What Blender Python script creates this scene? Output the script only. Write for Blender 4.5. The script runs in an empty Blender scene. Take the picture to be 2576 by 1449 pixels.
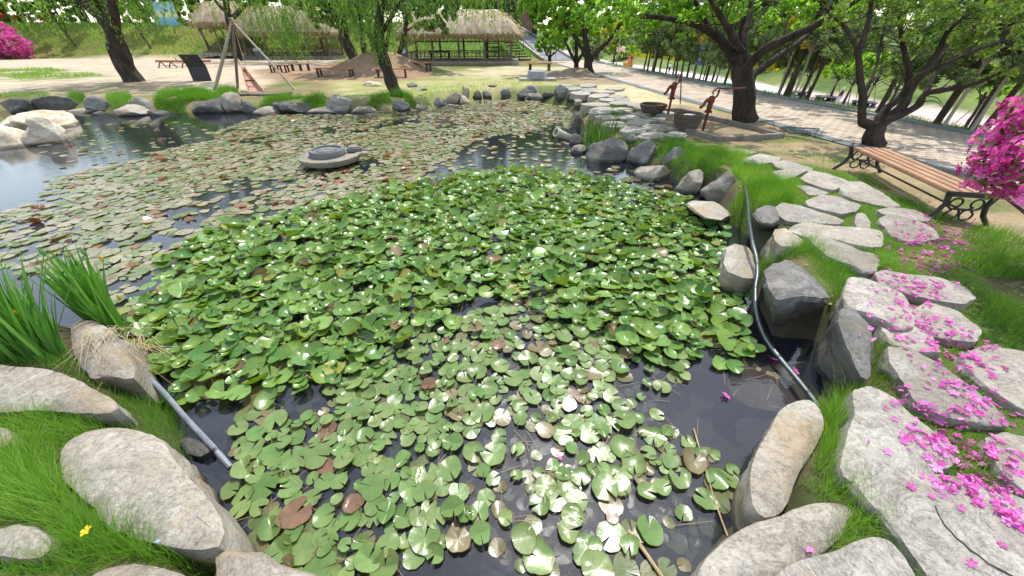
import bpy, bmesh, math, random
import numpy as np
from mathutils import Vector, Matrix, noise
random.seed(7); RNG = np.random.default_rng(7)
C = bpy.context.scene.collection
sc = bpy.context.scene
# ------------------------------------------------------------------ camera, world, sun, exposure
CAMH = 2.7; PITCH = math.radians(35.4); F = 900.0          # focal length in pixels of a 2576 px wide picture
cam = bpy.data.cameras.new('camera'); cam.sensor_width = 36; cam.lens = 36*F/2576
cam.clip_start = .05; cam.clip_end = 1500
camo = bpy.data.objects.new('camera', cam); C.objects.link(camo)
camo.location = (0, 0, CAMH); camo.rotation_euler = (math.pi/2-PITCH, 0, 0); sc.camera = camo
SUN_EL, SUN_AZ = math.radians(64), math.radians(18)
w = bpy.data.worlds.new('World'); sc.world = w; w.use_nodes = True
nt = w.node_tree; sky = nt.nodes.new('ShaderNodeTexSky'); sky.sky_type = 'NISHITA'; sky.sun_disc = False
sky.sun_elevation = SUN_EL; sky.sun_rotation = SUN_AZ; sky.air_density = 1.2; sky.dust_density = 1.0; sky.ozone_density = 1.2
hs = nt.nodes.new('ShaderNodeHueSaturation'); hs.inputs['Saturation'].default_value = .55; hs.inputs['Value'].default_value = 1.1; nt.links.new(sky.outputs[0], hs.inputs['Color']); nt.links.new(hs.outputs[0], nt.nodes['Background'].inputs[0]); nt.nodes['Background'].inputs[1].default_value = .15
sl = bpy.data.lights.new('sun', 'SUN'); sl.energy = 2.45; sl.angle = math.radians(.5); sl.color = (1, .95, .86)
slo = bpy.data.objects.new('sun', sl); C.objects.link(slo)
SV = Vector((math.sin(SUN_AZ)*math.cos(SUN_EL), math.cos(SUN_AZ)*math.cos(SUN_EL), math.sin(SUN_EL)))
slo.rotation_euler = SV.to_track_quat('Z', 'Y').to_euler(); slo.location = (20, 40, 60)
sc.view_settings.view_transform = 'Standard'; sc.view_settings.look = 'None'; sc.view_settings.gamma = 1
sc.view_settings.exposure = 1.12
sc.cycles.max_bounces = 6; sc.cycles.transparent_max_bounces = 12; sc.cycles.caustics_reflective = False
# ------------------------------------------------------------------ helpers: projection, tags, meshes
CP, SP = math.cos(PITCH), math.sin(PITCH)
def ray(x, y):
    u, v = (x-1288)/F, (724.5-y)/F
    return u, CP+v*SP, v*CP-SP
def P(x, y, z=0.0):                                        # where the line of sight through a picture point meets height z
    u, yy, zz = ray(x, y); t = (z-CAMH)/zz
    return Vector((u*t, yy*t, z))
def Q(x, y, Y):                                            # ... meets the upright plane at distance Y
    u, yy, zz = ray(x, y); t = Y/yy
    return Vector((u*t, Y, CAMH+zz*t))
def PP(pts, z=0.0): return np.array([P(x, y, z)[:2] for x, y in pts])
def pxm(p):                                                # pixels per metre at a point
    return F/(p[1]*CP-(p[2]-CAMH)*SP)
def tag(o, label, cat, group=None):
    o['label'] = label; o['category'] = cat
    if group: o['group'] = group
    return o
def kind(o, k): o['kind'] = k; return o
def empty(name, loc, rz=0):
    o = bpy.data.objects.new(name, None); C.objects.link(o); o.location = loc; o.rotation_euler = (0, 0, rz)
    o.empty_display_size = .1
    return o
def link(name, me, mat=None, parent=None):
    o = bpy.data.objects.new(name, me); C.objects.link(o)
    if mat and not me.materials: me.materials.append(mat)
    if parent: o.parent = parent
    return o
def npmesh(name, V, T, mat=None, attrs=None, smooth=True, parent=None, mi=None):
    """mesh object from vertex and triangle/quad arrays"""
    V = np.asarray(V, np.float32); T = np.asarray(T, np.int32); k = T.shape[1]
    me = bpy.data.meshes.new(name); me.vertices.add(len(V)); me.vertices.foreach_set('co', V.ravel())
    me.loops.add(T.size); me.loops.foreach_set('vertex_index', T.ravel())
    me.polygons.add(len(T)); me.polygons.foreach_set('loop_start', np.arange(0, T.size, k, dtype=np.int32))
    me.polygons.foreach_set('loop_total', np.full(len(T), k, np.int32))
    me.polygons.foreach_set('use_smooth', np.full(len(T), smooth))
    for n, a in (attrs or {}).items():
        a = np.asarray(a, np.float32)
        if a.ndim == 1: me.attributes.new(n, 'FLOAT', 'POINT').data.foreach_set('value', a)
        else: me.attributes.new(n, 'FLOAT_COLOR', 'POINT').data.foreach_set('color', np.c_[a, np.ones(len(a))].astype(np.float32).ravel())
    if mat:
        for m in (mat if isinstance(mat, (list, tuple)) else [mat]): me.materials.append(m)
    if mi is not None: me.polygons.foreach_set('material_index', np.asarray(mi, np.int32))
    me.update(); me.validate()
    return link(name, me, None, parent)
class MB:
    """collects simple shapes and links them as one mesh object"""
    def __init__(s): s.b = bmesh.new()
    def box(s, c, size, rot=None, bev=0):
        m = Matrix.Translation(Vector(c)) @ (rot.to_4x4() if rot else Matrix()) @ Matrix.Diagonal((*size, 1))
        g = bmesh.ops.create_cube(s.b, size=1, matrix=m)
        if bev: bmesh.ops.bevel(s.b, geom=list({e for v in g['verts'] for e in v.link_edges}), offset=bev, segments=2, affect='EDGES')
        return s
    def bar(s, a, b, wx, wy, bev=0):
        a, b = Vector(a), Vector(b); d = b-a; q = d.to_track_quat('Z', 'Y').to_matrix()
        return s.box((a+b)/2, (wx, wy, d.length), q, bev)
    def tube(s, pts, r, n=8, cap=True, wob=0):
        pts = [Vector(p) for p in pts]; rr = r if isinstance(r, (list, tuple)) else [r]*len(pts)
        up = Vector((.3, .9, .2)).normalized(); rings = []
        for i, p in enumerate(pts):
            d = (pts[min(i+1, len(pts)-1)]-pts[max(i-1, 0)]).normalized()
            x = up.cross(d)
            if x.length < 1e-3: x = Vector((1, 0, 0)).cross(d)
            x.normalize(); up = d.cross(x); ring = []
            for k in range(n):
                a = 2*math.pi*k/n
                o = (x*math.cos(a)+up*math.sin(a))*rr[i]
                if wob: o *= 1+wob*noise.noise((p+o)*(2/max(rr[0], .02))*.35)
                ring.append(s.b.verts.new(p+o))
            rings.append(ring)
        for a, b in zip(rings, rings[1:]):
            for k in range(n): s.b.faces.new((a[k], a[(k+1) % n], b[(k+1) % n], b[k]))
        if cap: s.b.faces.new(rings[0][::-1]); s.b.faces.new(rings[-1])
        return s
    def lathe(s, prof, n=24, c=(0, 0, 0), squash=None):
        rings = [[s.b.verts.new((c[0]+r*math.cos(2*math.pi*k/n), c[1]+r*math.sin(2*math.pi*k/n), c[2]+z)) for k in range(n)] for r, z in prof]
        for a, b in zip(rings, rings[1:]):
            for k in range(n): s.b.faces.new((a[k], a[(k+1) % n], b[(k+1) % n], b[k]))
        s.b.faces.new(rings[0][::-1]); s.b.faces.new(rings[-1])
        return s
    def prism(s, poly, z0, z1):
        a = [s.b.verts.new((x, y, z0)) for x, y in poly]; b = [s.b.verts.new((x, y, z1)) for x, y in poly]
        n = len(poly)
        for k in range(n): s.b.faces.new((a[k], a[(k+1) % n], b[(k+1) % n], b[k]))
        s.b.faces.new(a[::-1]); s.b.faces.new(b)
        return s
    def face(s, pts): s.b.faces.new([s.b.verts.new(Vector(p)) for p in pts]); return s
    def mesh(s, name, mat, smooth=False):
        bmesh.ops.recalc_face_normals(s.b, faces=s.b.faces[:])
        me = bpy.data.meshes.new(name); s.b.to_mesh(me); s.b.free()
        if smooth:
            me.polygons.foreach_set('use_smooth', [True]*len(me.polygons))
            me.set_sharp_from_angle(angle=math.radians(40))
        for m in (mat if isinstance(mat, (list, tuple)) else [mat]): me.materials.append(m)
        return me
    def build(s, name, mat, parent=None, smooth=False): return link(name, s.mesh(name, mat, smooth), None, parent)
def dup(root, loc, rz=0, label=None, scale=None):
    r = root.copy(); C.objects.link(r); r.location = loc; r.rotation_euler = (0, 0, rz)
    if scale: r.scale = (scale,)*3
    if label: r['label'] = label
    def kids(a, b):
        for ch in list(a.children):
            c = ch.copy(); C.objects.link(c); c.parent = b; kids(ch, c)
    kids(root, r)
    return r
def inpoly(X, Y, poly):
    X = np.asarray(X); ins = np.zeros(X.shape, bool); n = len(poly)
    for i in range(n):
        (x1, y1), (x2, y2) = poly[i], poly[(i+1) % n]
        c = ((y1 > Y) != (y2 > Y)) & (X < (x2-x1)*(Y-y1)/((y2-y1) if y2 != y1 else 1e-9)+x1)
        ins ^= c
    return ins
def sdist(X, Y, poly):                                      # signed distance, positive outside
    d = np.full(np.shape(X), 1e9); n = len(poly)
    for i in range(n):
        a, b = np.array(poly[i]), np.array(poly[(i+1) % n]); e = b-a; L = max((e*e).sum(), 1e-9)
        t = np.clip(((X-a[0])*e[0]+(Y-a[1])*e[1])/L, 0, 1)
        d = np.minimum(d, np.hypot(X-a[0]-t*e[0], Y-a[1]-t*e[1]))
    return np.where(inpoly(X, Y, poly), -d, d)
def ss(a, b, x):
    t = np.clip((x-a)/(b-a), 0, 1); return t*t*(3-2*t)
def vnoise(X, Y, s=1.0, seed=0):                            # cheap smooth 2-D noise
    X = np.asarray(X)*s+seed*17.3; Y = np.asarray(Y)*s-seed*9.1
    xi, yi = np.floor(X).astype(np.int64), np.floor(Y).astype(np.int64); fx, fy = X-xi, Y-yi
    fx = fx*fx*(3-2*fx); fy = fy*fy*(3-2*fy)
    def h(a, b):
        v = (a*374761393+b*668265263+seed*1274126177) & 0xffffffff
        v = ((v ^ (v >> 13))*1274126177) & 0xffffffff
        return ((v ^ (v >> 16)) & 0xffff)/65535.0
    return (h(xi, yi)*(1-fx)+h(xi+1, yi)*fx)*(1-fy)+(h(xi, yi+1)*(1-fx)+h(xi+1, yi+1)*fx)*fy
# ------------------------------------------------------------------ materials
def nodes(name):
    m = bpy.data.materials.new(name); m.use_nodes = True; t = m.node_tree
    b = t.nodes['Principled BSDF']
    def N(kind, **kw):
        n = t.nodes.new(kind)
        for k, v in kw.items():
            if k in n.inputs and not hasattr(n, k): n.inputs[k].default_value = v
            elif hasattr(n, k): setattr(n, k, v)
        return n
    return m, t, b, N, t.links.new
def ramp(N, stops):
    r = N('ShaderNodeValToRGB'); e = r.color_ramp.elements
    while len(e) < len(stops): e.new(.5)
    for el, (p, c) in zip(e, stops): el.position = p; el.color = (*c, 1) if len(c) == 3 else c
    return r
def M_noise(name, stops, scale=4, rough=.85, bump=.3, bscale=None, detail=8, dist=.02, spec=.3, metal=0, coord='Object', stretch=None, rnd=True):
    """colour from noise, with bump: stone, earth, wood, paint"""
    m, t, b, N, L = nodes(name)
    tc = N('ShaderNodeTexCoord'); src = tc.outputs[coord]
    mp = N('ShaderNodeMapping'); L(src, mp.inputs[0])
    if stretch: mp.inputs['Scale'].default_value = stretch
    if rnd:
        oi = N('ShaderNodeObjectInfo'); mul = N('ShaderNodeMath', operation='MULTIPLY'); mul.inputs[1].default_value = 37
        L(oi.outputs['Random'], mul.inputs[0]); L(mul.outputs[0], mp.inputs['Location'])
    n1 = N('ShaderNodeTexNoise', Scale=scale, Detail=detail, Roughness=.62); L(mp.outputs[0], n1.inputs['Vector'])
    r = ramp(N, stops); L(n1.outputs['Fac'], r.inputs[0])
    n2 = N('ShaderNodeTexNoise', Scale=bscale or scale*6, Detail=8, Roughness=.7); L(mp.outputs[0], n2.inputs['Vector'])
    col = r.outputs[0]
    mx = N('ShaderNodeMix', data_type='RGBA', blend_type='MULTIPLY'); mx.inputs[0].default_value = .55
    r2 = ramp(N, [(.3, (.55, .55, .55)), (.6, (1, 1, 1)), (.75, (1.25, 1.25, 1.25))]); L(n2.outputs['Fac'], r2.inputs[0])
    L(col, mx.inputs[6]); L(r2.outputs[0], mx.inputs[7]); L(mx.outputs[2], b.inputs['Base Color'])
    bp = N('ShaderNodeBump', Strength=bump, Distance=dist); L(n2.outputs['Fac'], bp.inputs['Height']); L(bp.outputs[0], b.inputs['Normal'])
    b.inputs['Roughness'].default_value = rough; b.inputs['Specular IOR Level'].default_value = spec; b.inputs['Metallic'].default_value = metal
    return m
def M_rock(name, lo, mid, hi, stain=None, lich=.5, bump=.7, crk=.1):
    """weathered granite: layered colour, ochre stains, dark lichen, pits and ridges"""
    m, t, b, N, L = nodes(name)
    tc = N('ShaderNodeTexCoord'); mp = N('ShaderNodeMapping'); L(tc.outputs['Object'], mp.inputs[0])
    oi = N('ShaderNodeObjectInfo'); mu = N('ShaderNodeMath', operation='MULTIPLY'); mu.inputs[1].default_value = 51
    L(oi.outputs['Random'], mu.inputs[0]); L(mu.outputs[0], mp.inputs['Location']); L(mu.outputs[0], mp.inputs['Rotation']); mp.inputs['Scale'].default_value = (1, 1, 2.2)
    n1 = N('ShaderNodeTexNoise', Scale=2.6, Detail=12, Roughness=.7, Distortion=.9); L(mp.outputs[0], n1.inputs['Vector'])
    r = ramp(N, [(.3, lo), (.5, mid), (.68, hi)]); L(n1.outputs['Fac'], r.inputs[0])
    n2 = N('ShaderNodeTexNoise', Scale=34, Detail=9, Roughness=.8); L(mp.outputs[0], n2.inputs['Vector'])
    r2 = ramp(N, [(.36, (.35, .35, .35)), (.5, (.95, .95, .95)), (.68, (1.35, 1.35, 1.35))]); L(n2.outputs['Fac'], r2.inputs[0])
    mx = N('ShaderNodeMix', data_type='RGBA', blend_type='MULTIPLY'); mx.inputs[0].default_value = .7
    L(r.outputs[0], mx.inputs[6]); L(r2.outputs[0], mx.inputs[7]); col = mx.outputs[2]
    def over(col, sc, det, lo_, hi_, c, k):
        n3 = N('ShaderNodeTexNoise', Scale=sc, Detail=det, Roughness=.68); L(mp.outputs[0], n3.inputs['Vector'])
        r3 = ramp(N, [(lo_, (0, 0, 0)), (hi_, (1, 1, 1))]); L(n3.outputs['Fac'], r3.inputs[0])
        m3 = N('ShaderNodeMix', data_type='RGBA'); m3.inputs[7].default_value = (*c, 1)
        fm = N('ShaderNodeMath', operation='MULTIPLY'); fm.inputs[1].default_value = k; L(r3.outputs[0], fm.inputs[0])
        L(fm.outputs[0], m3.inputs[0]); L(col, m3.inputs[6]); return m3.outputs[2]
    if stain: col = over(col, 1.5, 6, .5, .66, stain, .7)
    col = over(col, 4.3, 10, .55, .66, tuple(v*.42 for v in lo), lich)
    mr = N('ShaderNodeMapRange'); mr.inputs['To Min'].default_value = .78; mr.inputs['To Max'].default_value = 1.18; L(oi.outputs['Random'], mr.inputs['Value'])
    ge = N('ShaderNodeNewGeometry'); sx_ = N('ShaderNodeSeparateXYZ'); L(ge.outputs['Position'], sx_.inputs[0]); wn = N('ShaderNodeMath', operation='MULTIPLY_ADD'); L(n1.outputs['Fac'], wn.inputs[0]); wn.inputs[1].default_value = -.09; L(sx_.outputs[2], wn.inputs[2])
    wt = N('ShaderNodeMapRange'); wt.inputs['From Min'].default_value = .0; wt.inputs['From Max'].default_value = .045; wt.inputs['To Min'].default_value = .42; L(wn.outputs[0], wt.inputs['Value'])
    mm = N('ShaderNodeMath', operation='MULTIPLY'); L(mr.outputs[0], mm.inputs[0]); L(wt.outputs[0], mm.inputs[1])
    vs = N('ShaderNodeVectorMath', operation='SCALE'); L(col, vs.inputs[0]); L(mm.outputs[0], vs.inputs['Scale']); L(vs.outputs[0], b.inputs['Base Color'])
    n4 = N('ShaderNodeTexNoise', Scale=6, Detail=14, Roughness=.75); L(mp.outputs[0], n4.inputs['Vector'])
    vo = N('ShaderNodeTexVoronoi', feature='DISTANCE_TO_EDGE', Scale=3.2); L(n1.outputs['Color'], vo.inputs['Vector'])
    ck = ramp(N, [(0, (0, 0, 0)), (.03, (1, 1, 1))]); L(vo.outputs['Distance'], ck.inputs[0])
    ad = N('ShaderNodeMath', operation='MULTIPLY_ADD'); L(ck.outputs[0], ad.inputs[0]); ad.inputs[1].default_value = crk; L(n4.outputs['Fac'], ad.inputs[2])
    bp = N('ShaderNodeBump', Strength=bump, Distance=.05); L(ad.outputs[0], bp.inputs['Height']); L(bp.outputs[0], b.inputs['Normal'])
    b.inputs['Roughness'].default_value = .9; b.inputs['Specular IOR Level'].default_value = .2
    return m
def M_leaf(name, stops=None, trans=.4, rough=.5, attr='tint', spec=.35, tcol=(1.25, 1.35, .5)):
    """leaf: colour from the per-leaf attribute, light passing through"""
    m, t, b, N, L = nodes(name)
    at = N('ShaderNodeAttribute', attribute_name=attr)
    if stops: r = ramp(N, stops); L(at.outputs['Fac'], r.inputs[0]); col = r.outputs[0]
    else: col = at.outputs['Color']
    L(col, b.inputs['Base Color']); b.inputs['Roughness'].default_value = rough; b.inputs['Specular IOR Level'].default_value = spec
    tr = N('ShaderNodeBsdfTranslucent'); mc = N('ShaderNodeMix', data_type='RGBA', blend_type='MULTIPLY'); mc.inputs[0].default_value = 1
    mc.inputs[7].default_value = (*tcol, 1); L(col, mc.inputs[6]); L(mc.outputs[2], tr.inputs[0])
    mx = N('ShaderNodeMixShader'); mx.inputs[0].default_value = trans
    L(b.outputs[0], mx.inputs[1]); L(tr.outputs[0], mx.inputs[2]); L(mx.outputs[0], t.nodes['Material Output'].inputs[0])
    return m
def M_flat(name, c, rough=.5, metal=0, spec=.4): return M_noise(name, [(.3, tuple(v*.82 for v in c)), (.7, tuple(min(1, v*1.15) for v in c))], 5, rough, .08, 40, spec=spec, metal=metal)
MR_beige = M_rock('beige_granite', (.225, .198, .158), (.335, .305, .255), (.43, .40, .35), (.32, .235, .14), .3, .8, .06)
MR_grey = M_rock('grey_granite', (.115, .112, .104), (.205, .20, .186), (.32, .312, .29), (.19, .165, .115), .5)
MR_slab = M_rock('pale_slab', (.235, .213, .18), (.335, .31, .27), (.42, .395, .35), (.27, .23, .17), .35, .8, .07)
MR_dark = M_rock('damp_shaded_granite', (.055, .055, .053), (.11, .11, .104), (.19, .185, .17), (.10, .09, .055), .6)  # dark colour for wet rocks; also paints backlit shade on far-left boulders
MR_cream = M_rock('cream_quartz', (.36, .28, .18), (.56, .49, .38), (.74, .70, .64), (.44, .31, .17), .3)
M_bark = M_noise('dark_bark', [(.3, (.022, .017, .014)), (.55, (.055, .043, .034)), (.75, (.1, .08, .064))], 5, .95, .9, 14, dist=.05, stretch=(1, 1, .3))
M_barkg = M_noise('grey_bark', [(.3, (.05, .04, .032)), (.55, (.11, .09, .075)), (.75, (.2, .17, .14))], 5, .95, .9, 14, dist=.05, stretch=(1, 1, .3))
M_barkp = M_noise('pine_bark', [(.3, (.04, .03, .025)), (.55, (.10, .075, .06)), (.75, (.17, .13, .10))], 4, .95, .8, 12, dist=.04, stretch=(1, 1, .4))
M_wood = M_noise('bench_wood', [(.3, (.27, .145, .08)), (.55, (.37, .215, .125)), (.75, (.43, .27, .165))], 3, .45, .15, 20, stretch=(1, .12, 1), spec=.4)
M_woodr = M_noise('red_brown_wood', [(.3, (.25, .09, .04)), (.7, (.42, .17, .085))], 3, .6, .2, 20, stretch=(.2, 1, 1))
M_iron = M_noise('black_iron', [(.3, (.012, .011, .012)), (.7, (.035, .03, .03))], 8, .5, .25, 40, spec=.45)
M_rust = M_noise('rust_red_paint', [(.3, (.09, .018, .012)), (.55, (.17, .035, .022)), (.75, (.23, .06, .035))], 6, .6, .3, 40, spec=.35)
M_oldwood = M_noise('weathered_wood', [(.3, (.11, .085, .065)), (.55, (.2, .165, .13)), (.75, (.3, .26, .21))], 3, .9, .4, 20, stretch=(1, 1, .2))
M_palewood = M_noise('pale_pole', [(.3, (.28, .25, .19)), (.7, (.48, .44, .36))], 3, .85, .3, 20, stretch=(1, 1, .2))
M_pinkwood = M_noise('trough_wood', [(.3, (.36, .19, .13)), (.7, (.56, .34, .25))], 3, .8, .3, 20, stretch=(1, 1, .2))
M_dkwood = M_noise('dark_wood', [(.3, (.04, .03, .024)), (.7, (.1, .075, .06))], 3, .9, .3, 20)
M_concrete = M_noise('concrete', [(.3, (.28, .26, .235)), (.7, (.43, .41, .38))], 3, .9, .3, 25)
M_blackboard = M_flat('dark_panel', (.022, .022, .026), .45)
M_greysign = M_flat('grey_panel', (.12, .14, .17), .5)
M_white = M_flat('white_paint', (.78, .79, .8), .5)
# ------------------------------------------------------------------ ground, pond, road
POND_PX = [(600,1500),(590,1400),(545,1290),(470,1190),(440,1110),(350,950),(300,870),(170,830),(-60,760),(-420,700),(-900,560),(-900,430),
 (-420,392),(-160,380),(10,350),(100,330),(60,294),(-40,292),(-420,292),(-420,286),(0,284),(120,284),(230,288),(420,290),(620,284),(760,286),(900,282),(1000,278),(1080,266),(1180,252),(1240,241),(1340,246),
 (1440,258),(1446,280),(1436,300),(1440,340),(1455,372),(1482,394),(1580,408),(1700,452),(1790,500),(1830,545),(1895,600),(1900,690),
 (1915,770),(1950,846),(2060,850),(2090,930),(2075,1010),(1970,1060),(1895,1150),(1880,1300),(1770,1425),(1745,1500)]
POND = PP(POND_PX, 0)
ROADX = lambda Y: 10.15-.15*Y                               # near edge of the brick road
G0 = .35
MOUND = P(965, 186, G0); M2 = P(1462, 186, G0); M3 = P(1372, 163, G0)
PAVED = PP([(1560,350),(1740,350),(1880,395),(2130,440),(2400,570),(2340,610),(2720,900),(2720,1500),(2100,1500),(2130,1200),(2160,900),(2000,650),(1890,560),(1760,430)], G0)
def ground(X, Y, bumps=True):
    X = np.asarray(X, float); Y = np.asarray(Y, float)
    z = np.full(X.shape, G0)
    if bumps: z = z+.05*(vnoise(X, Y, .7, 1)-.5)+.03*(vnoise(X, Y, 2.3, 2)-.5)
    for c, rx, ry, h in ((MOUND, 4.2, 2.8, 1.4), (M2, 2.4, 1.5, .4), (M3, 1.6, 1.2, .3)):
        q = ((X-c[0])/rx)**2+((Y-c[1])/ry)**2
        z = z+h*np.exp(-q*1.6)*(1 if h > 1 else 1)
    z = z+.05*ss(.3, -.3, sdist(X, Y, PAVED))
    hillr = np.clip(.12*(Y-45.5), 0, 3.4)
    rampL, rampR = 3.3-.205*(Y-45.5), 6.6-.205*(Y-45.5)
    toe = np.where(X < -12, 50, np.where(X < -9, 50-(X+12)*1.6, 45.2))
    hilll = 3.3*ss(0, 7.5, Y-toe)+np.clip((Y-60)*.02, 0, 3)
    mixl = ss(-.6, -3.2, X-rampL); mixr = ss(0, 4, X-rampR)
    hill = np.where(X < rampL, hillr+(hilll-hillr)*mixl, hillr*(1-mixr))
    z = z+np.where(Y > 44, hill, 0)
    s = X-ROADX(Y)
    road = ss(-.4, 0, s)
    z = z*(1-road*ss(60, 45, Y)*(s < 5.5))+G0*road*ss(60, 45, Y)*(s < 5.5)
    fall = ss(5.3, 13, s)
    z = z*(1-fall)+(-3.7)*fall
    s2 = X-(39+(65-Y)*.2)
    z = z+np.clip(s2*.24, 0, 4.2)
    far = ss(130, 200, Y)*np.where(X > 8, 4, 0); z = z+far
    d = sdist(X, Y, POND) if True else 0
    f_ = ss(8, 10.5, Y); k = ss(0, 1, np.clip((d+.42-.12*f_)/(.72+.65*f_), 0, 1))
    return z*k+(-.5+.05*vnoise(X, Y, 1.7, 5))*(1-k)
def gz(x, y): return float(ground(np.array([x]), np.array([y]))[0])
def G(x, y, z0=G0):                                         # picture point -> ground point
    z = z0
    for _ in range(8):
        p = P(x, y, z); z = .5*z+.5*gz(p.x, p.y)
    return P(x, y, z)
def spread(lo, hi, c, fine, growth):
    out = [c]; st = fine
    while out[-1] < hi: out.append(out[-1]+st); st = fine if abs(out[-1]) < 8 else st*growth
    a = [c]; st = fine
    while a[-1] > lo: a.append(a[-1]-st); st = fine if abs(a[-1]) < 8 else st*growth
    return np.array(sorted(set(a+out)))
gx = spread(-260, 330, 0, .13, 1.05); gy = spread(-6, 420, 2, .13, 1.035)
GX, GY = np.meshgrid(gx, gy); GZ = ground(GX, GY)
# what the ground is made of, by place
def zone(pts, z=G0, soft=.6): return ss(soft, -soft, sdist(GX, GY, PP(pts, z))+soft*1.6*(vnoise(GX, GY, 1.1, 11)-.5))
col = np.zeros(GX.shape+(3,)); 
def lay(mask, c): 
    global col
    col = col*(1-mask[..., None])+np.array(c)*mask[..., None]
nz = vnoise(GX, GY, .35, 21); nz2 = vnoise(GX, GY, 1.6, 22)
lay(np.ones(GX.shape), (.20, .17, .085))
lay(ss(.45, .75, nz), (.12, .15, .045))
sand = zone([(-900,300),(-900,120),(0,150),(620,140),(840,152),(850,172),(640,176),(700,200),(640,226),(480,236),(200,236),(0,236)], G0, .5)
lay(sand, (.43, .35, .265))
lay(sand*ss(.5, .7, nz2)*.6, (.40, .33, .24))
lay(zone([(-200,176),(120,172),(270,190),(260,200),(60,204),(-200,200)], G0, .6)*ss(.35, .6, nz2), (.16, .2, .06))
lay(zone([(40,228),(230,214),(360,206),(470,216),(600,228),(480,238),(100,246)], G0, .5), (.27, .23, .14))
lay(zone([(640,176),(850,160),(1080,175),(1090,205),(900,206),(700,205)], G0, .7), (.27, .18, .115))
lawn = zone([(830,205),(1000,206),(1100,196),(1240,168),(1420,168),(1500,186),(1480,212),(1300,218),(1240,226),(1150,230),(1000,250),(840,250)], G0, .5)
lay(lawn, (.33, .305, .15)); lay(lawn*ss(.35, .7, nz2), (.25, .265, .10))
lay(zone([(1100,180),(1300,166),(1440,170),(1440,186),(1330,192),(1150,192)], G0, .8)*ss(.3, .6, nz), (.39, .34, .225))
lay(zone([(1290,192),(1420,184),(1500,188),(1590,206),(1540,214),(1440,208),(1320,204)], G0, .4), (.27, .21, .14))
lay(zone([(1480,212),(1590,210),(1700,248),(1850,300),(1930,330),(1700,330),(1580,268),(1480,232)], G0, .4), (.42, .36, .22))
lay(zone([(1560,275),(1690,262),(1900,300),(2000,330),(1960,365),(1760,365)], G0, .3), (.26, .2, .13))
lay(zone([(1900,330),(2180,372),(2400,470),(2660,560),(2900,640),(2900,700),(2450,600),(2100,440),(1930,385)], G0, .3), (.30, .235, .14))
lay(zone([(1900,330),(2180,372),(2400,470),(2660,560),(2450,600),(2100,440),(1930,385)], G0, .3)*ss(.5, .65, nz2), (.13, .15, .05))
nearb = ((GY < 9) & (np.abs(GX) < 6.2)).astype(float); 
lay(nearb*ss(.3, .5, nz2)*(1-sand), (.085, .09, .04))
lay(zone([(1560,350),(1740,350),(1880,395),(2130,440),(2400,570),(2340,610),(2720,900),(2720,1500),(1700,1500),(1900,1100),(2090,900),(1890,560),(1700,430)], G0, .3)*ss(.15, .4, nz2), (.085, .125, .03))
S = GX-ROADX(GY); 
lay(((S > 4.5) & (S < 13)).astype(float), (.10, .14, .04))
lay(ss(12.5, 13.2, S), (.47, .385, .36)); 
S2 = GX-(39+(65-GY)*.2)
lay(ss(-.4, .4, S2), (.15, .19, .06)); lay(ss(-.4, .4, S2)*ss(.45, .7, vnoise(GX, GY, .22, 71)), (.07, .12, .03)); lay(ss(5, 12, S2), (.07, .11, .025))
hillm = ((GZ > G0+.35) & (GY > 43) & (S < 4)).astype(float); lay(hillm, (.19, .2, .05)); lay(hillm*ss(.4, .7, nz2)*.8, (.10, .14, .03))
lay(hillm*ss(.5, .8, nz)*.6*(GX < -14), (.2, .13, .07)); lay(hillm*(GX > -11).astype(float)*.8, (.10, .18, .035))
D0 = sdist(GX, GY, POND)
lay(ss(.55, .05, D0)*(GY < 9)*.85, (.05, .047, .028)); lay(ss(.15, -.1, D0), (.085, .076, .058)); lay(ss(-.5, -1.6, D0), (.045, .044, .042))
m, t, b, N, L = nodes('earth')
at = N('ShaderNodeAttribute', attribute_name='Col'); tc = N('ShaderNodeTexCoord')
n1 = N('ShaderNodeTexNoise', Scale=.9, Detail=12, Roughness=.75); L(tc.outputs['Object'], n1.inputs['Vector'])
r1 = ramp(N, [(.3, (.6, .6, .58)), (.5, (1, 1, 1)), (.7, (1.35, 1.33, 1.25))]); L(n1.outputs['Fac'], r1.inputs[0])
mx = N('ShaderNodeMix', data_type='RGBA', blend_type='MULTIPLY'); mx.inputs[0].default_value = .8
L(at.outputs['Color'], mx.inputs[6]); L(r1.outputs[0], mx.inputs[7])
n2 = N('ShaderNodeTexNoise', Scale=14, Detail=8, Roughness=.8); L(tc.outputs['Object'], n2.inputs['Vector'])
r2 = ramp(N, [(.35, (.7, .7, .7)), (.65, (1.2, 1.2, 1.2))]); L(n2.outputs['Fac'], r2.inputs[0])
mx2 = N('ShaderNodeMix', data_type='RGBA', blend_type='MULTIPLY'); mx2.inputs[0].default_value = .7; L(mx.outputs[2], mx2.inputs[6]); L(r2.outputs[0], mx2.inputs[7])
L(mx2.outputs[2], b.inputs['Base Color']); b.inputs['Roughness'].default_value = .95; b.inputs['Specular IOR Level'].default_value = .1
bp = N('ShaderNodeBump', Strength=.6, Distance=.04); L(n2.outputs['Fac'], bp.inputs['Height']); L(bp.outputs[0], b.inputs['Normal'])
M_earth = m
ny, nx = GX.shape; idx = np.arange(ny*nx).reshape(ny, nx)
quads = np.stack([idx[:-1, :-1], idx[:-1, 1:], idx[1:, 1:], idx[1:, :-1]], -1).reshape(-1, 4)
kind(npmesh('ground', np.stack([GX, GY, GZ], -1).reshape(-1, 3), quads, M_earth, {'Col': col.reshape(-1, 3)}), 'structure')
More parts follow.
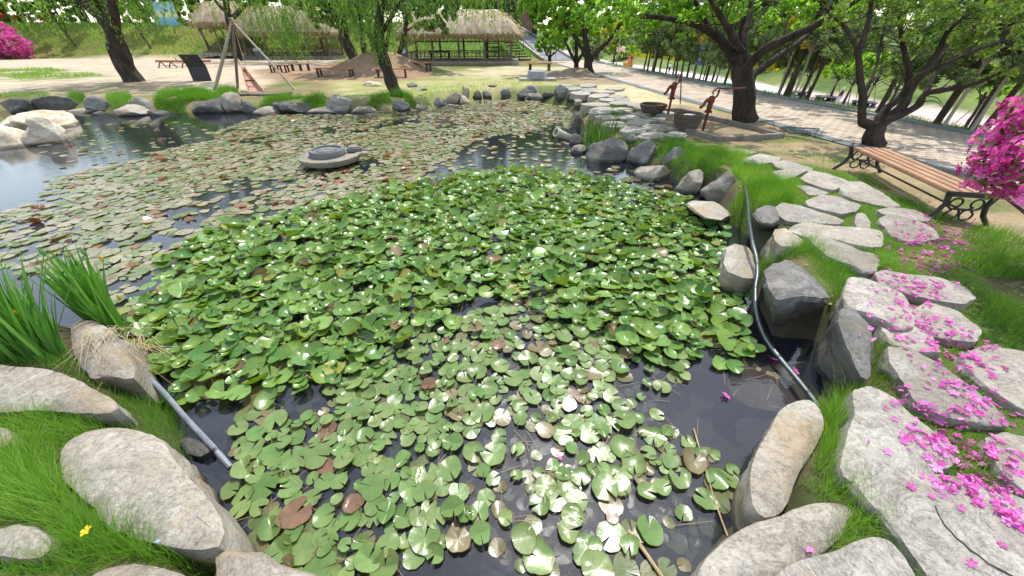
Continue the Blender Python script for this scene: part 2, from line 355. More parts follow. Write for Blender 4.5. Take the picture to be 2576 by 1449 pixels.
# water: clear enough to see the bed near the camera, mirror-like further off
m, t, b, N, L = nodes('pond_water')
tr = N('ShaderNodeBsdfTransparent'); tr.inputs[0].default_value = (.6, .62, .64, 1)
gl = N('ShaderNodeBsdfGlossy'); gl.inputs['Roughness'].default_value = .015; gl.inputs[0].default_value = (1, 1, 1, 1)
fr = N('ShaderNodeFresnel', IOR=1.5); tc = N('ShaderNodeTexCoord')
mp = N('ShaderNodeMapping'); mp.inputs['Scale'].default_value = (1, 2.2, 1); L(tc.outputs['Object'], mp.inputs[0])
n1 = N('ShaderNodeTexNoise', Scale=4.5, Detail=4, Roughness=.55); L(mp.outputs[0], n1.inputs['Vector'])
bp = N('ShaderNodeBump', Strength=.16, Distance=.02); L(n1.outputs['Fac'], bp.inputs['Height'])
L(bp.outputs[0], fr.inputs['Normal']); L(bp.outputs[0], gl.inputs['Normal'])
df = N('ShaderNodeBsdfDiffuse'); df.inputs[0].default_value = (.036, .042, .064, 1); md = N('ShaderNodeMixShader'); md.inputs[0].default_value = .27; L(tr.outputs[0], md.inputs[1]); L(df.outputs[0], md.inputs[2])
mx = N('ShaderNodeMixShader'); L(fr.outputs[0], mx.inputs[0]); L(md.outputs[0], mx.inputs[1]); L(gl.outputs[0], mx.inputs[2])
L(mx.outputs[0], t.nodes['Material Output'].inputs[0]); M_water = m
xs = np.linspace(-40, 8, 49); ys = np.linspace(.4, 17, 35); X, Y = np.meshgrid(xs, ys)
i2 = np.arange(X.size).reshape(X.shape); q2 = np.stack([i2[:-1, :-1], i2[:-1, 1:], i2[1:, 1:], i2[1:, :-1]], -1).reshape(-1, 4)
kind(npmesh('pond_water', np.stack([X, Y, 0*X], -1).reshape(-1, 3), q2, M_water), 'structure')
# brick road, drain strip, kerb
def M_brick(name, c1, c2, mort, sx, sy, coord='Object'):
    m, t, b, N, L = nodes(name); tc = N('ShaderNodeTexCoord'); mp = N('ShaderNodeMapping'); L(tc.outputs[coord], mp.inputs[0])
    mp.inputs['Rotation'].default_value = (0, 0, math.radians(8.5))
    bt = N('ShaderNodeTexBrick'); L(mp.outputs[0], bt.inputs['Vector']); bt.inputs['Color1'].default_value = (*c1, 1); bt.inputs['Color2'].default_value = (*c2, 1)
    bt.inputs['Mortar'].default_value = (*mort, 1); bt.inputs['Scale'].default_value = 1; bt.inputs['Brick Width'].default_value = sx; bt.inputs['Row Height'].default_value = sy
    bt.inputs['Mortar Size'].default_value = .02; bt.inputs['Mortar Smooth'].default_value = .4
    n1 = N('ShaderNodeTexNoise', Scale=1.1, Detail=10, Roughness=.7); L(tc.outputs[coord], n1.inputs['Vector'])
    r1 = ramp(N, [(.35, (.68, .66, .6)), (.5, (1, 1, 1)), (.7, (1.2, 1.18, 1.15))]); L(n1.outputs['Fac'], r1.inputs[0])
    mx = N('ShaderNodeMix', data_type='RGBA', blend_type='MULTIPLY'); mx.inputs[0].default_value = .9
    L(bt.outputs['Color'], mx.inputs[6]); L(r1.outputs[0], mx.inputs[7]); L(mx.outputs[2], b.inputs['Base Color'])
    bp = N('ShaderNodeBump', Strength=.5, Distance=.015, invert=True); L(bt.outputs['Fac'], bp.inputs['Height']); L(bp.outputs[0], b.inputs['Normal'])
    b.inputs['Roughness'].default_value = .9; b.inputs['Specular IOR Level'].default_value = .15
    return m
M_paver = M_brick('road_bricks', (.48, .40, .325), (.40, .335, .275), (.2, .165, .115), .3, .22)
def strip(name, s0, s1, dz, mat, y0, y1, n=90):
    ys = np.linspace(y0, y1, n); V = []
    for y in ys:
        V += [(ROADX(y)+s0, y, G0+dz), (ROADX(y)+s1, y, G0+dz)]
    T = [(2*i, 2*i+1, 2*i+3, 2*i+2) for i in range(n-1)]
    return npmesh(name, V, T, mat)
kind(strip('brick_road', .3, 4.5, .012, M_paver, -2, 46), 'structure')
M_drain = M_brick('drain_stone', (.2, .225, .24), (.16, .18, .195), (.07, .075, .08), .35, .12)
kind(strip('road_drain', -.12, .3, .02, M_drain, 7.9, 46), 'structure')
k = MB(); k.bar((ROADX(-2)+4.6, -2, G0+.0), (ROADX(46)+4.6, 46, G0+.0), .18, .16)
k.bar((ROADX(7.9)+.12, 7.9, G0+.0), (ROADX(0)+.12, 0, G0+.0), .16, .12)
kind(k.build('road_kerb', M_noise('kerb_stone', [(.3, (.17, .19, .2)), (.7, (.3, .31, .31))], 3, .9, .3), None), 'structure')
# asphalt ramp climbing the bank behind the pavilion
V = []; ys = np.linspace(45.2, 74, 30)
for y in ys:
    xl, xr = 3.3-.205*(y-45.5), 6.6-.205*(y-45.5); z = G0+min(max(.12*(y-45.5), 0), 3.4)+.06
    V += [(xl, y, z), (xr, y, z)]
kind(npmesh('asphalt_ramp', V, [(2*i, 2*i+1, 2*i+3, 2*i+2) for i in range(29)], M_noise('asphalt', [(.3, (.16, .16, .165)), (.7, (.24, .24, .245))], .8, .95, .3, 30)), 'structure')
k = MB()
for off in (3.3, 6.6):
    pts = [(off-.205*(y-45.5), y, G0+min(max(.12*(y-45.5), 0), 3.4)+.1) for y in np.linspace(45.2, 74, 16)]
    for a, b_ in zip(pts, pts[1:]): k.bar(a, b_, .22, .3)
kind(k.build('ramp_kerb', M_concrete), 'structure')
# ------------------------------------------------------------------ stones
SLABS = []                                                  # outlines on the ground, so that grass keeps off them
def radial(poly, n, c=None):
    poly = np.asarray(poly); c = poly.mean(0) if c is None else c
    ang = np.linspace(0, 2*math.pi, n, endpoint=False); R = np.zeros(n)
    for k, a in enumerate(ang):
        d = np.array([math.cos(a), math.sin(a)]); best = 0
        for i in range(len(poly)):
            p, q = poly[i]-c, poly[(i+1) % len(poly)]-c; e = q-p
            den = d[0]*e[1]-d[1]*e[0]
            if abs(den) < 1e-9: continue
            t = (p[0]*e[1]-p[1]*e[0])/den; s = (p[0]*d[1]-p[1]*d[0])/den
            if t > 0 and -1e-6 <= s <= 1+1e-6: best = max(best, t)
        R[k] = best or .05
    Rs = (np.roll(R, 1)+np.roll(R, -1)+2*R)/4
    return c, ang, Rs
def stone(label, px, zt, mat, base=None, zb=None, flare=.03, dome=.02, bev=.022, rough=.03, group=None, name='rock', cat='rock', n=96, tilt=0, grow=1.03):
    top = PP(px, zt); top = top.mean(0)+(top-top.mean(0))*grow; c, ang, R = radial(top, n); size = R.mean(); sd = random.uniform(0, 99)
    bz = -.25 if zb is None else zb
    ridge = lambda p, o: noise.ridged_multi_fractal(p, 1, 2.1, o, .9, 1.6)-.9
    chip = np.array([noise.fractal((math.cos(a)*3.2, math.sin(a)*3.2, sd), .8, 2, 4) for a in ang]); R = R*(1+.035*chip)
    if base: cb, _, Rb = radial(PP(base, max(bz, 0) if zb is None else zb), n)
    else: cb, Rb = c, R+flare*(.6+.8*np.array([noise.noise((math.cos(a)*1.3, math.sin(a)*1.3, sd)) for a in ang]).clip(-.5, 1))
    tx, ty = random.uniform(-.05, .05), random.uniform(-.03, .05)
    V = []; rr = [0, .15, .3, .45, .58, .7, .8, .88, .94, .985]
    for q in rr:
        for k in range(n): V.append((c[0]+q*R[k]*math.cos(ang[k]), c[1]+q*R[k]*math.sin(ang[k]), zt+dome*(1-q*q)))
    sides = [0, .06, .16, .3, .45, .62, .8, 1]
    for f in sides:
        z = zt-bev+(bz-zt+bev)*f; f2 = f if base else math.sin(f*math.pi/2)
        for k in range(n):
            rr_ = R[k]*(1-f2)+Rb[k]*f2; cx = c*(1-f2)+cb*f2
            V.append((cx[0]+rr_*math.cos(ang[k]), cx[1]+rr_*math.sin(ang[k]), z))
    V = np.array(V); rows = len(rr)+len(sides); cen = np.array([c[0], c[1], (zt+bz)/2]); O = Vector((sd, sd*.7, -sd))
    for i, v in enumerate(V):
        w_ = Vector(v); amp = rough*min(1.5, max(.35, size/.3))
        d1 = noise.fractal(w_*1.7+O, 1, 2, 3); d2 = ridge(Vector((w_.x*4, w_.y*4, w_.z*9))+O, 4); d3 = noise.fractal(w_*14+O, .8, 2, 3)
        if i >= len(rr)*n:
            h = v-cen; h[2] *= .25; h /= np.linalg.norm(h)+1e-6; v += h*amp*(1.5*d1+1.0*d2+.35*d3)
        else: v[2] += amp*(.9*d1+.32*d2+.16*d3)+tx*(v[0]-c[0])+ty*(v[1]-c[1])
    idx = np.arange(rows*n).reshape(rows, n); nx_ = np.roll(idx, -1, 1)
    T = np.stack([idx[:-1], idx[1:], nx_[1:], nx_[:-1]], -1).reshape(-1, 4)[:, ::-1]
    org = np.array([c[0], c[1], bz])
    o = npmesh(name, V-org, T, mat); o.location = org; o.data.set_sharp_from_angle(angle=math.radians(38))
    SLABS.append(np.c_[c[0]+R*.9*np.cos(ang), c[1]+R*.9*np.sin(ang)])
    return tag(o, label, cat, group)
def boulder(label, x0, x1, y0, y1, mat, zb=0, flat=None, depth=.8, group=None, name='rock', cat='rock', seed=None, cuts=15, sink=.12):
    xc = (x0+x1)/2; f = P(xc, y1, zb); s = pxm(f); W = (x1-x0)/s; Dp = W*depth
    mid = f.y+Dp*.5; top = Q(xc, y0, f.y+Dp*.45).z; H = max(top-zb, .05)
    rs = random.Random(seed if seed is not None else x0*7+y0)
    bm = bmesh.new(); bmesh.ops.create_icosphere(bm, subdivisions=4 if W > .5 else 3, radius=1)
    pl = []
    for k in range(cuts):
        d = Vector((rs.gauss(0, 1), rs.gauss(0, 1), rs.gauss(.15, .7))).normalized(); pl.append((d, rs.uniform(.55, .86)))
    off = Vector((rs.uniform(0, 50), rs.uniform(0, 50), rs.uniform(0, 50)))
    for v in bm.verts:
        p = v.co.copy()
        e = 2.6                                              # squarer than a ball
        l = (abs(p.x)**e+abs(p.y)**e+abs(p.z)**e)**(1/e); p /= l
        for d, o in pl:
            q = p.dot(d)
            if q > o: p -= d*(q-o)*.97
        p *= 1+.10*noise.fractal(p*1.5+off, 1, 2, 4)+.035*(noise.ridged_multi_fractal(p*3+off, 1, 2.1, 4, .9, 1.6)-.9)+.03*noise.fractal(p*9+off, .9, 2, 3)
        v.co = p
    xs_ = [v.co.x for v in bm.verts]; zs = [v.co.z for v in bm.verts]; ys_ = [v.co.y for v in bm.verts]
    for v in bm.verts:
        x = (v.co.x-min(xs_))/(max(xs_)-min(xs_))-.5; y = (v.co.y-min(ys_))/(max(ys_)-min(ys_))-.5; z = (v.co.z-min(zs))/(max(zs)-min(zs))
        hh = H*(1+sink*2)
        v.co = Vector((x*W, y*Dp, z*hh-H*sink*2 if zb > .01 else z*(H+.3)-.3))
    me = bpy.data.meshes.new(name); bm.to_mesh(me); bm.free(); me.polygons.foreach_set('use_smooth', [True]*len(me.polygons)); me.materials.append(mat)
    o = link(name, me); o.location = (f.x, mid, zb)
    a = np.linspace(0, 2*math.pi, 14); SLABS.append(np.c_[f.x+W*.42*np.cos(a), mid+Dp*.42*np.sin(a)])
    return tag(o, label, cat, group)
GS = 'rocks along the pond edge'; GP = 'paving stones of the bank'
sl_ = lambda l_, p_, z_, *a, **k: stone(l_, p_, G0+.075+(z_-G0)*.4, *a, name='paving_stone', cat='paving stone', group=GP, **{**dict(rough=.013, grow=1.19), **k})
# near left
stone('broad pale flat rock at the left edge, its brown front face over bright grass', [(-150,930),(0,922),(115,930),(160,940),(207,962),(258,992),(290,1012),(280,1032),(200,1034),(120,1026),(0,1036),(-120,1030)], 0.46, MR_beige, zb=.15, flare=.02, dome=.04, group=GS)
stone('big rounded beige boulder in the left foreground, its right edge stained ochre', [(171,1107),(199,1095),(232,1080),(306,1074),(351,1083),(394,1098),(422,1129),(437,1159),(458,1184),(483,1214),(520,1251),(547,1287),(566,1325),(575,1355),(555,1385),(489,1385),(397,1365),(275,1330),(238,1275),(196,1239),(165,1205),(150,1174),(153,1135)], 0.4, MR_beige, zb=-.2, flare=.05, dome=.07, bev=.09, group=GS)
stone('low tan rock at the left edge beneath the long grass', [(-60,1340),(0,1330),(40,1320),(80,1325),(115,1345),(130,1370),(110,1400),(60,1405),(0,1398),(-60,1385)], 0.45, MR_beige, zb=.2, group=GS)
stone('pale rock cut off by the bottom edge left of centre, grass in front', [(220,1460),(270,1432),(336,1419),(400,1426),(470,1449),(490,1500),(210,1520)], 0.44, MR_beige, zb=.1, dome=.04, group=GS)
stone('sandy rock at the bottom edge beside the dark near water', [(545,1392),(560,1382),(600,1387),(660,1398),(700,1420),(760,1440),(845,1458),(850,1530),(560,1520),(545,1430)], 0.36, MR_beige, zb=-.2, dome=.05, group=GS)
stone('rounded rock under a mat of dry straw beside the iris clump', [(178,815),(205,803),(240,808),(280,830),(305,860),(325,895),(345,945),(335,958),(290,945),(230,940),(205,925),(185,880)], 0.38, MR_beige, zb=-.1, dome=.08, flare=.08, group=GS)
stone('small pale rock at the left edge amid bright grass', [(-40,1078),(0,1076),(20,1080),(30,1100),(20,1118),(0,1125),(-40,1120)], .46, MR_beige, zb=.2, group=GS)
stone('small dark wet rock under the grey pipe', [(445,1105),(475,1098),(510,1112),(528,1135),(505,1150),(470,1140)], .06, MR_dark, zb=-.3, group=GS)
stone('flat grey rock just under the water beside the grey pipe', [(478,1060),(500,1040),(540,1035),(590,1046),(612,1080),(590,1118),(550,1135),(508,1100)], -.035, MR_grey, zb=-.45, dome=.0, rough=.012, group=GS)
stone('broad muddy rock under shallow water beside the black hose', [(1830,960),(1870,900),(1930,890),(1990,930),(2030,980),(2025,1020),(1960,1035),(1890,1025),(1840,1000)], -.03, M_noise('mud_rock', [(.3, (.10, .075, .045)), (.7, (.25, .19, .12))], 5, .9, .5), zb=-.45, dome=.02, rough=.02, group=GS)
stone('sunken round rock off the oblong beige rock', [(1850,1060),(1890,1040),(1930,1055),(1925,1100),(1890,1130),(1855,1110)], -.12, MR_grey, zb=-.5, dome=.0, group=GS)
stone('sunken dark rock in the bottom left water', [(600,1240),(660,1220),(700,1260),(690,1330),(620,1320)], -.2, MR_grey, zb=-.5, dome=.0, group=GS)
# right shore, from near to far
stone('long oblong beige rock standing at the water right of the lily pads', [(1893,1169),(1909,1130),(1939,1080),(1959,1037),(1999,1011),(2025,1006),(2051,1017),(2068,1047),(2072,1075),(2058,1106),(2041,1140),(2025,1160),(2008,1190),(1992,1229),(1980,1268),(1960,1298),(1920,1306),(1893,1290),(1888,1230)], 0.36, MR_beige, zb=-.3, flare=.0, dome=.04, bev=.06, group=GS)
stone('wide beige boulder at the bottom edge right of centre, meeting the water', [(1750,1450),(1777,1407),(1827,1360),(1870,1330),(1919,1312),(1965,1300),(1992,1284),(2041,1268),(2091,1264),(2140,1270),(2150,1290),(2120,1345),(2060,1395),(1990,1445),(1985,1520),(1750,1530)], 0.38, MR_beige, zb=-.3, flare=.02, dome=.05, bev=.07, group=GS)
sl_('grey flat slab cut by the bottom edge, right of the wide beige boulder', [(1975,1460),(2005,1420),(2058,1403),(2107,1393),(2157,1367),(2193,1359),(2223,1370),(2256,1410),(2280,1455),(2284,1520),(1980,1520)], .46, MR_slab, zb=.15, dome=.01)
sl_('largest slab in the bottom right corner, split by a long dark crack', [(2170,1222),(2200,1205),(2239,1199),(2322,1204),(2388,1212),(2454,1229),(2520,1252),(2600,1285),(2660,1360),(2660,1520),(2400,1520),(2338,1405),(2289,1350),(2249,1300),(2210,1262)], .46, MR_slab, zb=.2, dome=.015)
sl_('pale rounded slab right of the deep green gap, a few pink blossoms along its top', [(2154,998),(2190,991),(2216,998),(2256,1021),(2276,1044),(2328,1080),(2371,1110),(2385,1132),(2375,1158),(2340,1172),(2256,1184),(2216,1191),(2165,1197),(2134,1178),(2142,1113),(2162,1054)], .5, MR_slab, zb=.0, dome=.03, bev=.07)
sl_('shaded slab at the right edge above the cracked corner slab', [(2490,1110),(2530,1099),(2600,1112),(2680,1160),(2680,1240),(2580,1225),(2530,1185),(2500,1145)], .42, MR_slab, zb=.2)
stone('big angular boulder with bright top and dark front, beside the black hose', [(1922,682),(1946,661),(1985,651),(2012,662),(2041,685),(2078,725),(2086,745),(2058,750),(2015,746),(1978,752),(1955,762),(1935,735)], .6, MR_grey, base=[(1920,700),(1938,836),(1972,845),(2025,825),(2083,802),(2092,750),(2040,700),(1960,670)], zb=-.1, dome=.05, bev=.05, rough=.03, group=GS)
stone('leaning wedge of rock with a broad shaded left face, right of the angular boulder', [(2107,812),(2111,784),(2127,770),(2150,782),(2187,824),(2195,859),(2188,899),(2197,940),(2168,955),(2147,892),(2127,859)], .56, MR_grey, base=[(2046,885),(2044,935),(2090,985),(2150,1000),(2215,980),(2215,900),(2160,800),(2090,800)], zb=-.05, dome=.04, bev=.04, rough=.03, group=GS)
sl_('thick pale slab with an undercut front, right of the leaning wedge', [(2131,752),(2137,728),(2144,706),(2183,709),(2216,722),(2256,738),(2289,777),(2288,800),(2282,816),(2249,812),(2216,796),(2183,783),(2150,776)], .6, MR_slab, zb=.25, flare=-.04, dome=.02)
sl_('long slab half in shade under dense blossoms, behind the undercut slab', [(2218,690),(2240,684),(2289,693),(2355,700),(2411,720),(2435,742),(2417,758),(2355,750),(2289,734),(2229,712)], .5, MR_slab, zb=.2)
sl_('shaded slab strewn with blossoms under the azalea, right of the undercut slab', [(2288,795),(2335,770),(2400,788),(2455,830),(2444,854),(2380,845),(2320,835)], .46, MR_slab, zb=.2)
sl_('slab sloping right below the leaning wedge, blossoms across its middle', [(2245,885),(2300,888),(2360,918),(2420,960),(2485,1010),(2505,1046),(2440,1046),(2370,1036),(2310,1008),(2285,965),(2255,925)], .46, MR_slab, zb=.2)
sl_('narrow slab in front of the undercut slab', [(2220,822),(2240,815),(2290,826),(2335,850),(2355,880),(2310,878),(2255,862)], .44, MR_slab, zb=.2)
sl_('dark shaded slab at the right edge covered in fallen blossoms', [(2436,902),(2490,880),(2570,890),(2680,940),(2680,1035),(2570,1018),(2500,975),(2450,935)], .44, MR_slab, zb=.2)
sl_('broad grey slab two stones above the angular boulder, three lone blossoms on it', [(2000,580),(2020,566),(2045,561),(2078,567),(2124,571),(2173,575),(2200,581),(2207,596),(2203,616),(2173,618),(2140,611),(2091,598),(2048,598)], .5, MR_slab, zb=.2)
sl_('grey slab bordering the tall grass directly above the angular boulder', [(2043,604),(2084,601),(2124,611),(2157,630),(2193,637),(2204,652),(2195,672),(2170,677),(2140,663),(2091,647),(2058,621)], .48, MR_slab, zb=.2)
stone('upright grey rock left of the brownish rock, right of the black hose', [(1897,540),(1905,525),(1925,516),(1948,518),(1958,530),(1960,552),(1945,562),(1915,560)], .55, MR_grey, base=[(1890,545),(1896,585),(1930,595),(1962,585),(1968,545),(1930,520)], zb=-.1, dome=.05, group=GS)
stone('brownish rock half sunk in grass above the angular boulder', [(1945,588),(1950,576),(1975,573),(2010,590),(2025,606),(2010,617),(1965,622),(1950,607)], .46, MR_beige, zb=.1, dome=.05, group=GS)
sl_('long pale slab with a grass tuft on its front, right of the upright grey rock', [(1962,523),(1975,515),(2012,522),(2058,535),(2091,545),(2109,553),(2104,561),(2071,558),(2032,555),(1990,551),(1970,539)], .5, MR_slab, zb=.2)
sl_('pale four-sided slab in the upper row near the bench legs', [(2020,449),(2046,432),(2078,438),(2127,454),(2114,465),(2093,475),(2062,468),(2034,458)], .44, MR_slab, zb=.2)
sl_('slab lying right along the grass under the bench', [(2120,475),(2133,464),(2166,466),(2213,487),(2254,512),(2231,514),(2192,505),(2153,497),(2130,489)], .44, MR_slab, zb=.2)
sl_('large clean pale slab amid lawn, centre of the paved bank', [(2034,509),(2070,491),(2109,495),(2158,512),(2148,526),(2114,536),(2078,531),(2042,520)], .44, MR_slab, zb=.2)
sl_('small sliver of slab beside the bright tall grass', [(2006,468),(2036,470),(2080,484),(2067,488),(2036,489),(2026,480)], .42, MR_slab, zb=.2)
sl_('slab just below the near iron leg of the bench, grass along its front', [(2214,531),(2244,522),(2297,526),(2335,545),(2323,554),(2270,547),(2227,540)], .44, MR_slab, zb=.2)
sl_('slab with blossoms starting at its right end, below the bench', [(2218,556),(2244,545),(2297,556),(2340,574),(2354,592),(2300,604),(2250,588)], .44, MR_slab, zb=.2)
sl_('little upright shard of slab in the lawn below the clean pale slab', [(2156,541),(2172,539),(2187,557),(2187,577),(2165,577),(2153,560)], .46, MR_slab, zb=.2)
sl_('slab in dappled shade left of the bench\'s far legs, upper of two', [(1946,410),(1979,406),(2038,420),(2034,428),(1984,427),(1956,421)], .42, MR_slab, zb=.2)
sl_('slab in dappled shade left of the bench\'s far legs, lower of two', [(1952,432),(1997,426),(2025,431),(1997,443),(1970,448)], .42, MR_slab, zb=.2)
sl_('grey slab behind the bright tall grass, furthest right beneath the pump kerb', [(1875,399),(1913,387),(1962,395),(1948,406),(1900,413),(1878,407)], .42, MR_slab, zb=.2)
sl_('thin pale slab edge behind the tall grass, just below the pump kerb', [(1820,377),(1861,373),(1899,381),(1882,386),(1840,382)], .42, MR_slab, zb=.2)
stone('flat sunlit rock at the water with a grass tuft, left of the black hose', [(1728,512),(1746,505),(1796,505),(1822,519),(1833,540),(1812,552),(1775,548),(1748,530)], .24, MR_beige, base=[(1722,520),(1758,545),(1805,570),(1838,562),(1840,540),(1800,505),(1745,505)], zb=-.15, dome=.03, group=GS)
stone('cream rock at the lily pads left of the black hose', [(1830,620),(1850,611),(1880,612),(1895,640),(1900,670),(1899,700),(1870,704),(1830,692),(1820,662)], .26, MR_beige, zb=-.2, flare=.02, dome=.05, group=GS)
for a in [('pale-topped blocky boulder beside the reed clump at the pond edge', 1474,1585,350,411, MR_grey), ('lumpy grey boulder second along the right shore from the reeds', 1583,1667,349,418, MR_grey),
          ('grey boulder third along the right shore from the reeds, grass over its top', 1664,1738,370,438, MR_grey), ('low long tan rock lying in the water under the right shore', 1608,1708,414,458, MR_beige),
          ('rounded beige rock between the low tan rock and the big sloping one', 1700,1770,429,490, MR_beige), ('big smooth sloping boulder at the foot of the bright tall grass', 1765,1876,434,518, MR_grey),
          ('tall dark boulder behind the white drain pipe', 1432,1462,288,346, MR_dark), ('dark rounded stone left of the reed clump roots', 1432,1470,338,366, MR_dark), ('small dark stone under the white drain pipe', 1402,1434,322,346, MR_dark),
          ('flat wet rock under the reed clump', 1434,1482,366,388, MR_grey)]:
    boulder(*a, depth=.7 if a[4]-a[3] > 45 else .8, group=GS)
boulder('grey stone half hidden by grass behind the lumpy boulder', 1576,1613,338,360, MR_grey, zb=.3, group=GS)
# far shore
for a in [('long dark boulder at the far right corner of the pond', 1300,1364,214,245, MR_grey),('flat pale stone low in the water at the far corner', 1320,1368,234,249, MR_beige),('mossy stone between two boulders at the far corner', 1361,1397,230,247, MR_dark),
          ('squared stone behind the mossy stone at the far corner', 1366,1406,212,232, MR_grey),('tall pointed boulder at the far corner of the pond', 1394,1436,212,252, MR_grey),('long boulder with a sunlit top at the right end of the far shore', 1424,1487,226,256, MR_grey),
          ('small round pale-topped stone above the drain pipe side of the pond', 1445,1470,249,269, MR_beige),('white-topped stone right of the small round one', 1466,1494,239,263, MR_beige),('last small pale stone before the shaded paving', 1490,1518,239,258, MR_grey),
          ('upright white stone on the far shore', 1162,1182,214,253, MR_cream),('small pale block right of the upright white stone', 1188,1212,227,246, MR_grey),('small round stone on the middle of the far shore', 1213,1237,227,245, MR_grey),
          ('pale squat stone left of the long dark corner boulder', 1258,1286,219,242, MR_grey),('pale boulder with a lit face left of the upright white stone', 1118,1159,232,263, MR_beige),('low white stone at the foot of the upright stone', 1150,1182,240,262, MR_cream),
          ('smooth leaning stone right of the willow\'s grass', 1088,1122,246,268, MR_grey),('flat white stone at water level right of the willow', 1114,1156,261,271, MR_cream),('grey stone below the willow roots', 982,1028,253,281, MR_grey),
          ('low tan stone left of the willow roots', 882,943,267,287, MR_beige),('big grey-white boulder between two grass tufts on the far shore', 810,884,239,285, MR_grey),('long flat curb-like stone in front of the grey-white boulder', 762,847,270,287, MR_beige),
          ('wide dark boulder left of the grey-white boulder', 662,778,253,287, MR_dark),('short flat tan block at the water below the scoop', 626,693,270,290, MR_beige),('little pale stone above the low tan stone', 878,902,237,256, MR_cream),
          ('narrow pale stone standing in the willow\'s grass', 910,928,244,272, MR_beige),('low stone under the dry grass right of the willow', 1040,1074,262,277, MR_beige),
          ('dark grey boulder at the far left edge of the pond', -8,69,246,288, MR_dark),('long dark boulder second from the left on the far shore', 70,170,238,284, MR_dark),('rounded grey boulder between grass tufts on the left far shore', 210,264,240,284, MR_grey),
          ('flat layered tan rock jutting into the water on the left far shore', 248,352,265,294, MR_beige),('grey boulder hung with grass right of the layered tan rock', 328,382,243,284, MR_grey),('low dark rock at water level under the hanging grass', 352,418,276,293, MR_dark),
          ('big smooth dark boulder left of the scoop deck', 468,558,248,287, MR_dark),('tall pale-topped rock left of the scoop deck', 548,602,232,285, MR_beige),('tan rock under the scoop deck', 590,626,233,254, MR_beige),
          ('long flat brown rock at water level left of the rounded grey boulder', 134,228,270,287, MR_beige),('thin flat rock at water level on the far left', 64,142,279,290, MR_grey),('thin pale rock edge under the rounded grey boulder', 198,254,280,288, MR_beige),
          ('dark stone behind the tall pale-topped rock', 598,640,254,286, MR_dark)]:
    boulder(*a, group=GS, depth=.75)
for a in [('flat white stone lying on the lawn left of the willow trunk', 904,956,204,219, MR_cream), ('dark-sided stone lying on the lawn right of the willow trunk', 1020,1049,208,222, MR_grey), ('low pale stone on the lawn beyond the dark-sided one', 1044,1074,219,231, MR_beige),
          ('flat grey stone on the far lawn edge near the white upright', 1226,1250,212,218, MR_grey)]:
    boulder(*a, zb=.33, group='loose stones on the lawn')
# sunlit rock pile in the water on the left
for a in [('peaked white top rock of the pile at the left edge', -60,96,281,336, MR_cream), ('pointed right-hand rock of the pile at the left edge', 82,140,290,364, MR_cream), ('wide cream rock low in front of the pile at the left edge', 10,116,314,368, MR_cream),
          ('tan rock at the picture\'s left edge in the pile', -70,34,316,376, MR_cream), ('brown flat rock under the pointed rock of the pile', 60,152,352,368, MR_beige)]:
    boulder(*a, group='sunlit rock pile', depth=.9, cuts=16)
# shaded paving between reeds and pumps, sunlit paving beyond
k = 0
shade = [(1500,262,60,9),(1562,258,52,8),(1616,268,46,8),(1510,278,54,10),(1566,276,50,9),(1618,284,40,9),(1528,294,56,11),(1584,294,50,10),(1546,312,58,12),(1606,306,52,11),(1650,300,44,10),(1592,326,60,12),(1648,320,56,12),(1640,340,60,12),(1700,338,54,11),(1672,284,44,9),(1690,318,46,11)]
sunny = [(1440,222,44,6),(1482,226,40,6),(1520,230,46,6),(1462,234,44,7),(1508,240,46,7),(1552,242,44,7),(1480,214,40,5),(1530,250,40,7),(1566,250,36,6),(1420,214,38,5),(1546,222,40,6),(1596,262,34,6)]
rows_ = ['first','second','third','fourth','fifth','sixth','seventh','eighth','ninth','tenth','eleventh','twelfth','thirteenth','fourteenth','fifteenth','sixteenth','seventeenth']
for lst, txt in ((shade, 'flat grey paving stone in tree shade between reeds and pumps'), (sunny, 'pale sunlit flagstone on the far right bank')):
    for i, (x, y, wd, hg) in enumerate(lst):
        rs = random.Random(i*3+x); pts = []
        for q in range(9):
            a = 2*math.pi*q/9; r_ = rs.uniform(.8, 1.05); pts.append((x+wd*.56*r_*math.cos(a), y+hg*.62*r_*math.sin(a)))
        sl_(txt+', '+rows_[i]+' counting away from the water' if False else txt, pts, .40, MR_slab, zb=.2, dome=.01, bev=.03, n=40)

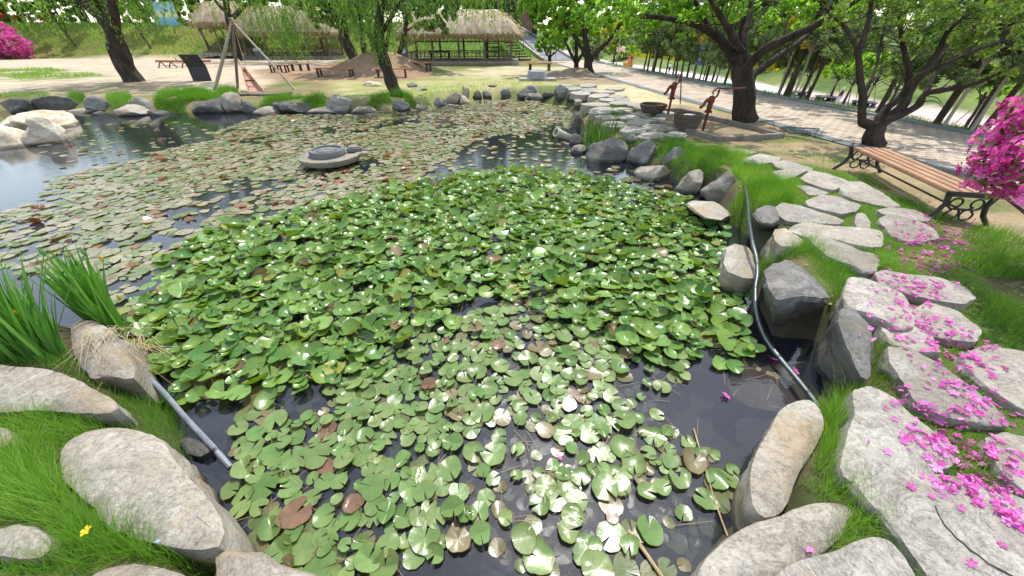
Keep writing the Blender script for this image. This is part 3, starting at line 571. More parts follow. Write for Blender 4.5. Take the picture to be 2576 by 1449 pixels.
# ------------------------------------------------------------------ lily pads
def pads(pos, R, yaw, cup, wave, fold, tilt, tdir, colr, na=22, rings=(0, .45, .8, .94, 1.0), notch=.14):
    """arrays for many pads: a disc with a slit, dished, waved, folded and tilted"""
    n = len(R); V = []; rr = []; tt = []
    nr = len(rings); nt_ = np.clip(RNG.gamma(2.2, .075, n), .03, .6)[:, None]; TH = nt_+np.tile(np.linspace(0, 1, na), nr)[None]*(2*math.pi-2*nt_); RR = np.repeat(rings, na)
    ph = RNG.uniform(0, 6.3, n)[:, None]; ph2 = RNG.uniform(0, 6.3, n)[:, None]
    am = RNG.uniform(.3, 1.6, n)[:, None]; ph3 = RNG.uniform(0, 6.3, n)[:, None]; wob = 1+am*(.045*np.sin(3*TH+ph)+.03*np.sin(5*TH+ph2)+.022*np.sin(9*TH+ph3)*RR**3)+.06*np.cos(2*(TH-ph3))
    x = RR*np.cos(TH)*wob; y = RR*np.sin(TH)*wob
    z = cup[:, None]*RR**2.4+wave[:, None]*RR**2*(np.sin(2*TH+ph)+.6*np.sin(3*TH+ph2)+.4*np.sin(7*TH+ph))+(RNG.uniform(0, 1, n)[:, None] < .35)*.22*np.clip(RR-.72, 0, 1)*np.clip(np.sin(TH+ph3), 0, 1)*3
    z = z+fold[:, None]*np.abs(x)**1.0*np.where(fold[:, None] > 0, 1, 1)
    x = x*np.sqrt(np.clip(1-(.75*fold[:, None])**2, .15, 1))
    V = np.stack([x, y, z], -1)*R[:, None, None]
    c, s = np.cos(tilt)[:, None], np.sin(tilt)[:, None]      # tilt about the local x axis then turn
    y2 = V[..., 1]*c-V[..., 2]*s; z2 = V[..., 1]*s+V[..., 2]*c; V = np.stack([V[..., 0], y2, z2], -1)
    c, s = np.cos(yaw)[:, None], np.sin(yaw)[:, None]
    V = np.stack([V[..., 0]*c-V[..., 1]*s, V[..., 0]*s+V[..., 1]*c, V[..., 2]], -1)
    V[..., 2] -= np.minimum(V[..., 2].min(1), 0)[:, None]*.8
    V = V+pos[:, None, :]
    ii = np.arange(nr*na).reshape(nr, na)
    T = np.stack([ii[:-1, :-1], ii[1:, :-1], ii[1:, 1:], ii[:-1, 1:]], -1).reshape(-1, 4)
    A = {'rr': np.tile(RR, n), 'th': TH.ravel(), 'Col': np.repeat(colr, nr*na, 0)}
    F_ = (T[None]+(np.arange(n)*nr*na)[:, None, None]).reshape(-1, 4)
    return V.reshape(-1, 3), F_, A, nr*na
m, t, b, N, L = nodes('lily_pad')
ca = N('ShaderNodeAttribute', attribute_name='Col'); ra = N('ShaderNodeAttribute', attribute_name='rr'); ta = N('ShaderNodeAttribute', attribute_name='th')
tc = N('ShaderNodeTexCoord'); n1 = N('ShaderNodeTexNoise', Scale=9, Detail=6, Roughness=.65); L(tc.outputs['Object'], n1.inputs['Vector'])
r1 = ramp(N, [(.3, (.72, .7, .66)), (.5, (1, 1, 1)), (.72, (1.3, 1.2, 1.1))]); L(n1.outputs['Fac'], r1.inputs[0])
mx = N('ShaderNodeMix', data_type='RGBA', blend_type='MULTIPLY'); mx.inputs[0].default_value = .8; L(ca.outputs['Color'], mx.inputs[6]); L(r1.outputs[0], mx.inputs[7])
sm = N('ShaderNodeMath', operation='MULTIPLY'); sm.inputs[1].default_value = 23; L(ta.outputs['Fac'], sm.inputs[0])
sn = N('ShaderNodeMath', operation='SINE'); L(sm.outputs[0], sn.inputs[0])
rv = ramp(N, [(.86, (0, 0, 0)), (1.0, (1, 1, 1))]); L(sn.outputs[0], rv.inputs[0])
vm = N('ShaderNodeMix', data_type='RGBA', blend_type='MULTIPLY'); vm.inputs[7].default_value = (1.15, 1.14, 1.05, 1)
L(rv.outputs[0], vm.inputs[0]); L(mx.outputs[2], vm.inputs[6])
rim = ramp(N, [(.93, (0, 0, 0)), (1.0, (1, 1, 1))]); L(ra.outputs['Fac'], rim.inputs[0])
rf = N('ShaderNodeMath', operation='MULTIPLY'); L(rim.outputs[0], rf.inputs[0]); L(n1.outputs['Fac'], rf.inputs[1])
m2 = N('ShaderNodeMix', data_type='RGBA'); m2.inputs[7].default_value = (.16, .075, .03, 1); L(rf.outputs[0], m2.inputs[0]); L(vm.outputs[2], m2.inputs[6])
geo = N('ShaderNodeNewGeometry'); m3 = N('ShaderNodeMix', data_type='RGBA', blend_type='MULTIPLY'); m3.inputs[7].default_value = (1.35, 1.1, .5, 1)
L(geo.outputs['Backfacing'], m3.inputs[0]); L(m2.outputs[2], m3.inputs[6])
ns = N('ShaderNodeTexNoise', Scale=16, Detail=5, Roughness=.6); L(tc.outputs['Object'], ns.inputs['Vector']); rs_ = ramp(N, [(.63, (0, 0, 0)), (.7, (1, 1, 1))]); L(ns.outputs['Fac'], rs_.inputs[0])
ms4 = N('ShaderNodeMix', data_type='RGBA'); ms4.inputs[7].default_value = (.15, .085, .035, 1); L(rs_.outputs[0], ms4.inputs[0]); L(m3.outputs[2], ms4.inputs[6]); L(ms4.outputs[2], b.inputs['Base Color']); b.inputs['Roughness'].default_value = .27; b.inputs['Specular IOR Level'].default_value = .4
bp = N('ShaderNodeBump', Strength=.22, Distance=.006); ad = N('ShaderNodeMath', operation='MULTIPLY_ADD'); L(sn.outputs[0], ad.inputs[0]); ad.inputs[1].default_value = .04; n1b = N('ShaderNodeTexNoise', Scale=22, Detail=3); L(tc.outputs['Object'], n1b.inputs['Vector']); L(n1b.outputs['Fac'], ad.inputs[2])
L(ad.outputs[0], bp.inputs['Height']); L(bp.outputs[0], b.inputs['Normal'])
tr = N('ShaderNodeBsdfTranslucent'); mc = N('ShaderNodeMix', data_type='RGBA', blend_type='MULTIPLY'); mc.inputs[0].default_value = 1; mc.inputs[7].default_value = (1.3, 1.2, .3, 1)
L(m2.outputs[2], mc.inputs[6]); L(mc.outputs[2], tr.inputs[0]); ms = N('ShaderNodeMixShader'); ms.inputs[0].default_value = .28
L(b.outputs[0], ms.inputs[1]); L(tr.outputs[0], ms.inputs[2]); L(ms.outputs[0], t.nodes['Material Output'].inputs[0])
M_pad = m
Z_NEAR = [(580,1060),(560,1150),(560,1260),(620,1350),(700,1500),(1700,1500),(1745,1420),(1840,1330),(1880,1270),(1872,1180),(1800,1130),(1710,1060),(1700,990),(1800,940),(1890,900),(1650,820),(1350,720),(1150,780),(900,880),(700,960)]
Z_MID = [(350,950),(345,850),(400,760),(425,650),(560,590),(720,540),(900,510),(1060,462),(1200,445),(1330,425),(1480,448),(1600,465),(1740,520),(1830,590),(1815,640),(1822,690),(1880,740),(1910,800),(1900,880),(1800,930),(1680,890),(1500,800),(1350,740),(1180,760),(980,870),(820,960),(640,1030),(430,1000),(380,960)]
Z_FAR = [(-500,640),(0,640),(200,690),(300,780),(400,760),(425,650),(560,590),(720,540),(900,510),(1010,470),(1090,400),(1150,375),(1210,345),(1330,330),(1400,325),(1440,300),(1425,272),(1310,254),(1230,252),(1160,262),(1060,274),(900,290),(700,294),(640,305),(560,330),(600,350),(450,372),(380,400),(300,420),(160,452),(90,520),(-60,560),(-500,600)]
Z_THIN = [(130,440),(300,410),(450,370),(560,330),(300,300),(200,300),(130,380)]
Z_RIGHT = [(1090,400),(1150,375),(1400,325),(1470,395),(1600,430),(1740,520),(1480,448),(1330,425),(1200,445),(1060,462)]
HOSE_PX = [(1872,455),(1880,500),(1885,560),(1893,610),(1903,650),(1905,690),(1900,730),(1904,790),(1925,850),(1965,905),(2015,965),(2060,1025)]
HOSE_W = PP(HOSE_PX, .1)
def hose_far(X, Y): return np.min([np.hypot(X[:, None]-(HOSE_W[i]*(1-f)+HOSE_W[i+1]*f)[0], Y[:, None]-(HOSE_W[i]*(1-f)+HOSE_W[i+1]*f)[1]).min(1) for i in range(len(HOSE_W)-1) for f in (0, .25, .5, .75)], 0) > .13
pads_all = []                                               # (x, y, z, R, kind)
grid = {}
def free(x, y, r, k, kk):
    i, j = int(x/.3), int(y/.3)
    for a in range(i-2, i+3):
        for b_ in range(j-2, j+3):
            for (X, Y, R, k2) in grid.get((a, b_), ()):
                if k2 == k and (X-x)**2+(Y-y)**2 < (kk*(r+R))**2: return False
    return True
def scatter(zone_px, tries, rlo, rhi, kk, k, lim=99999, dens=None):
    z = PP(zone_px); lo, hi = z.min(0), z.max(0); n = 0
    X = RNG.uniform(lo[0], hi[0], tries); Y = RNG.uniform(lo[1], hi[1], tries); R = RNG.uniform(rlo, rhi, tries)
    sdz = sdist(X, Y, z); ok = (sdz < (.3 if k == 'far' else 0)+.5*(vnoise(X, Y, 1.3, 45)-.5)+(.25 if k == 'mid' else 0)*(RNG.uniform(-1, 1, tries))) & (sdist(X, Y, POND) < -.06) & hose_far(X, Y)
    if dens is not None: ok &= RNG.uniform(0, 1, tries) < dens(X, Y)
    for x, y, r in zip(X[ok], Y[ok], R[ok]):
        if free(x, y, r, k, kk):
            grid.setdefault((int(x/.3), int(y/.3)), []).append((x, y, r, k)); pads_all.append((x, y, r, k)); n += 1
            if n >= lim: break
    return n
scatter(Z_MID, 24000, .05, .125, .50, 'mid', dens=lambda x, y: .35+.65*ss(.28, .45, vnoise(x, y, 1.7, 44)))
for k_ in [p for p in pads_all if p[3] == 'mid']: grid.setdefault((int(k_[0]/.3), int(k_[1]/.3)), []).append((k_[0], k_[1], k_[2]*.55, 'near'))
for gx_, gy_, gr_ in ((1425,1225,.085),(1395,1262,.08),(1450,1265,.075),(1418,1195,.06),(1460,1205,.07),(1440,1300,.075)):  # extra pads added to cover the sun's glint on the water
    q_ = P(gx_, gy_, 0); pads_all.append((q_.x, q_.y, gr_, 'near')); grid.setdefault((int(q_.x/.3), int(q_.y/.3)), []).append((q_.x, q_.y, gr_, 'near'))
scatter(Z_NEAR, 9500, .04, .104, .66, 'near', dens=lambda x, y: .07+.93*ss(.36, .56, vnoise(x, y, 1.5, 43))); scatter(Z_NEAR, 2600, .04, .09, .62, 'low')
scatter(Z_MID, 5000, .07, .12, .66, 'low')
gap = lambda x, y: .06+.94*ss(.34, .5, .6*vnoise(x, y, .55, 41)+.4*vnoise(x, y, 1.9, 46))
scatter(Z_FAR, 75000, .05, .145, .62, 'far', dens=lambda x, y: gap(x, y)*(1-.62*ss(9.5, 13, y)))
scatter(Z_FAR, 9000, .08, .14, .8, 'low', dens=lambda x, y: ss(.4, .55, vnoise(x, y, .55, 41)))
scatter(Z_THIN, 900, .05, .11, 1.0, 'far', lim=90); scatter(Z_RIGHT, 900, .06, .12, .9, 'far', lim=130)
pa = np.array([(x, y, r) for x, y, r, k in pads_all]); pk = np.array([k for *_, k in pads_all])
n = len(pa); u = lambda a, b_: RNG.uniform(a, b_, n)
near, mid, far, low = (pk == q for q in ('near', 'mid', 'far', 'low'))
dist = np.hypot(pa[:, 0], pa[:, 1])
isfar = (far | (low & ~inpoly(pa[:, 0], pa[:, 1], PP(Z_NEAR)) & ~inpoly(pa[:, 0], pa[:, 1], PP(Z_MID))))
hgt = np.where(mid, u(.012, .085), np.where(near, u(.006, .035), np.where(low, np.where(u(0, 1) < .6, u(-.10, -.012), u(.002, .005)), u(.006, .02))))
cup = np.where(mid, u(.0, .42), np.where(near, u(-.02, .08)+(u(0, 1) < .14)*.15, u(-.01, .05)))
wave = np.where(mid, u(.02, .10), np.where(near, u(.01, .055), u(.008, .04)))
fold = np.where(mid & (u(0, 1) < .3), u(.2, .75), np.where(near & (u(0, 1) < .12), u(.2, .6), np.where(far & (pa[:, 2] < .1) & (u(0, 1) < .035), u(.2, .7), 0)))
tilt = np.where(mid, np.abs(RNG.normal(0, .27, n)), np.where(near, np.abs(RNG.normal(0, .085, n)), np.where(far & (pa[:, 2] < .1) & (u(0, 1) < .035), u(.25, .7), np.abs(RNG.normal(0, .012, n)))))
yaw = u(0, 6.3)
tv = u(0, 1)[:, None]; t2 = u(0, 1)[:, None]
c_mid = np.array([.085, .205, .046])*(1-tv)+np.array([.19, .305, .065])*tv; c_mid = np.where(t2 < .045, np.array([.23, .26, .055]), c_mid); c_mid = np.where(t2 < .02, np.array([.2, .15, .07]), c_mid)
c_near = np.array([.11, .21, .055])*(1-tv)+np.array([.18, .25, .085])*tv
c_near = np.where(t2 < .08, np.array([.18, .155, .08]), c_near); c_near = np.where(t2 < .025, np.array([.17, .10, .06]), c_near)
c_far = np.array([.20, .235, .11])*(1-tv)+np.array([.33, .285, .20])*tv; c_far = np.where(t2 < .18, np.array([.15, .20, .07]), c_far); c_far = np.where(t2 > .93, np.array([.24, .13, .07]), c_far)
c_far = np.where((fold+tilt > .3)[:, None], np.array([.20, .085, .035])*(.5+.6*tv), c_far)
c_low = np.array([.10, .15, .05])*(1-tv)+np.array([.15, .115, .055])*tv
colr = np.where(mid[:, None], c_mid, np.where(near[:, None], c_near, np.where(isfar[:, None], c_far, c_low)))
colr = colr*u(.85, 1.15)[:, None]
app = pa[:, 2]*F/(pa[:, 1]*CP+CAMH*SP)
uu = pa[:, 0]*F/(pa[:, 1]*CP+CAMH*SP); vv = (pa[:, 1]*SP-CAMH*CP)*F/(pa[:, 1]*CP+CAMH*SP)
seen = (np.abs(uu) < 1270) & (vv > -715) & (vv < 700) & ~low
order = np.argsort(-np.where(seen, app, 0)); single = np.zeros(n, bool); single[order[:300]] = True
pos = np.c_[pa[:, :2], hgt]
LAB = {'near': 'flat green lily pad lying on the open water near the camera', 'mid': 'raised glossy dished lily pad standing clear of the water', 'far': 'dull olive lily pad floating flat beyond the glossy ones',
       'red': 'reddish brown lily pad lying among the green ones near the camera', 'fold': 'folded green lily pad with its two halves turned up'}
for i in np.where(single)[0]:
    s_ = slice(i, i+1)
    Vp, Fp, Ap, _ = pads(np.zeros((1, 3)), pa[s_, 2], yaw[s_], cup[s_], wave[s_], fold[s_], tilt[s_], None, colr[s_], 30, (0, .3, .6, .85, .95, 1))
    o = npmesh('lily_pad', Vp, Fp, M_pad, Ap); o.location = pos[i]
    kk = 'fold' if fold[i] > .2 else ('red' if colr[i, 0] > colr[i, 1]*1.15 else pk[i])
    tag(o, LAB[kk], 'lily pad', 'lily pads: '+{'near': 'flat green', 'mid': 'raised glossy', 'far': 'dull olive', 'red': 'reddish', 'fold': 'folded'}[kk])
def bulk(name, msk, na, rings):
    i = np.where(msk)[0]
    Vp, Fp, Ap, _ = pads(pos[i], pa[i, 2], yaw[i], cup[i], wave[i], fold[i], tilt[i], None, colr[i], na, rings)
    kind(npmesh(name, Vp, Fp, M_pad, Ap), 'stuff')
bulk('raised_lily_pads', ~single & (mid | near), 18, (0, .5, .9, 1)); bulk('floating_lily_pads', ~single & far, 14, (0, .6, 1)); bulk('submerged_lily_pads', ~single & low, 14, (0, .6, 1))
print('pads', n, {q: int((pk == q).sum()) for q in ('near', 'mid', 'far', 'low')})

# lily stems under the near water, pine needles and bits afloat on it
zn = PP(Z_NEAR); k_ = 260; xs = RNG.uniform(zn[:, 0].min(), zn[:, 0].max()+.4, k_); ys = RNG.uniform(zn[:, 1].min(), zn[:, 1].max(), k_); ok = sdist(xs, ys, POND) < -.1; xs, ys = xs[ok], ys[ok]; k_ = len(xs)
a = RNG.uniform(0, 3.14, k_); l_ = RNG.uniform(.04, .15, k_); dx, dy = np.cos(a)*l_, np.sin(a)*l_; wx, wy = -np.sin(a)*.001, np.cos(a)*.001; z_ = np.full(k_, .006)+RNG.uniform(0, .02, k_)
V = np.stack([np.c_[xs-dx+wx, ys-dy+wy, z_], np.c_[xs-dx-wx, ys-dy-wy, z_], np.c_[xs+dx-wx, ys+dy-wy, z_], np.c_[xs+dx+wx, ys+dy+wy, z_]], 1).reshape(-1, 3)
M_litter = M_noise('dry_litter', [(.3, (.25, .15, .07)), (.7, (.48, .36, .2))], 6, .8, .1)
kind(npmesh('floating_pine_needles', V, np.arange(4*k_).reshape(-1, 4), M_litter), 'stuff')
i_ = RNG.choice(np.where(near)[0], min(260, near.sum()), replace=False); V = []
for i in i_:
    p = pos[i]; e = p+np.array([RNG.normal(0, .16), RNG.normal(.05, .16), -.42]); m_ = (p+e)/2+np.array([RNG.normal(0, .08), RNG.normal(0, .08), .05]); sd = np.array([.004, .001, 0])
    for q0, q1 in ((p-np.array([0, 0, .006]), m_), (m_, e)): V += [q0-sd, q0+sd, q1+sd, q1-sd]
kind(npmesh('lily_stems', np.array(V), np.arange(len(V)).reshape(-1, 4), M_flat('lily_stem', (.3, .22, .1), .7)), 'stuff')
# ------------------------------------------------------------------ grass, reeds, iris, azaleas, straw
def blades(P0, h, wd, lean, bend, tint, seg=3, yaw=None):
    """arrays of tapering blades: roots P0 (n,3), heights, widths, lean vectors (n,2), bend"""
    n = len(P0); yaw = RNG.uniform(0, 6.3, n) if yaw is None else yaw
    side = np.stack([np.cos(yaw), np.sin(yaw), 0*yaw], -1); V = []
    for k in range(seg+1):
        f = k/seg; off = np.c_[lean*(f*.5+bend[:, None]*f*f)*h[:, None], h*(f-.22*bend*f*f)]
        c = P0+off; w_ = wd*(1-f)**.7*(1 if k < seg else 0)
        if k < seg: V += [c-side*w_[:, None]/2, c+side*w_[:, None]/2]
        else: V += [c]
    V = np.stack(V, 1); m_ = V.shape[1]; T = []
    for k in range(seg-1): T += [(2*k, 2*k+1, 2*k+3), (2*k, 2*k+3, 2*k+2)]
    T += [(2*seg-2, 2*seg-1, 2*seg)]
    F_ = (np.array(T)[None]+(np.arange(n)*m_)[:, None, None]).reshape(-1, 3)
    return V.reshape(-1, 3), F_, np.repeat(tint, m_)
def join(parts):
    V, F_, A, o = [], [], [], 0
    for v, f, a in parts:
        V.append(v); F_.append(f+o); A.append(a); o += len(v)
    return np.concatenate(V), np.concatenate(F_), np.concatenate(A)
def offslab(X, Y, shrink=1):
    ok = np.ones(len(X), bool)
    for s in SLABS:
        lo, hi = s.min(0), s.max(0); c = (X > lo[0]) & (X < hi[0]) & (Y > lo[1]) & (Y < hi[1]) & ok
        if c.any(): i = np.where(c)[0]; ok[i[inpoly(X[i], Y[i], s)]] = False
    return ok
def tuft(px, dens, hlo, hhi, wd=.004, lean=(0, 0), tint=(.2, .8), z=G0, slab=True, bend=.35, seg=3, clump=0, maxn=60000):
    pol = PP(px, z); lo, hi = pol.min(0), pol.max(0); n = int(min(dens*(hi-lo).prod(), maxn*3))
    X = RNG.uniform(lo[0], hi[0], n); Y = RNG.uniform(lo[1], hi[1], n)
    ok = inpoly(X, Y, pol)
    if clump: ok &= vnoise(X, Y, 1/clump, 33) > .42
    X, Y = X[ok], Y[ok]
    if slab: ok = offslab(X, Y); X, Y = X[ok], Y[ok]
    n = len(X); Z = ground(X, Y); ok = Z > -.08; X, Y, Z = X[ok], Y[ok], Z[ok]; n = len(X)
    ed = 1-.5*ss(-.15, 0, sdist(X, Y, pol))
    lump = .55+.75*vnoise(X, Y, 4.5, 35)
    h = RNG.uniform(hlo, hhi, n)*ed*lump
    ln = np.array(lean)[None]+RNG.normal(0, .38, (n, 2))
    tn = np.clip(tint[0]+(tint[1]-tint[0])*(.5*RNG.uniform(0, 1, n)+.5*vnoise(X, Y, 2.2, 36)), 0, 1)
    return blades(np.c_[X, Y, Z-.02], h, np.full(n, wd)*RNG.uniform(.7, 1.3, n), ln, np.abs(RNG.normal(bend, .2, n)), tn, seg)
M_grass = M_leaf('grass_blade', [(0, (.05, .13, .018)), (.35, (.11, .25, .03)), (.7, (.20, .37, .045)), (.9, (.32, .40, .09)), (1, (.45, .40, .2))], .45, .55)
near_l = [tuft([(150,1285),(280,1345),(420,1385),(560,1385),(600,1410),(400,1430),(200,1390)], 5000, .2, .42, .004, (.1, .15), (.35, .95)), tuft([(-60,1040),(100,1036),(200,1036),(290,1062),(240,1090),(160,1135),(150,1180),(60,1170),(-60,1110)], 7500, .16, .34, .004, (-.1, .1), (.3, .9)),
  tuft([(255,985),(335,950),(400,965),(425,1010),(445,1075),(440,1125),(390,1092),(345,1076),(285,1070)], 8500, .12, .28, .003, (.1, .2)),
  tuft([(-60,1120),(50,1110),(150,1175),(205,1250),(275,1320),(240,1370),(120,1325),(-60,1320)], 7500, .22, .46, .004, (-.25, .25), (.3, .9)),
  tuft([(120,1362),(240,1310),(400,1352),(555,1352),(610,1390),(560,1400),(480,1440),(400,1418),(270,1428),(215,1470),(-60,1480),(-60,1405),(110,1405)], 7500, .14, .36, .004, (.15, .25), (.3, .95)),
  tuft([(555,1440),(640,1402),(760,1452),(840,1475),(840,1520),(560,1520)], 900, .08, .2, .003, (0, .3), (.3, 1), slab=False),
  tuft([(-100,880),(100,890),(190,905),(300,945),(260,985),(160,935),(0,915),(-100,915)], 4200, .15, .3, .004, (-.1, .1)),
  tuft([(430,1080),(520,1130),(500,1200),(470,1190),(440,1140)], 1500, .1, .3, .003, (.3, .1), slab=False)]
V, T, A = join(near_l); kind(npmesh('bank_grass', V, T, M_grass, {'tint': A}), 'stuff'); print('grass', len(T))
near_r = [tuft([(1840,495),(1885,465),(1900,560),(1885,620),(1850,590)], 6000, .16, .34, .004, (0, 0), (.3, .9), slab=False), tuft([(2100,640),(2240,660),(2270,720),(2220,700),(2150,700)], 4000, .1, .24, .004, (0, 0), (.3, .9)), tuft([(1908,595),(1960,622),(2040,615),(2100,652),(2155,700),(2145,750),(2100,775),(2085,725),(2020,660),(1960,650),(1915,672)], 6000, .16, .34, .0035, (.0, .1)),
  tuft([(1735,378),(1830,388),(1880,400),(1930,430),(2010,470),(2030,515),(1900,530),(1870,505),(1800,440),(1740,436)], 3600, .06, .34, .005, (0, 0), (.25, .95), clump=.34),
  tuft([(1815,525),(1880,520),(1892,580),(1850,590)], 4500, .15, .3, .004, (0, .1)), tuft([(1880,470),(1960,480),(2000,520),(1900,530),(1880,520)], 4000, .2, .36, .004),
  tuft([(1985,560),(2060,556),(2110,562),(2090,600),(2010,588)], 3000, .1, .22, .004), tuft([(2190,850),(2230,850),(2290,960),(2282,1000),(2200,980)], 7500, .12, .26, .0035),
  tuft([(2068,985),(2150,965),(2190,1005),(2160,1060),(2140,1175),(2100,1210),(2040,1190),(2065,1100)], 8000, .2, .42, .004, (.05, .15), (.2, .85)),
  tuft([(2010,1210),(2140,1185),(2220,1225),(2265,1315),(2340,1405),(2400,1500),(2290,1500),(2230,1372),(2185,1352),(2100,1392),(2050,1375),(2130,1285),(2060,1262)], 7500, .15, .36, .004, (0, .15), (.3, .95)),
  tuft([(2140,1185),(2300,1190),(2430,1140),(2520,1190),(2640,1260),(2520,1255),(2390,1210),(2210,1205)], 4500, .08, .2, .004, (0, 0), (.3, .95)),
  tuft([(2380,600),(2470,560),(2600,600),(2720,700),(2720,940),(2560,880),(2460,830),(2440,740),(2400,700)], 3400, .04, .26, .005, (0, 0), (0, .75), clump=.4),
  tuft([(1960,850),(2060,860),(2050,910),(1990,900)], 5000, .1, .24, .003), tuft([(2040,580),(2220,590),(2260,690),(2140,700)], 2400, .08, .2, .004, (0, 0), (.3, .8)),
  tuft([(1880,395),(2130,440),(2400,570),(2340,610),(2720,900),(2720,1500),(2300,1500),(2250,1200),(2190,1000),(2190,800),(2090,620),(1960,560),(1940,480)], 3600, .03, .10, .006, (0, 0), (.3, .95)),
  tuft([(2100,462),(2170,440),(2380,545),(2430,580),(2330,575),(2250,515)], 1400, .1, .26, .005, (0, 0), (.1, .6), clump=.5),
  tuft([(1900,345),(2140,375),(2120,430),(1960,400)], 500, .05, .12, .006, (0, 0), (.2, .7), clump=.9)]
V, T, A = join(near_r); kind(npmesh('bank_grass', V, T, M_grass, {'tint': A}), 'stuff'); print('grass', len(T))
far_g = [tuft([(1470,300),(1520,262),(1640,290),(1740,360),(1740,400),(1600,360),(1500,350),(1450,330)], 1100, .08, .2, .008, (0, 0), (0, .5), clump=.35),
  tuft([(1640,372),(1740,372),(1760,400),(1820,440),(1730,440)], 1500, .15, .32, .007, (0, 0), (.1, .6)), tuft([(1480,395),(1590,350),(1640,370),(1600,420)], 700, .1, .3, .007, (0, 0), (.1, .5)),
  tuft([(400,238),(470,226),(560,236),(560,262),(470,270),(430,286),(380,270)], 1500, .10, .46, .012, (0, -.2), (.0, .65), slab=False, clump=.45), tuft([(545,226),(600,226),(600,244),(550,240)], 900, .2, .4, .012, (0, 0), (.2, .6)),
  tuft([(640,256),(700,244),(820,244),(830,268),(760,272),(640,266)], 1300, .10, .42, .012, (0, -.1), (.1, .7), slab=False, clump=.4), tuft([(268,244),(330,240),(330,270),(270,262)], 500, .2, .5, .012, (0, 0), (.2, .7)),
  tuft([(170,244),(215,240),(215,276),(180,272)], 700, .2, .5, .012, (0, 0), (.1, .5)), tuft([(-100,240),(130,236),(130,250),(-100,252)], 200, .1, .3, .012, (0, 0), (.1, .5)),
  tuft([(905,262),(935,244),(1000,236),(1060,240),(1100,258),(1080,272),(1000,276),(930,278)], 1600, .10, .42, .012, (0, -.1), (.15, .85), slab=False, clump=.4),
  tuft([(1060,236),(1200,222),(1300,218),(1300,228),(1180,244),(1100,256)], 260, .1, .28, .012, (0, 0), (.5, 1)), tuft([(830,236),(1240,206),(1300,214),(1100,232),(900,248)], 90, .06, .16, .014, (0, 0), (.5, .95), clump=.8),
  tuft([(1220,205),(1330,190),(1440,206),(1300,214)], 60, .05, .14, .014, (0, 0), (.5, .95), clump=.8), tuft([(-60,180),(120,172),(270,190),(60,204)], 60, .1, .3, .03, (0, 0), (.4, .8), clump=1.6)]
V, T, A = join(far_g); kind(npmesh('shore_grass', V, T, M_grass, {'tint': A}), 'stuff'); print('grass', len(T))
# strip of iris-like grass at the far edge of the road
ys = RNG.uniform(4, 44, 5200); xs = ROADX(ys)+4.75+RNG.uniform(0, .7, len(ys)); ok = vnoise(xs, ys, .8, 51) > .3; xs, ys = xs[ok], ys[ok]; n_ = len(xs)
V, T, A = blades(np.c_[xs, ys, ground(xs, ys)-.02], RNG.uniform(.08, .22, n_), np.full(n_, .02), RNG.normal(0, .4, (n_, 2)), np.abs(RNG.normal(.3, .2, n_)), RNG.uniform(.1, .7, n_))
kind(npmesh('roadside_grass', V, T, M_grass, {'tint': A}), 'stuff')
# hillside grass behind the pavilions: tussocks
n_ = 26000; xs = RNG.uniform(-75, 6, n_); ys = RNG.uniform(44, 64, n_); z_ = ground(xs, ys); ok = (z_ > .55) & (xs < 3.0-.205*(ys-45.5)); xs, ys, z_ = xs[ok], ys[ok], z_[ok]; n_ = len(xs)
V, T, A = blades(np.c_[xs, ys, z_-.05], RNG.uniform(.2, .6, n_), np.full(n_, .11), RNG.normal(0, .5, (n_, 2)), np.abs(RNG.normal(.4, .2, n_)), np.clip(np.where(xs > -14, .42, .72)+RNG.normal(0, .14, n_), 0, 1), 2)
kind(npmesh('hillside_grass', V, T, M_grass, {'tint': A}), 'stuff')
# yellow flowers on the far right slope
n_ = 30000; t_ = RNG.uniform(0, 1, n_); Yf = RNG.uniform(22, 150, n_); sf = RNG.uniform(5.5, 13, n_); xs = 39+(65-Yf)*.2+sf; z_ = ground(xs, Yf)
ok = vnoise(xs, Yf, .15, 61) > .3; xs, Yf, z_ = xs[ok], Yf[ok], z_[ok]; n_ = len(xs)
V, T, A = blades(np.c_[xs, Yf, z_-.05], RNG.uniform(.4, .9, n_), np.full(n_, .22), RNG.normal(0, .3, (n_, 2)), np.abs(RNG.normal(.3, .2, n_)), np.clip(RNG.normal(.6, .3, n_), 0, 1), 2)
kind(npmesh('yellow_wildflowers', V, T, M_leaf('yellow_flower', [(0, (.12, .2, .03)), (.4, (.45, .38, .02)), (1, (.75, .58, .02))], .3), {'tint': A}), 'stuff')
# reed clump and iris clump: broad leaves
M_reed = M_leaf('reed_leaf', [(0, (.025, .075, .014)), (.6, (.06, .16, .025)), (1, (.16, .30, .05))], .4, .4)
M_iris = M_leaf('iris_leaf', [(0, (.05, .15, .025)), (.6, (.11, .28, .045)), (1, (.22, .42, .09))], .4, .4)
def clump(name, label, cat, base_px, z, n_, hlo, hhi, wd, lean, spreadv, mat, seg=5, group=None, bend=.25):
    pol = PP(base_px, z); c = pol.mean(0); o = empty(name, (c[0], c[1], z)); lo, hi = pol.min(0), pol.max(0)
    X = RNG.uniform(lo[0], hi[0], n_*4); Y = RNG.uniform(lo[1], hi[1], n_*4); k_ = inpoly(X, Y, pol); X, Y = X[k_][:n_], Y[k_][:n_]; n_ = len(X)
    ln = np.array(lean)[None]+(np.c_[X, Y]-c)*spreadv+RNG.normal(0, .16, (n_, 2))
    V, T, A = blades(np.c_[X-c[0], Y-c[1], np.full(n_, -.05)], RNG.uniform(hlo, hhi, n_), np.full(n_, wd)*RNG.uniform(.7, 1.25, n_), ln, np.abs(RNG.normal(bend, .15, n_)), RNG.uniform(0, 1, n_), seg)
    npmesh('leaves', V, T, mat, {'tint': A}, parent=o)
    return tag(o, label, cat, group), c
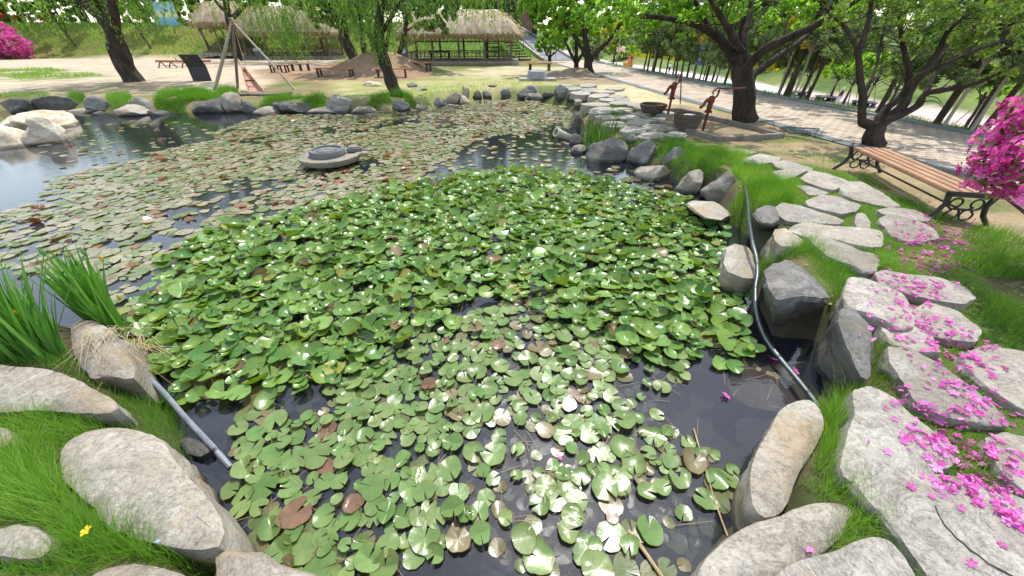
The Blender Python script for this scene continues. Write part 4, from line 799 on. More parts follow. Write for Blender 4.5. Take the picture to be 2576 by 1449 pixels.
reed, _ = clump('reed_clump', 'tall dark green reed clump at the pond edge behind the white drain pipe', 'reeds', [(1462,372),(1478,345),(1525,340),(1560,350),(1540,372),(1490,382)], .12, 190, .5, .95, .022, (.0, 0), .35, M_reed)
iris, ic = clump('iris_clump', 'dark green sword-leaved iris clump with yellow buds beside the straw covered rock', 'iris', [(205,800),(240,760),(300,790),(318,840),(270,840),(225,815)], .2, 170, .5, .95, .042, (-.05, .12), .5, M_iris)
iris2, ic2 = clump('iris_clump', 'wide iris clump leaning from the left picture edge over the flat pale rock', 'iris', [(-160,900),(-60,840),(60,850),(160,890),(185,920),(60,925),(-160,930)], .3, 620, .5, 1.15, .036, (-.1, .25), .2, M_iris)
tag(iris, iris['label'], 'iris', 'iris clumps'); tag(iris2, iris2['label'], 'iris', 'iris clumps')
M_bud = M_leaf('iris_bud', [(0, (.6, .42, .02)), (1, (.8, .6, .03))], .3)
M_stalk = M_flat('green_stalk', (.12, .26, .06))
for o, c_, lst in ((iris, ic, [(262,738,.5),(302,752,.35),(258,655,.62)]), (iris2, ic2, [(110,640,.8),(40,790,.6),(214,640,.75)])):
    for x, y, h in lst:
        p = Q(x, y, c_[1]+.05); b_ = Vector((c_[0]+.3*(p.x-c_[0]), c_[1], o.location.z)); l = o.location
        st = MB().tube([b_-l, (b_*.4+p*.6)-l+Vector((0, 0, .03)), p-l], [.005, .004, .003], 5).build('flower_stalk', M_stalk, o)
        MB().lathe([(.001, 0), (.012, .02), (.014, .04), (.004, .075)], 8, p-l-Vector((0, 0, .02))).build('bud', M_bud if y > 650 else M_stalk, st, True).location = (0, 0, 0)
# dry straw over the rock and the bank left of the pipe
n_ = 300; cc = P(255, 850, .42); xs = cc.x+RNG.normal(.02, .14, n_); ys = cc.y+RNG.normal(.02, .12, n_); xs[:120] = P(340, 870, .15).x+RNG.normal(0, .07, 120); ys[:120] = P(340, 870, .15).y+RNG.normal(0, .07, 120)
zs = np.full(n_, .53)-((xs-cc.x)**2+(ys-cc.y)**2)*4.5+RNG.uniform(-.03, .02, n_); zs[:120] = RNG.uniform(.1, .2, 120)
V, T, A = blades(np.c_[xs, ys, zs], np.full(n_, .09)*RNG.uniform(.2, .6, n_), np.full(n_, .006), np.c_[RNG.normal(1.8, .7, n_), RNG.normal(-1.5, .9, n_)]*3, np.abs(RNG.normal(.9, .3, n_)), RNG.uniform(0, 1, n_), 4)
kind(npmesh('dry_straw', V, T, M_leaf('straw', [(0, (.25, .17, .09)), (1, (.52, .42, .26))], .15), {'tint': A}), 'stuff')
# azaleas
def leafcloud(cents, rads, n, sz, tint=(0, 1), elong=1.0, flat=.0, out=None, droop=0, vary=.35):
    """n small pointed leaves scattered through several blobs: arrays"""
    cents = np.asarray(cents, float); rads = np.asarray(rads, float); k_ = RNG.choice(len(cents), n, p=rads.prod(1)/rads.prod(1).sum() if rads.ndim > 1 else rads**2.4/(rads**2.4).sum())
    d = RNG.normal(0, 1, (n, 3)); d /= np.linalg.norm(d, axis=1)[:, None]; q = RNG.uniform(0, 1, n)**(.45)
    c = cents[k_]+d*q[:, None]*(rads[k_] if rads.ndim > 1 else rads[k_][:, None])
    a = RNG.normal(0, 1, (n, 3)); a[:, 2] -= droop; a /= np.linalg.norm(a, axis=1)[:, None]
    b_ = np.cross(a, RNG.normal(0, 1, (n, 3))); b_ /= np.linalg.norm(b_, axis=1)[:, None]
    if flat: b_[:, 2] *= 1-flat; 
    L_ = sz*RNG.uniform(1-vary, 1+vary, n); W_ = L_/(1.7*elong)
    nn = np.cross(a, b_)
    V = np.stack([c-a*L_[:, None]/2, c+b_*W_[:, None]/2+nn*L_[:, None]*.08, c+a*L_[:, None]/2, c-b_*W_[:, None]/2+nn*L_[:, None]*.08], 1).reshape(-1, 3)
    F_ = np.arange(4*n).reshape(n, 4)
    tn = np.clip(RNG.uniform(tint[0], tint[1], n), 0, 1)
    return V, F_, np.repeat(tn, 4)
M_azf = M_leaf('azalea_flower', [(0, (.50, .03, .24)), (.5, (.68, .08, .38)), (1, (.82, .26, .60))], .35, .6, tcol=(1.2, .8, 1.1))
M_azl = M_leaf('azalea_leaf', [(0, (.05, .10, .02)), (1, (.2, .3, .05))], .35)
def florets(cents, rads, n, sz):
    """open five-petalled azalea flowers on the outside of blobs"""
    cents = np.asarray(cents); rads = np.asarray(rads); k_ = RNG.choice(len(cents), n, p=rads**2/(rads**2).sum())
    d = RNG.normal(0, 1, (n, 3)); d[:, 2] += .35; d /= np.linalg.norm(d, axis=1)[:, None]
    c = cents[k_]+d*(rads[k_]*RNG.uniform(.72, 1.08, n))[:, None]; nrm = d+RNG.normal(0, .45, (n, 3)); nrm /= np.linalg.norm(nrm, axis=1)[:, None]
    x = np.cross(nrm, RNG.normal(0, 1, (n, 3))); x /= np.linalg.norm(x, axis=1)[:, None]; y = np.cross(nrm, x); s_ = sz*RNG.uniform(.75, 1.25, n)
    V, tn = [], RNG.uniform(0, 1, n)
    for p in range(5):
        a = 2*math.pi*p/5; 
        def at(r, da, hgt): return c+(x*math.cos(a+da)+y*math.sin(a+da))*(s_*r)[:, None]+nrm*(s_*hgt)[:, None]
        V += [c-nrm*(s_*.3)[:, None], at(.75, -.5, .12), at(1.05, 0, .05), at(.75, .5, .12)]
    V = np.stack(V, 1).reshape(-1, 3); return V, np.arange(len(V)).reshape(-1, 4), np.repeat(np.clip(tn, 0, 1), 20)
az = empty('azalea_bush', (6.75, 3.7, .35)); Bc, Br = [], []
for x, y, Y, r in [(2545,300,4.3,.24),(2585,335,4.0,.32),(2510,345,4.2,.24),(2625,290,4.1,.36),(2560,400,3.9,.3),(2500,405,4.0,.24),(2462,415,4.1,.16),(2530,450,3.85,.26),(2478,452,3.9,.16),(2610,440,3.7,.3),(2500,478,3.8,.12),(2680,400,3.6,.5),(2720,450,3.4,.4),(2760,330,3.9,.45),(2660,340,4.4,.4),(2780,450,3.0,.5)]:
    p = Q(x, y, Y); Bc.append(np.array(p-az.location)); Br.append(r)
Br = [r*.86 for r in Br]
V, T, A = florets(Bc, np.array(Br), 1250, .048); npmesh('flowers', V, T, M_azf, {'tint': A}, parent=az)
V, T, A = leafcloud(Bc, np.array(Br)*1.0, 1700, .075); npmesh('leaves', V, T, M_azl, {'tint': A}, parent=az)
k = MB()
for c_ in Bc:
    v = Vector(c_); k.tube([Vector((random.uniform(-.15, .15), random.uniform(-.15, .15), -.05)), v*.5+Vector((0, 0, .1)), v], [.018, .012, .005], 5)
k.build('stems', M_barkg, az); tag(az, 'azalea bush in full magenta bloom at the right picture edge over the bench end', 'azalea')
az2 = empty('azalea_bush', Q(10, 145, 49)); az2.location.z = gz(az2.location.x, 49); Bc, Br = [], []
for x, y, r in [(-30,110,2.0),(10,100,1.6),(40,115,1.3),(20,125,1.5),(-10,85,1.4),(55,130,.8),(-50,130,1.8)]:
    Bc.append(np.array(Q(x, y, 49+random.uniform(-1, 1))-az2.location)); Br.append(r)
V, T, A = florets(Bc, np.array(Br), 2600, .16); npmesh('flowers', V, T, M_azf, {'tint': A*.8}, parent=az2)
V, T, A = leafcloud(Bc, np.array(Br)*.93, 2500, .22); npmesh('leaves', V, T, M_azl, {'tint': A}, parent=az2)
k = MB()
for c_ in Bc: k.tube([(0, 0, -.1), Vector(c_)*.9], [.06, .03], 5)
k.build('stems', M_barkg, az2); tag(az2, 'far mounded pink azalea at the foot of the grassy bank on the left', 'azalea')
# fallen blossoms: a handful of shapes, copied one by one
M_fall = M_leaf('fallen_blossom', [(0, (.55, .06, .36)), (.5, (.69, .15, .50)), (1, (.80, .34, .66))], .3, .6, tcol=(1.2, .8, 1.1))
protos = []
for i in range(8):
    V, T, A = florets([[0, 0, 0]], np.array([.001]), 1, .034); A[:] = (i+.5)/8
    V *= np.array([1, 1, .75]); V[:, 2] -= V[:, 2].min(); protos.append((V, T, A))
fall_mesh = []
def slab_z(x, y):
    best = gz(x, y)
    return best
FALL = [((2320,560),(2400,600),52,34),((2290,600),(2380,660),58,38),((2240,650),(2350,730),32,32),((2220,700),(2440,920),80,42),((2300,840),(2500,940),34,34),((2380,960),(2520,1060),34,34),((2240,1000),(2420,1080),20,26),((2280,1080),(2560,1180),52,36),((2400,1180),(2570,1310),44,36),((2320,1195),(2420,1235),12,18)]
dg_objs = None
pts = []
for (xa, ya), (xb, yb), n_, jit in FALL:
    for _ in range(n_):
        t = random.random(); pts.append((xa+(xb-xa)*t+random.gauss(0, jit), ya+(yb-ya)*t+random.gauss(0, jit*.7)))
pts += [(2085,575),(2118,590),(2146,592),(2160,624),(2140,680),(2170,660),(2200,655),(2135,715),(2180,770),(2160,845),(2190,860),(2220,815),(2240,830),(2245,1018),(2250,1058),(2185,1115),(2440,1420),(2033,1385),(2290,1225)]
pts.sort(key=lambda p: -p[1]); pts = pts[:296]
bpy.context.view_layer.update(); DG = bpy.context.evaluated_depsgraph_get()
def drop(x, y):                                             # picture point -> first stone or ground below the line of sight
    u, yy, zz = ray(x, y); d = Vector((u, yy, zz)).normalized()
    for _ in range(3):
        hit, loc, nrm, _i, ob, _m = sc.ray_cast(DG, Vector((0, 0, CAMH)), d)
        if hit: return loc, nrm
    return P(x, y, G0), Vector((0, 0, 1))
HIDE = [o for o in C.objects if o.get('kind') == 'stuff' or o.name.startswith(('azalea', 'leaves', 'flowers', 'stems'))]
for o in HIDE: o.hide_viewport = True
bpy.context.view_layer.update(); DG = bpy.context.evaluated_depsgraph_get()
first = {}
for i, (x, y) in enumerate(pts):
    loc, nrm = drop(x, y); j = random.randrange(8)
    if j not in first: o = npmesh('fallen_blossom', *protos[j][:2], M_fall, {'tint': protos[j][2]}); first[j] = o
    else: o = first[j].copy(); C.objects.link(o)
    q = nrm.to_track_quat('Z', 'Y') if nrm.z > .5 else Vector((0, 0, 1)).to_track_quat('Z', 'Y')
    o.rotation_mode = 'QUATERNION'; from mathutils import Quaternion
    o.rotation_quaternion = q @ Quaternion((0, 0, 1), random.uniform(0, 6.3)) @ Quaternion((1, 0, 0), random.uniform(-.5, .5))
    s_ = random.uniform(.6, 1.02); o.scale = (s_, s_, s_); o.location = loc+Vector((0, 0, .004))
    tag(o, 'fallen pink azalea blossom lying on the paved bank below the bush', 'blossom', 'fallen azalea blossoms')
ex = []
for q_, ((xa, ya), (xb, yb), n_, jit) in enumerate(FALL):
    for _ in range(int(n_*(2.2 if q_ < 3 else .8))):
        t = random.random(); ex.append(drop(xa+(xb-xa)*t+random.gauss(0, jit*1.15), ya+(yb-ya)*t+random.gauss(0, jit*.85)))
V, T, A, o_ = [], [], [], 0
for loc, nrm in ex:
    v, t_, a_ = florets([[0, 0, 0]], np.array([.001]), 1, random.uniform(.018, .032)); v[:, 2] -= v[:, 2].min(); V.append(v*np.array([1, 1, .6])+np.array(loc)+np.array([0, 0, .004])); T.append(t_+o_); o_ += len(v); A.append(a_)
kind(npmesh('fallen_petals', np.concatenate(V), np.concatenate(T), M_fall, {'tint': np.concatenate(A)}), 'stuff')
for (x, y), txt in {(1825,997): 'fallen pink blossom floating beside the submerged muddy rock', (1945,905): 'fallen pink blossom floating between muddy rock and black hose', (1930,868): 'fallen pink blossom caught against the black hose by the pads', (1408,1152): 'single purple petal lying on a lily pad in the middle foreground', (2000,935): 'fallen pink blossom wedged behind the black hose', (2670//1+0-20,1420): None}.items():
    if txt is None: continue
    o = first[3].copy(); C.objects.link(o); o.location = P(x, y, .03 if x == 1408 else .012); o.rotation_mode = 'XYZ'; o.rotation_euler = (.1, .1, random.uniform(0, 6)); o.scale = (.6,)*3 if x == 1408 else (1.3,)*3
    tag(o, txt, 'blossom')
for o in HIDE: o.hide_viewport = False
bpy.context.view_layer.update()
# small yellow and blue flowers in the near grass
b_ = empty('buttercup', P(216, 1335, .62)); V, T, A = florets([[0, 0, 0]], np.array([.001]), 1, .022); npmesh('flower', V, T, M_bud, {'tint': A}, parent=b_)
MB().tube([(0, 0, -.01), (.01, .01, -.28)], .002, 5).build('stalk', M_stalk, b_); tag(b_, 'single yellow buttercup standing in the bottom left grass', 'flower')
for x, y, txt in ((398, 1362, 'tiny blue speedwell flower in the grass below the big beige boulder'), (492, 1297, 'tiny blue speedwell flower at the right rim of the big beige boulder')):
    b_ = empty('speedwell', P(x, y, .58)); V, T, A = florets([[0, 0, 0]], np.array([.001]), 1, .011); npmesh('flower', V, T, M_flat('blue_petal', (.25, .36, .75)), {'tint': A}, parent=b_)
    MB().tube([(0, 0, -.01), (.01, 0, -.22)], .0015, 5).build('stalk', M_stalk, b_); tag(b_, txt, 'flower')
# hoses, pipe, sticks
def path(px, zs): return [P(x, y, z) for (x, y), z in zip(px, zs)]
M_hose = M_noise('black_hose', [(.3, (.02, .025, .026)), (.7, (.06, .07, .07))], 6, .32, .1, 30, spec=.6)
hp = path([(1872,455),(1880,500),(1885,560),(1893,610),(1903,650),(1905,690),(1900,730),(1904,790),(1925,850),(1965,905),(2015,965),(2060,1025),(2090,1085),(2095,1150),(2060,1210),(2045,1260)], [.42,.47,.48,.46,.4,.34,.26,.18,.13,.11,.11,.12,.14,.16,.18,.18])
def smooth(pts, n=6):
    out = []
    for i in range(len(pts)-1):
        p0, p1, p2, p3 = pts[max(i-1, 0)], pts[i], pts[i+1], pts[min(i+2, len(pts)-1)]
        for k in range(n):
            t = k/n; out.append(.5*((2*p1)+(-p0+p2)*t+(2*p0-5*p1+4*p2-p3)*t*t+(-p0+3*p1-3*p2+p3)*t**3))
    return out+[pts[-1]]
h = MB().tube(smooth(hp), .024, 10).build('garden_hose', M_hose, None, True); tag(h, 'black ribbed hose running along the right shore between rocks and lily pads', 'hose')
M_band = M_flat('hose_stripe', (.3, .42, .42), .5)
k = MB()
for a, c_ in zip(smooth(hp)[8::9], smooth(hp)[9::9]): MB().tube([a, a+(c_-a).normalized()*.03], .0255, 10).build('hose_ring', M_iron, h, True)
k = MB().tube([p+Vector((-.016, -.012, .017)) for p in smooth(hp)], .003, 5).build('hose_stripe', M_band, h)
M_pipe = M_noise('grey_plastic', [(.3, (.09, .095, .12)), (.7, (.2, .21, .25))], 6, .4, .1, 30, spec=.5)
pp = path([(322,885),(345,925),(400,975),(470,1055),(540,1130),(580,1176)], [.2,.17,.11,.08,.05,.0]); g = MB().tube(smooth(pp), .021, 12).build('grey_pipe', M_pipe, None, True); tag(g, 'grey plastic pipe sloping into the water between straw rock and near pads', 'pipe')
a, c_ = pp[4], pp[5]; MB().tube([a, a+(c_-a).normalized()*.05], .0235, 12).build('pipe_collar', M_iron, g, True); MB().tube([p+Vector((.012, .01, .0165)) for p in smooth(pp)], .0022, 5).build('pipe_stripe', M_band, g)
a = P(1398, 332, .28); c_ = P(1440, 350, .0); d = (c_-a).normalized(); dp = empty('drain_pipe', a)
bm = MB(); up = Vector((0, 0, 1)); x_ = d.cross(up).normalized(); y_ = x_.cross(d)
def ringed(r, t): return [Vector((0, 0, 0))+d*t+(x_*math.cos(2*math.pi*q/20)+y_*math.sin(2*math.pi*q/20))*r for q in range(20)]
rings = [[bm.b.verts.new(v) for v in ringed(r, t)] for r, t in ((.095, .5), (.095, 0), (.13, 0), (.13, .14), (.112, .15), (.112, 1.15))]
for q1, q2 in zip(rings, rings[1:]):
    for q in range(20): bm.b.faces.new((q1[q], q1[(q+1) % 20], q2[(q+1) % 20], q2[q]))
M_pvc = M_flat('cream_pvc', (.52, .48, .38), .5); bm.build('pipe', M_pvc, dp, True)
k = MB(); k.b.faces.new([k.b.verts.new(v) for v in ringed(.095, .45)]); k.build('bore_shade', M_flat('dark_inside', (.008, .008, .008)), dp)  # black disc stands in for the shade inside the pipe
tag(dp, 'short cream plastic drain pipe poking out over the water by the reed clump', 'pipe')
M_stick = M_noise('dry_stem', [(.3, (.3, .21, .11)), (.7, (.52, .4, .22))], 6, .8, .2, 30)
for pts_, zs_, r_, txt in ((((1745,1078),(1775,1180),(1800,1265),(1832,1352)), (.015, .02, .02, .03), .006, 'long thin dry stem floating in the clear water right of the pads'), (((1580,1335),(1620,1385),(1668,1455)), (.03, .025, .02), .012, 'thick tan stem floating at the bottom edge right of centre')):
    s_ = MB().tube(smooth(path(pts_, zs_)), r_, 6, wob=.3).build('dry_stem', M_stick, None, True); tag(s_, txt, 'stem')

ck = [P(x, y, 0) for x, y in ((2352,1273),(2362,1300),(2385,1330),(2415,1362),(2450,1392),(2500,1425),(2560,1460))]
bpy.context.view_layer.update(); DG = bpy.context.evaluated_depsgraph_get(); slab_o = next(o for o in C.objects if o.get('label', '').startswith('largest slab')); V = []
for i, (x, y) in enumerate(((2352,1273),(2358,1290),(2366,1304),(2376,1322),(2392,1338),(2405,1354),(2422,1366),(2440,1385),(2462,1398),(2485,1418),(2520,1436),(2565,1460))):
    u_, yy, zz = ray(x, y); d_ = Vector((u_, yy, zz)).normalized(); h_, l_, n_, _ = slab_o.ray_cast(slab_o.matrix_world.inverted() @ Vector((0, 0, CAMH)), d_)
    if h_: w_ = .0035+.003*random.random(); V += [tuple(l_+Vector((-w_, -w_*.6, .003))), tuple(l_+Vector((w_, w_*.6, .003)))]
if len(V) > 4: npmesh('crack', V, [(2*i, 2*i+1, 2*i+3, 2*i+2) for i in range(len(V)//2-1)], M_flat('crack_dark', (.03, .027, .024), .95), parent=slab_o)
# dry leaf litter on the bank and under the trees
n_ = 2600; xs = np.r_[RNG.uniform(2.5, 8, 900), RNG.uniform(-6, 12, 1700)]; ys = np.r_[RNG.uniform(1, 8, 900), RNG.uniform(8, 26, 1700)]; zz_ = ground(xs, ys); ok = (zz_ > .2) & (xs-ROADX(ys) < 5) & offslab(xs, ys); xs, ys, zz_ = xs[ok], ys[ok], zz_[ok]; n_ = len(xs)
V, T, A = leafcloud(np.c_[xs, ys, zz_+.01][:1], np.array([.01]), n_, .05); V = V.reshape(-1, 4, 3); V -= V.mean(1)[:, None]; V[..., 2] *= .3; V += np.c_[xs, ys, zz_+.015][:, None]
kind(npmesh('leaf_litter', V.reshape(-1, 3), T, M_leaf('litter', [(0, (.12, .07, .035)), (1, (.36, .26, .13))], .1), {'tint': A}), 'stuff')
# ------------------------------------------------------------------ trees
LG = [(0, (.07, .16, .02)), (.4, (.145, .30, .035)), (.75, (.26, .44, .055)), (1, (.42, .54, .09))]
M_bright = M_leaf('bright_leaf', LG, .55, .45); M_willow = M_leaf('willow_leaf', [(0, (.06, .13, .025)), (.5, (.13, .26, .045)), (1, (.28, .40, .10))], .45, .5)
M_olive = M_leaf('olive_leaf', [(0, (.075, .13, .025)), (.5, (.165, .26, .05)), (1, (.32, .42, .09))], .4, .5)
M_needle = M_leaf('pine_needle', [(0, (.07, .115, .045)), (.5, (.15, .225, .09)), (1, (.26, .34, .14))], .35, .6)
M_gold = M_leaf('golden_leaf', [(0, (.34, .30, .03)), (.5, (.55, .48, .06)), (1, (.75, .66, .14))], .4, .5)
M_bush = M_leaf('bush_leaf', [(0, (.05, .11, .018)), (.5, (.12, .23, .035)), (1, (.24, .36, .06))], .4, .55)
M_red = M_leaf('red_flower', [(0, (.3, .02, .015)), (1, (.7, .06, .03))], .3)
def limbs(o, paths, mat, name='trunk'):
    k = MB()
    for pts, radii in paths:
        sp = smooth([Vector(p)-o.location for p in pts], 5); m_ = len(sp)
        rr = [radii[0]+(radii[1]-radii[0])*(i/(m_-1))**.8 for i in range(m_)]
        k.tube(sp, rr, 10 if radii[0] > .06 else 6, wob=.35)
    k.build(name, mat, o, True)
def twigs(paths, n_, l, r=.012):
    out = []
    for pts, radii in paths:
        sp = smooth([Vector(p) for p in pts], 6); 
        for _ in range(n_):
            i = random.randrange(len(sp)//3, len(sp)); a = sp[i]; d = Vector((random.gauss(0, 1), random.gauss(0, 1), random.gauss(.25, .6))).normalized()*l*random.uniform(.5, 1.3)
            out.append(([a, a+d*.5+Vector((0, 0, .05)), a+d+Vector((0, 0, -.08))], (r, r*.3)))
    return out
def crown(o, blobs, n_, sz, mat, tint=(0, 1), name='crown', **kw):
    c = np.array([np.array(b_[0])-np.array(o.location) for b_ in blobs]); r = np.array([b_[1] for b_ in blobs])
    if r.ndim == 1: r = np.stack([r, r, r*.72], -1)
    V, T, A = leafcloud(c, r, n_, sz, tint, **kw)
    # sub-clumps: pull leaves toward random knots so that light and gaps show through
    nk = max(12, n_//90); kn = V.reshape(-1, 4, 3).mean(1)[RNG.integers(0, n_, nk)]; cen = V.reshape(-1, 4, 3).mean(1); near_ = np.empty(n_, int)
    for i in range(0, n_, 2000): near_[i:i+2000] = ((cen[i:i+2000, None]-kn[None])**2).sum(-1).argmin(1)
    V = (V.reshape(-1, 4, 3)+((kn[near_]-cen)*.55)[:, None]).reshape(-1, 3)
    return npmesh(name, V, T, mat, {'tint': np.clip(A*.75+.25*np.repeat(RNG.uniform(0, 1, nk)[near_], 4), 0, 1)}, smooth=False, parent=o)
def strands(o, starts, n_, llo, lhi, sz, mat, name='crown', sway=.12, step=.075):
    """hanging willow shoots set with narrow leaves"""
    st = np.asarray(starts, float)-np.append(np.array(o.location), 0); Vs = []; tints = []
    for _ in range(n_):
        s_ = st[random.randrange(len(st))]; p0 = s_[:3]+np.array([random.gauss(0, s_[3] if len(s_) > 3 else .5) for _ in range(3)])*np.array([1, 1, .6])
        L_ = random.uniform(llo, lhi); m_ = int(L_/step); f = np.arange(m_)/max(m_, 1); az_ = random.uniform(0, 6.3)
        c = p0+np.stack([math.cos(az_)*sway*L_*np.sqrt(f), math.sin(az_)*sway*L_*np.sqrt(f), -L_*f+.1*np.sin(f*3)], -1)+RNG.normal(0, .025, (m_, 3))
        a = RNG.normal(0, .55, (m_, 3)); a[:, 2] = -1; a /= np.linalg.norm(a, axis=1)[:, None]
        b_ = np.cross(a, RNG.normal(0, 1, (m_, 3))); b_ /= np.linalg.norm(b_, axis=1)[:, None]; l = (sz*RNG.uniform(.6, 1.3, m_))[:, None]
        Vs.append(np.stack([c, c+a*l*.45+b_*l*.14, c+a*l, c+a*l*.45-b_*l*.14], 1)); tints.append(np.clip(RNG.uniform(.2, .8, m_)+random.uniform(-.25, .25), 0, 1))
    V = np.concatenate(Vs).reshape(-1, 3); return npmesh(name, V, np.arange(len(V)).reshape(-1, 4), mat, {'tint': np.repeat(np.concatenate(tints), 4)}, smooth=False, parent=o)
def pq(lst, Y): return [Q(x, y, Y+(dy[0] if dy else 0)) for x, y, *dy in lst]
# big spreading tree by the pumps
b0 = G(1872, 304); Y = b0.y; o = empty('shade_tree', b0)
P5 = [(pq([(1872,306),(1872,270),(1868,230),(1866,195),(1866,160)], Y), (.40, .24)), (pq([(1866,185),(1850,155,.2),(1833,131,.3),(1814,102,.2),(1784,79,0),(1740,58,-.3),(1680,46,-.6),(1610,40,-1)], Y), (.20, .05)),
      (pq([(1866,165),(1866,110,.2),(1876,60,.5),(1890,0,.8),(1880,-90,1)], Y), (.2, .06)), (pq([(1868,190),(1905,140,-.3),(1960,105,-.6),(2030,75,-.9),(2110,30,-1.2),(2190,-20,-1.5)], Y), (.17, .05)),
      (pq([(1870,205),(1925,165,.4),(1990,120,.9),(2050,70,1.4),(2090,10,1.8)], Y), (.15, .04)), (pq([(1850,155),(1840,100,.7),(1830,40,1.2),(1800,-40,1.6)], Y), (.13, .04)), (pq([(1784,79),(1760,20,.4),(1700,-40,.5)], Y), (.09, .03)), (pq([(1866,130),(1800,20,-1),(1740,-60,-2)], Y), (.1, .03))]
P5 += twigs(P5[1:], 7, 1.4, .022); limbs(o, P5, M_bark)
bl = [(Q(x, y, Y+dy), r) for x, y, dy, r in [(1580,30,-.5,.9),(1640,20,0,1.1),(1700,35,.5,.9),(1620,75,.3,.5),(1700,80,.8,.5),(1560,70,0,.5),(1750,10,-.5,1.1),(1810,40,1.2,.8),(1840,-30,0,1.4),(1910,20,1.3,.9),(1980,20,.8,1.0),(2060,0,0,1.2),(2140,0,-.5,1.0),(2040,60,1.4,.7),
      (1895,110,1.4,.4),(1700,-90,-2,1.6),(1800,-160,-1.2,1.8),(1920,-120,-.5,1.5),(1860,-200,0,1.6),(1640,-60,1.5,1.5),(1760,-120,1.6,1.7),(1600,-20,-2.4,1.0),(1720,-140,-3.2,1.3),(1880,-160,-3.0,1.4),(1480,-100,2,1.3),(1560,-150,2.4,1.5),(1430,-60,1.6,1.0),(1650,-160,2.6,1.5),(1740,-180,2.4,1.4),(1540,-60,2,1.1),(1620,-80,2.2,1.3),(1700,-90,2.2,1.2),(1500,-20,1.8,.8),(1480,40,-.3,.7),(1520,10,.4,.9)]]  # out-of-view blobs added so the crown shades the paving by the pumps
crown(o, bl, 24000, .125, M_bright, (.0, .85)); tag(o, 'large dark-trunked tree forking over the two red hand pumps', 'tree')
# many-stemmed dark tree behind the bench
b0 = G(2198, 366); Y = b0.y; o = empty('multi_stem_tree', b0)
P6 = [(pq([(2196,368),(2198,345),(2202,320),(2206,306)], Y), (.27, .17)), (pq([(2202,320),(2180,310),(2168,300),(2170,242),(2162,188),(2157,129),(2127,70,.2),(2073,19,.4)], Y), (.13, .03)), (pq([(2158,135),(2175,89,.2),(2190,27,.4),(2195,-60,.6)], Y), (.07, .03)),
      (pq([(2204,312),(2224,280,.1),(2272,237,.3),(2286,188,.4),(2275,130,.5),(2267,81,.6),(2260,0,.8)], Y), (.11, .03)), (pq([(2208,316),(2240,300,-.2),(2305,269,-.4),(2329,237,-.5),(2396,223,-.7),(2460,208,-1),(2560,160,-1.4)], Y), (.11, .03)),
      (pq([(2206,312),(2240,290,-.1),(2275,262,-.2),(2297,215,0),(2358,135,0),(2383,81,0),(2437,27,0),(2500,-60,0)], Y), (.12, .03)), (pq([(2329,237),(2350,190,.4),(2420,130,.6),(2520,80,.7),(2640,20,.8)], Y), (.07, .02)), (pq([(2297,215),(2340,170,.6),(2420,90,1),(2520,0,1.4)], Y), (.07, .02)),
      (pq([(2272,237),(2310,190,-.6),(2400,150,-1),(2500,110,-1.4),(2620,80,-1.8)], Y), (.06, .02)), (pq([(2168,250),(2200,180,.8),(2220,90,1.3),(2240,0,1.6)], Y), (.05, .02))]
P6 += twigs(P6[1:], 9, 1.0, .014); limbs(o, P6, M_bark)
bl = [(Q(x, y, Y+dy), r) for x, y, dy, r in [(2120,50,.3,.5),(2170,20,.2,.7),(2240,60,.7,.6),(2300,20,.3,.8),(2330,90,.2,.6),(2400,60,-.2,.8),(2460,110,-.5,.7),(2400,150,-.3,.45),(2520,60,-.8,.8),(2550,140,-1.2,.6),(2490,180,-1,.4),(2600,100,-1.4,.9),(2250,120,.8,.4),(2290,150,.5,.3),(2200,110,.5,.35),
      (2250,-60,.3,.9),(2400,-50,0,.9),(2550,-40,-.6,.9),(2680,60,-1.2,.9),(2200,-40,1.2,.8),(2330,0,1.4,.9),(2460,20,1.2,.9),(2560,60,.6,.9)]]
crown(o, bl, 10500, .08, M_olive, (.0, .9)); tag(o, 'many-stemmed dark tree with fine olive foliage behind the right-hand bench', 'tree')
# leaning willow on the left
b0 = G(335, 205); Y = b0.y; o = empty('willow_tree', b0)
P1 = [(pq([(337,208),(322,180),(309,151),(294,108),(282,78)], Y), (.56, .40)), (pq([(284,84),(258,51,.2),(229,24,.3),(196,-5,.4),(150,-70,.4)], Y), (.33, .14)), (pq([(283,84),(287,54,-.2),(284,0,-.3),(290,-80,-.4)], Y), (.33, .15)), (pq([(258,51),(262,10,1),(240,-60,1.6)], Y), (.16, .06))]
limbs(o, P1+twigs(P1[1:], 8, 2.4, .05), M_bark)
st = [(*Q(x, y, Y+dy), r) for x, y, dy, r in [(330,-30,.5,.6),(360,-50,0,.6),(330,-60,-.6,.9),(60,-60,0,1.2),(150,-80,.4,1.2),(240,-60,.4,1.0),(180,-110,0,2),(300,-110,0,2),(420,-90,.5,1.6),(40,-100,0,2)]]
strands(o, st, 230, 1.3, 2.7, .2, M_willow, step=.1)
crown(o, [(Q(x, y, Y+dy), r) for x, y, dy, r in [(200,-160,0,3),(330,-190,0,3.4),(80,-140,-1,2.6),(450,-160,0,2.6),(150,-90,-2.5,1.8)]], 9000, .22, M_willow, name='upper_crown'); tag(o, 'thick grey willow trunk leaning left and forking, left of the dark board', 'tree', 'willows')
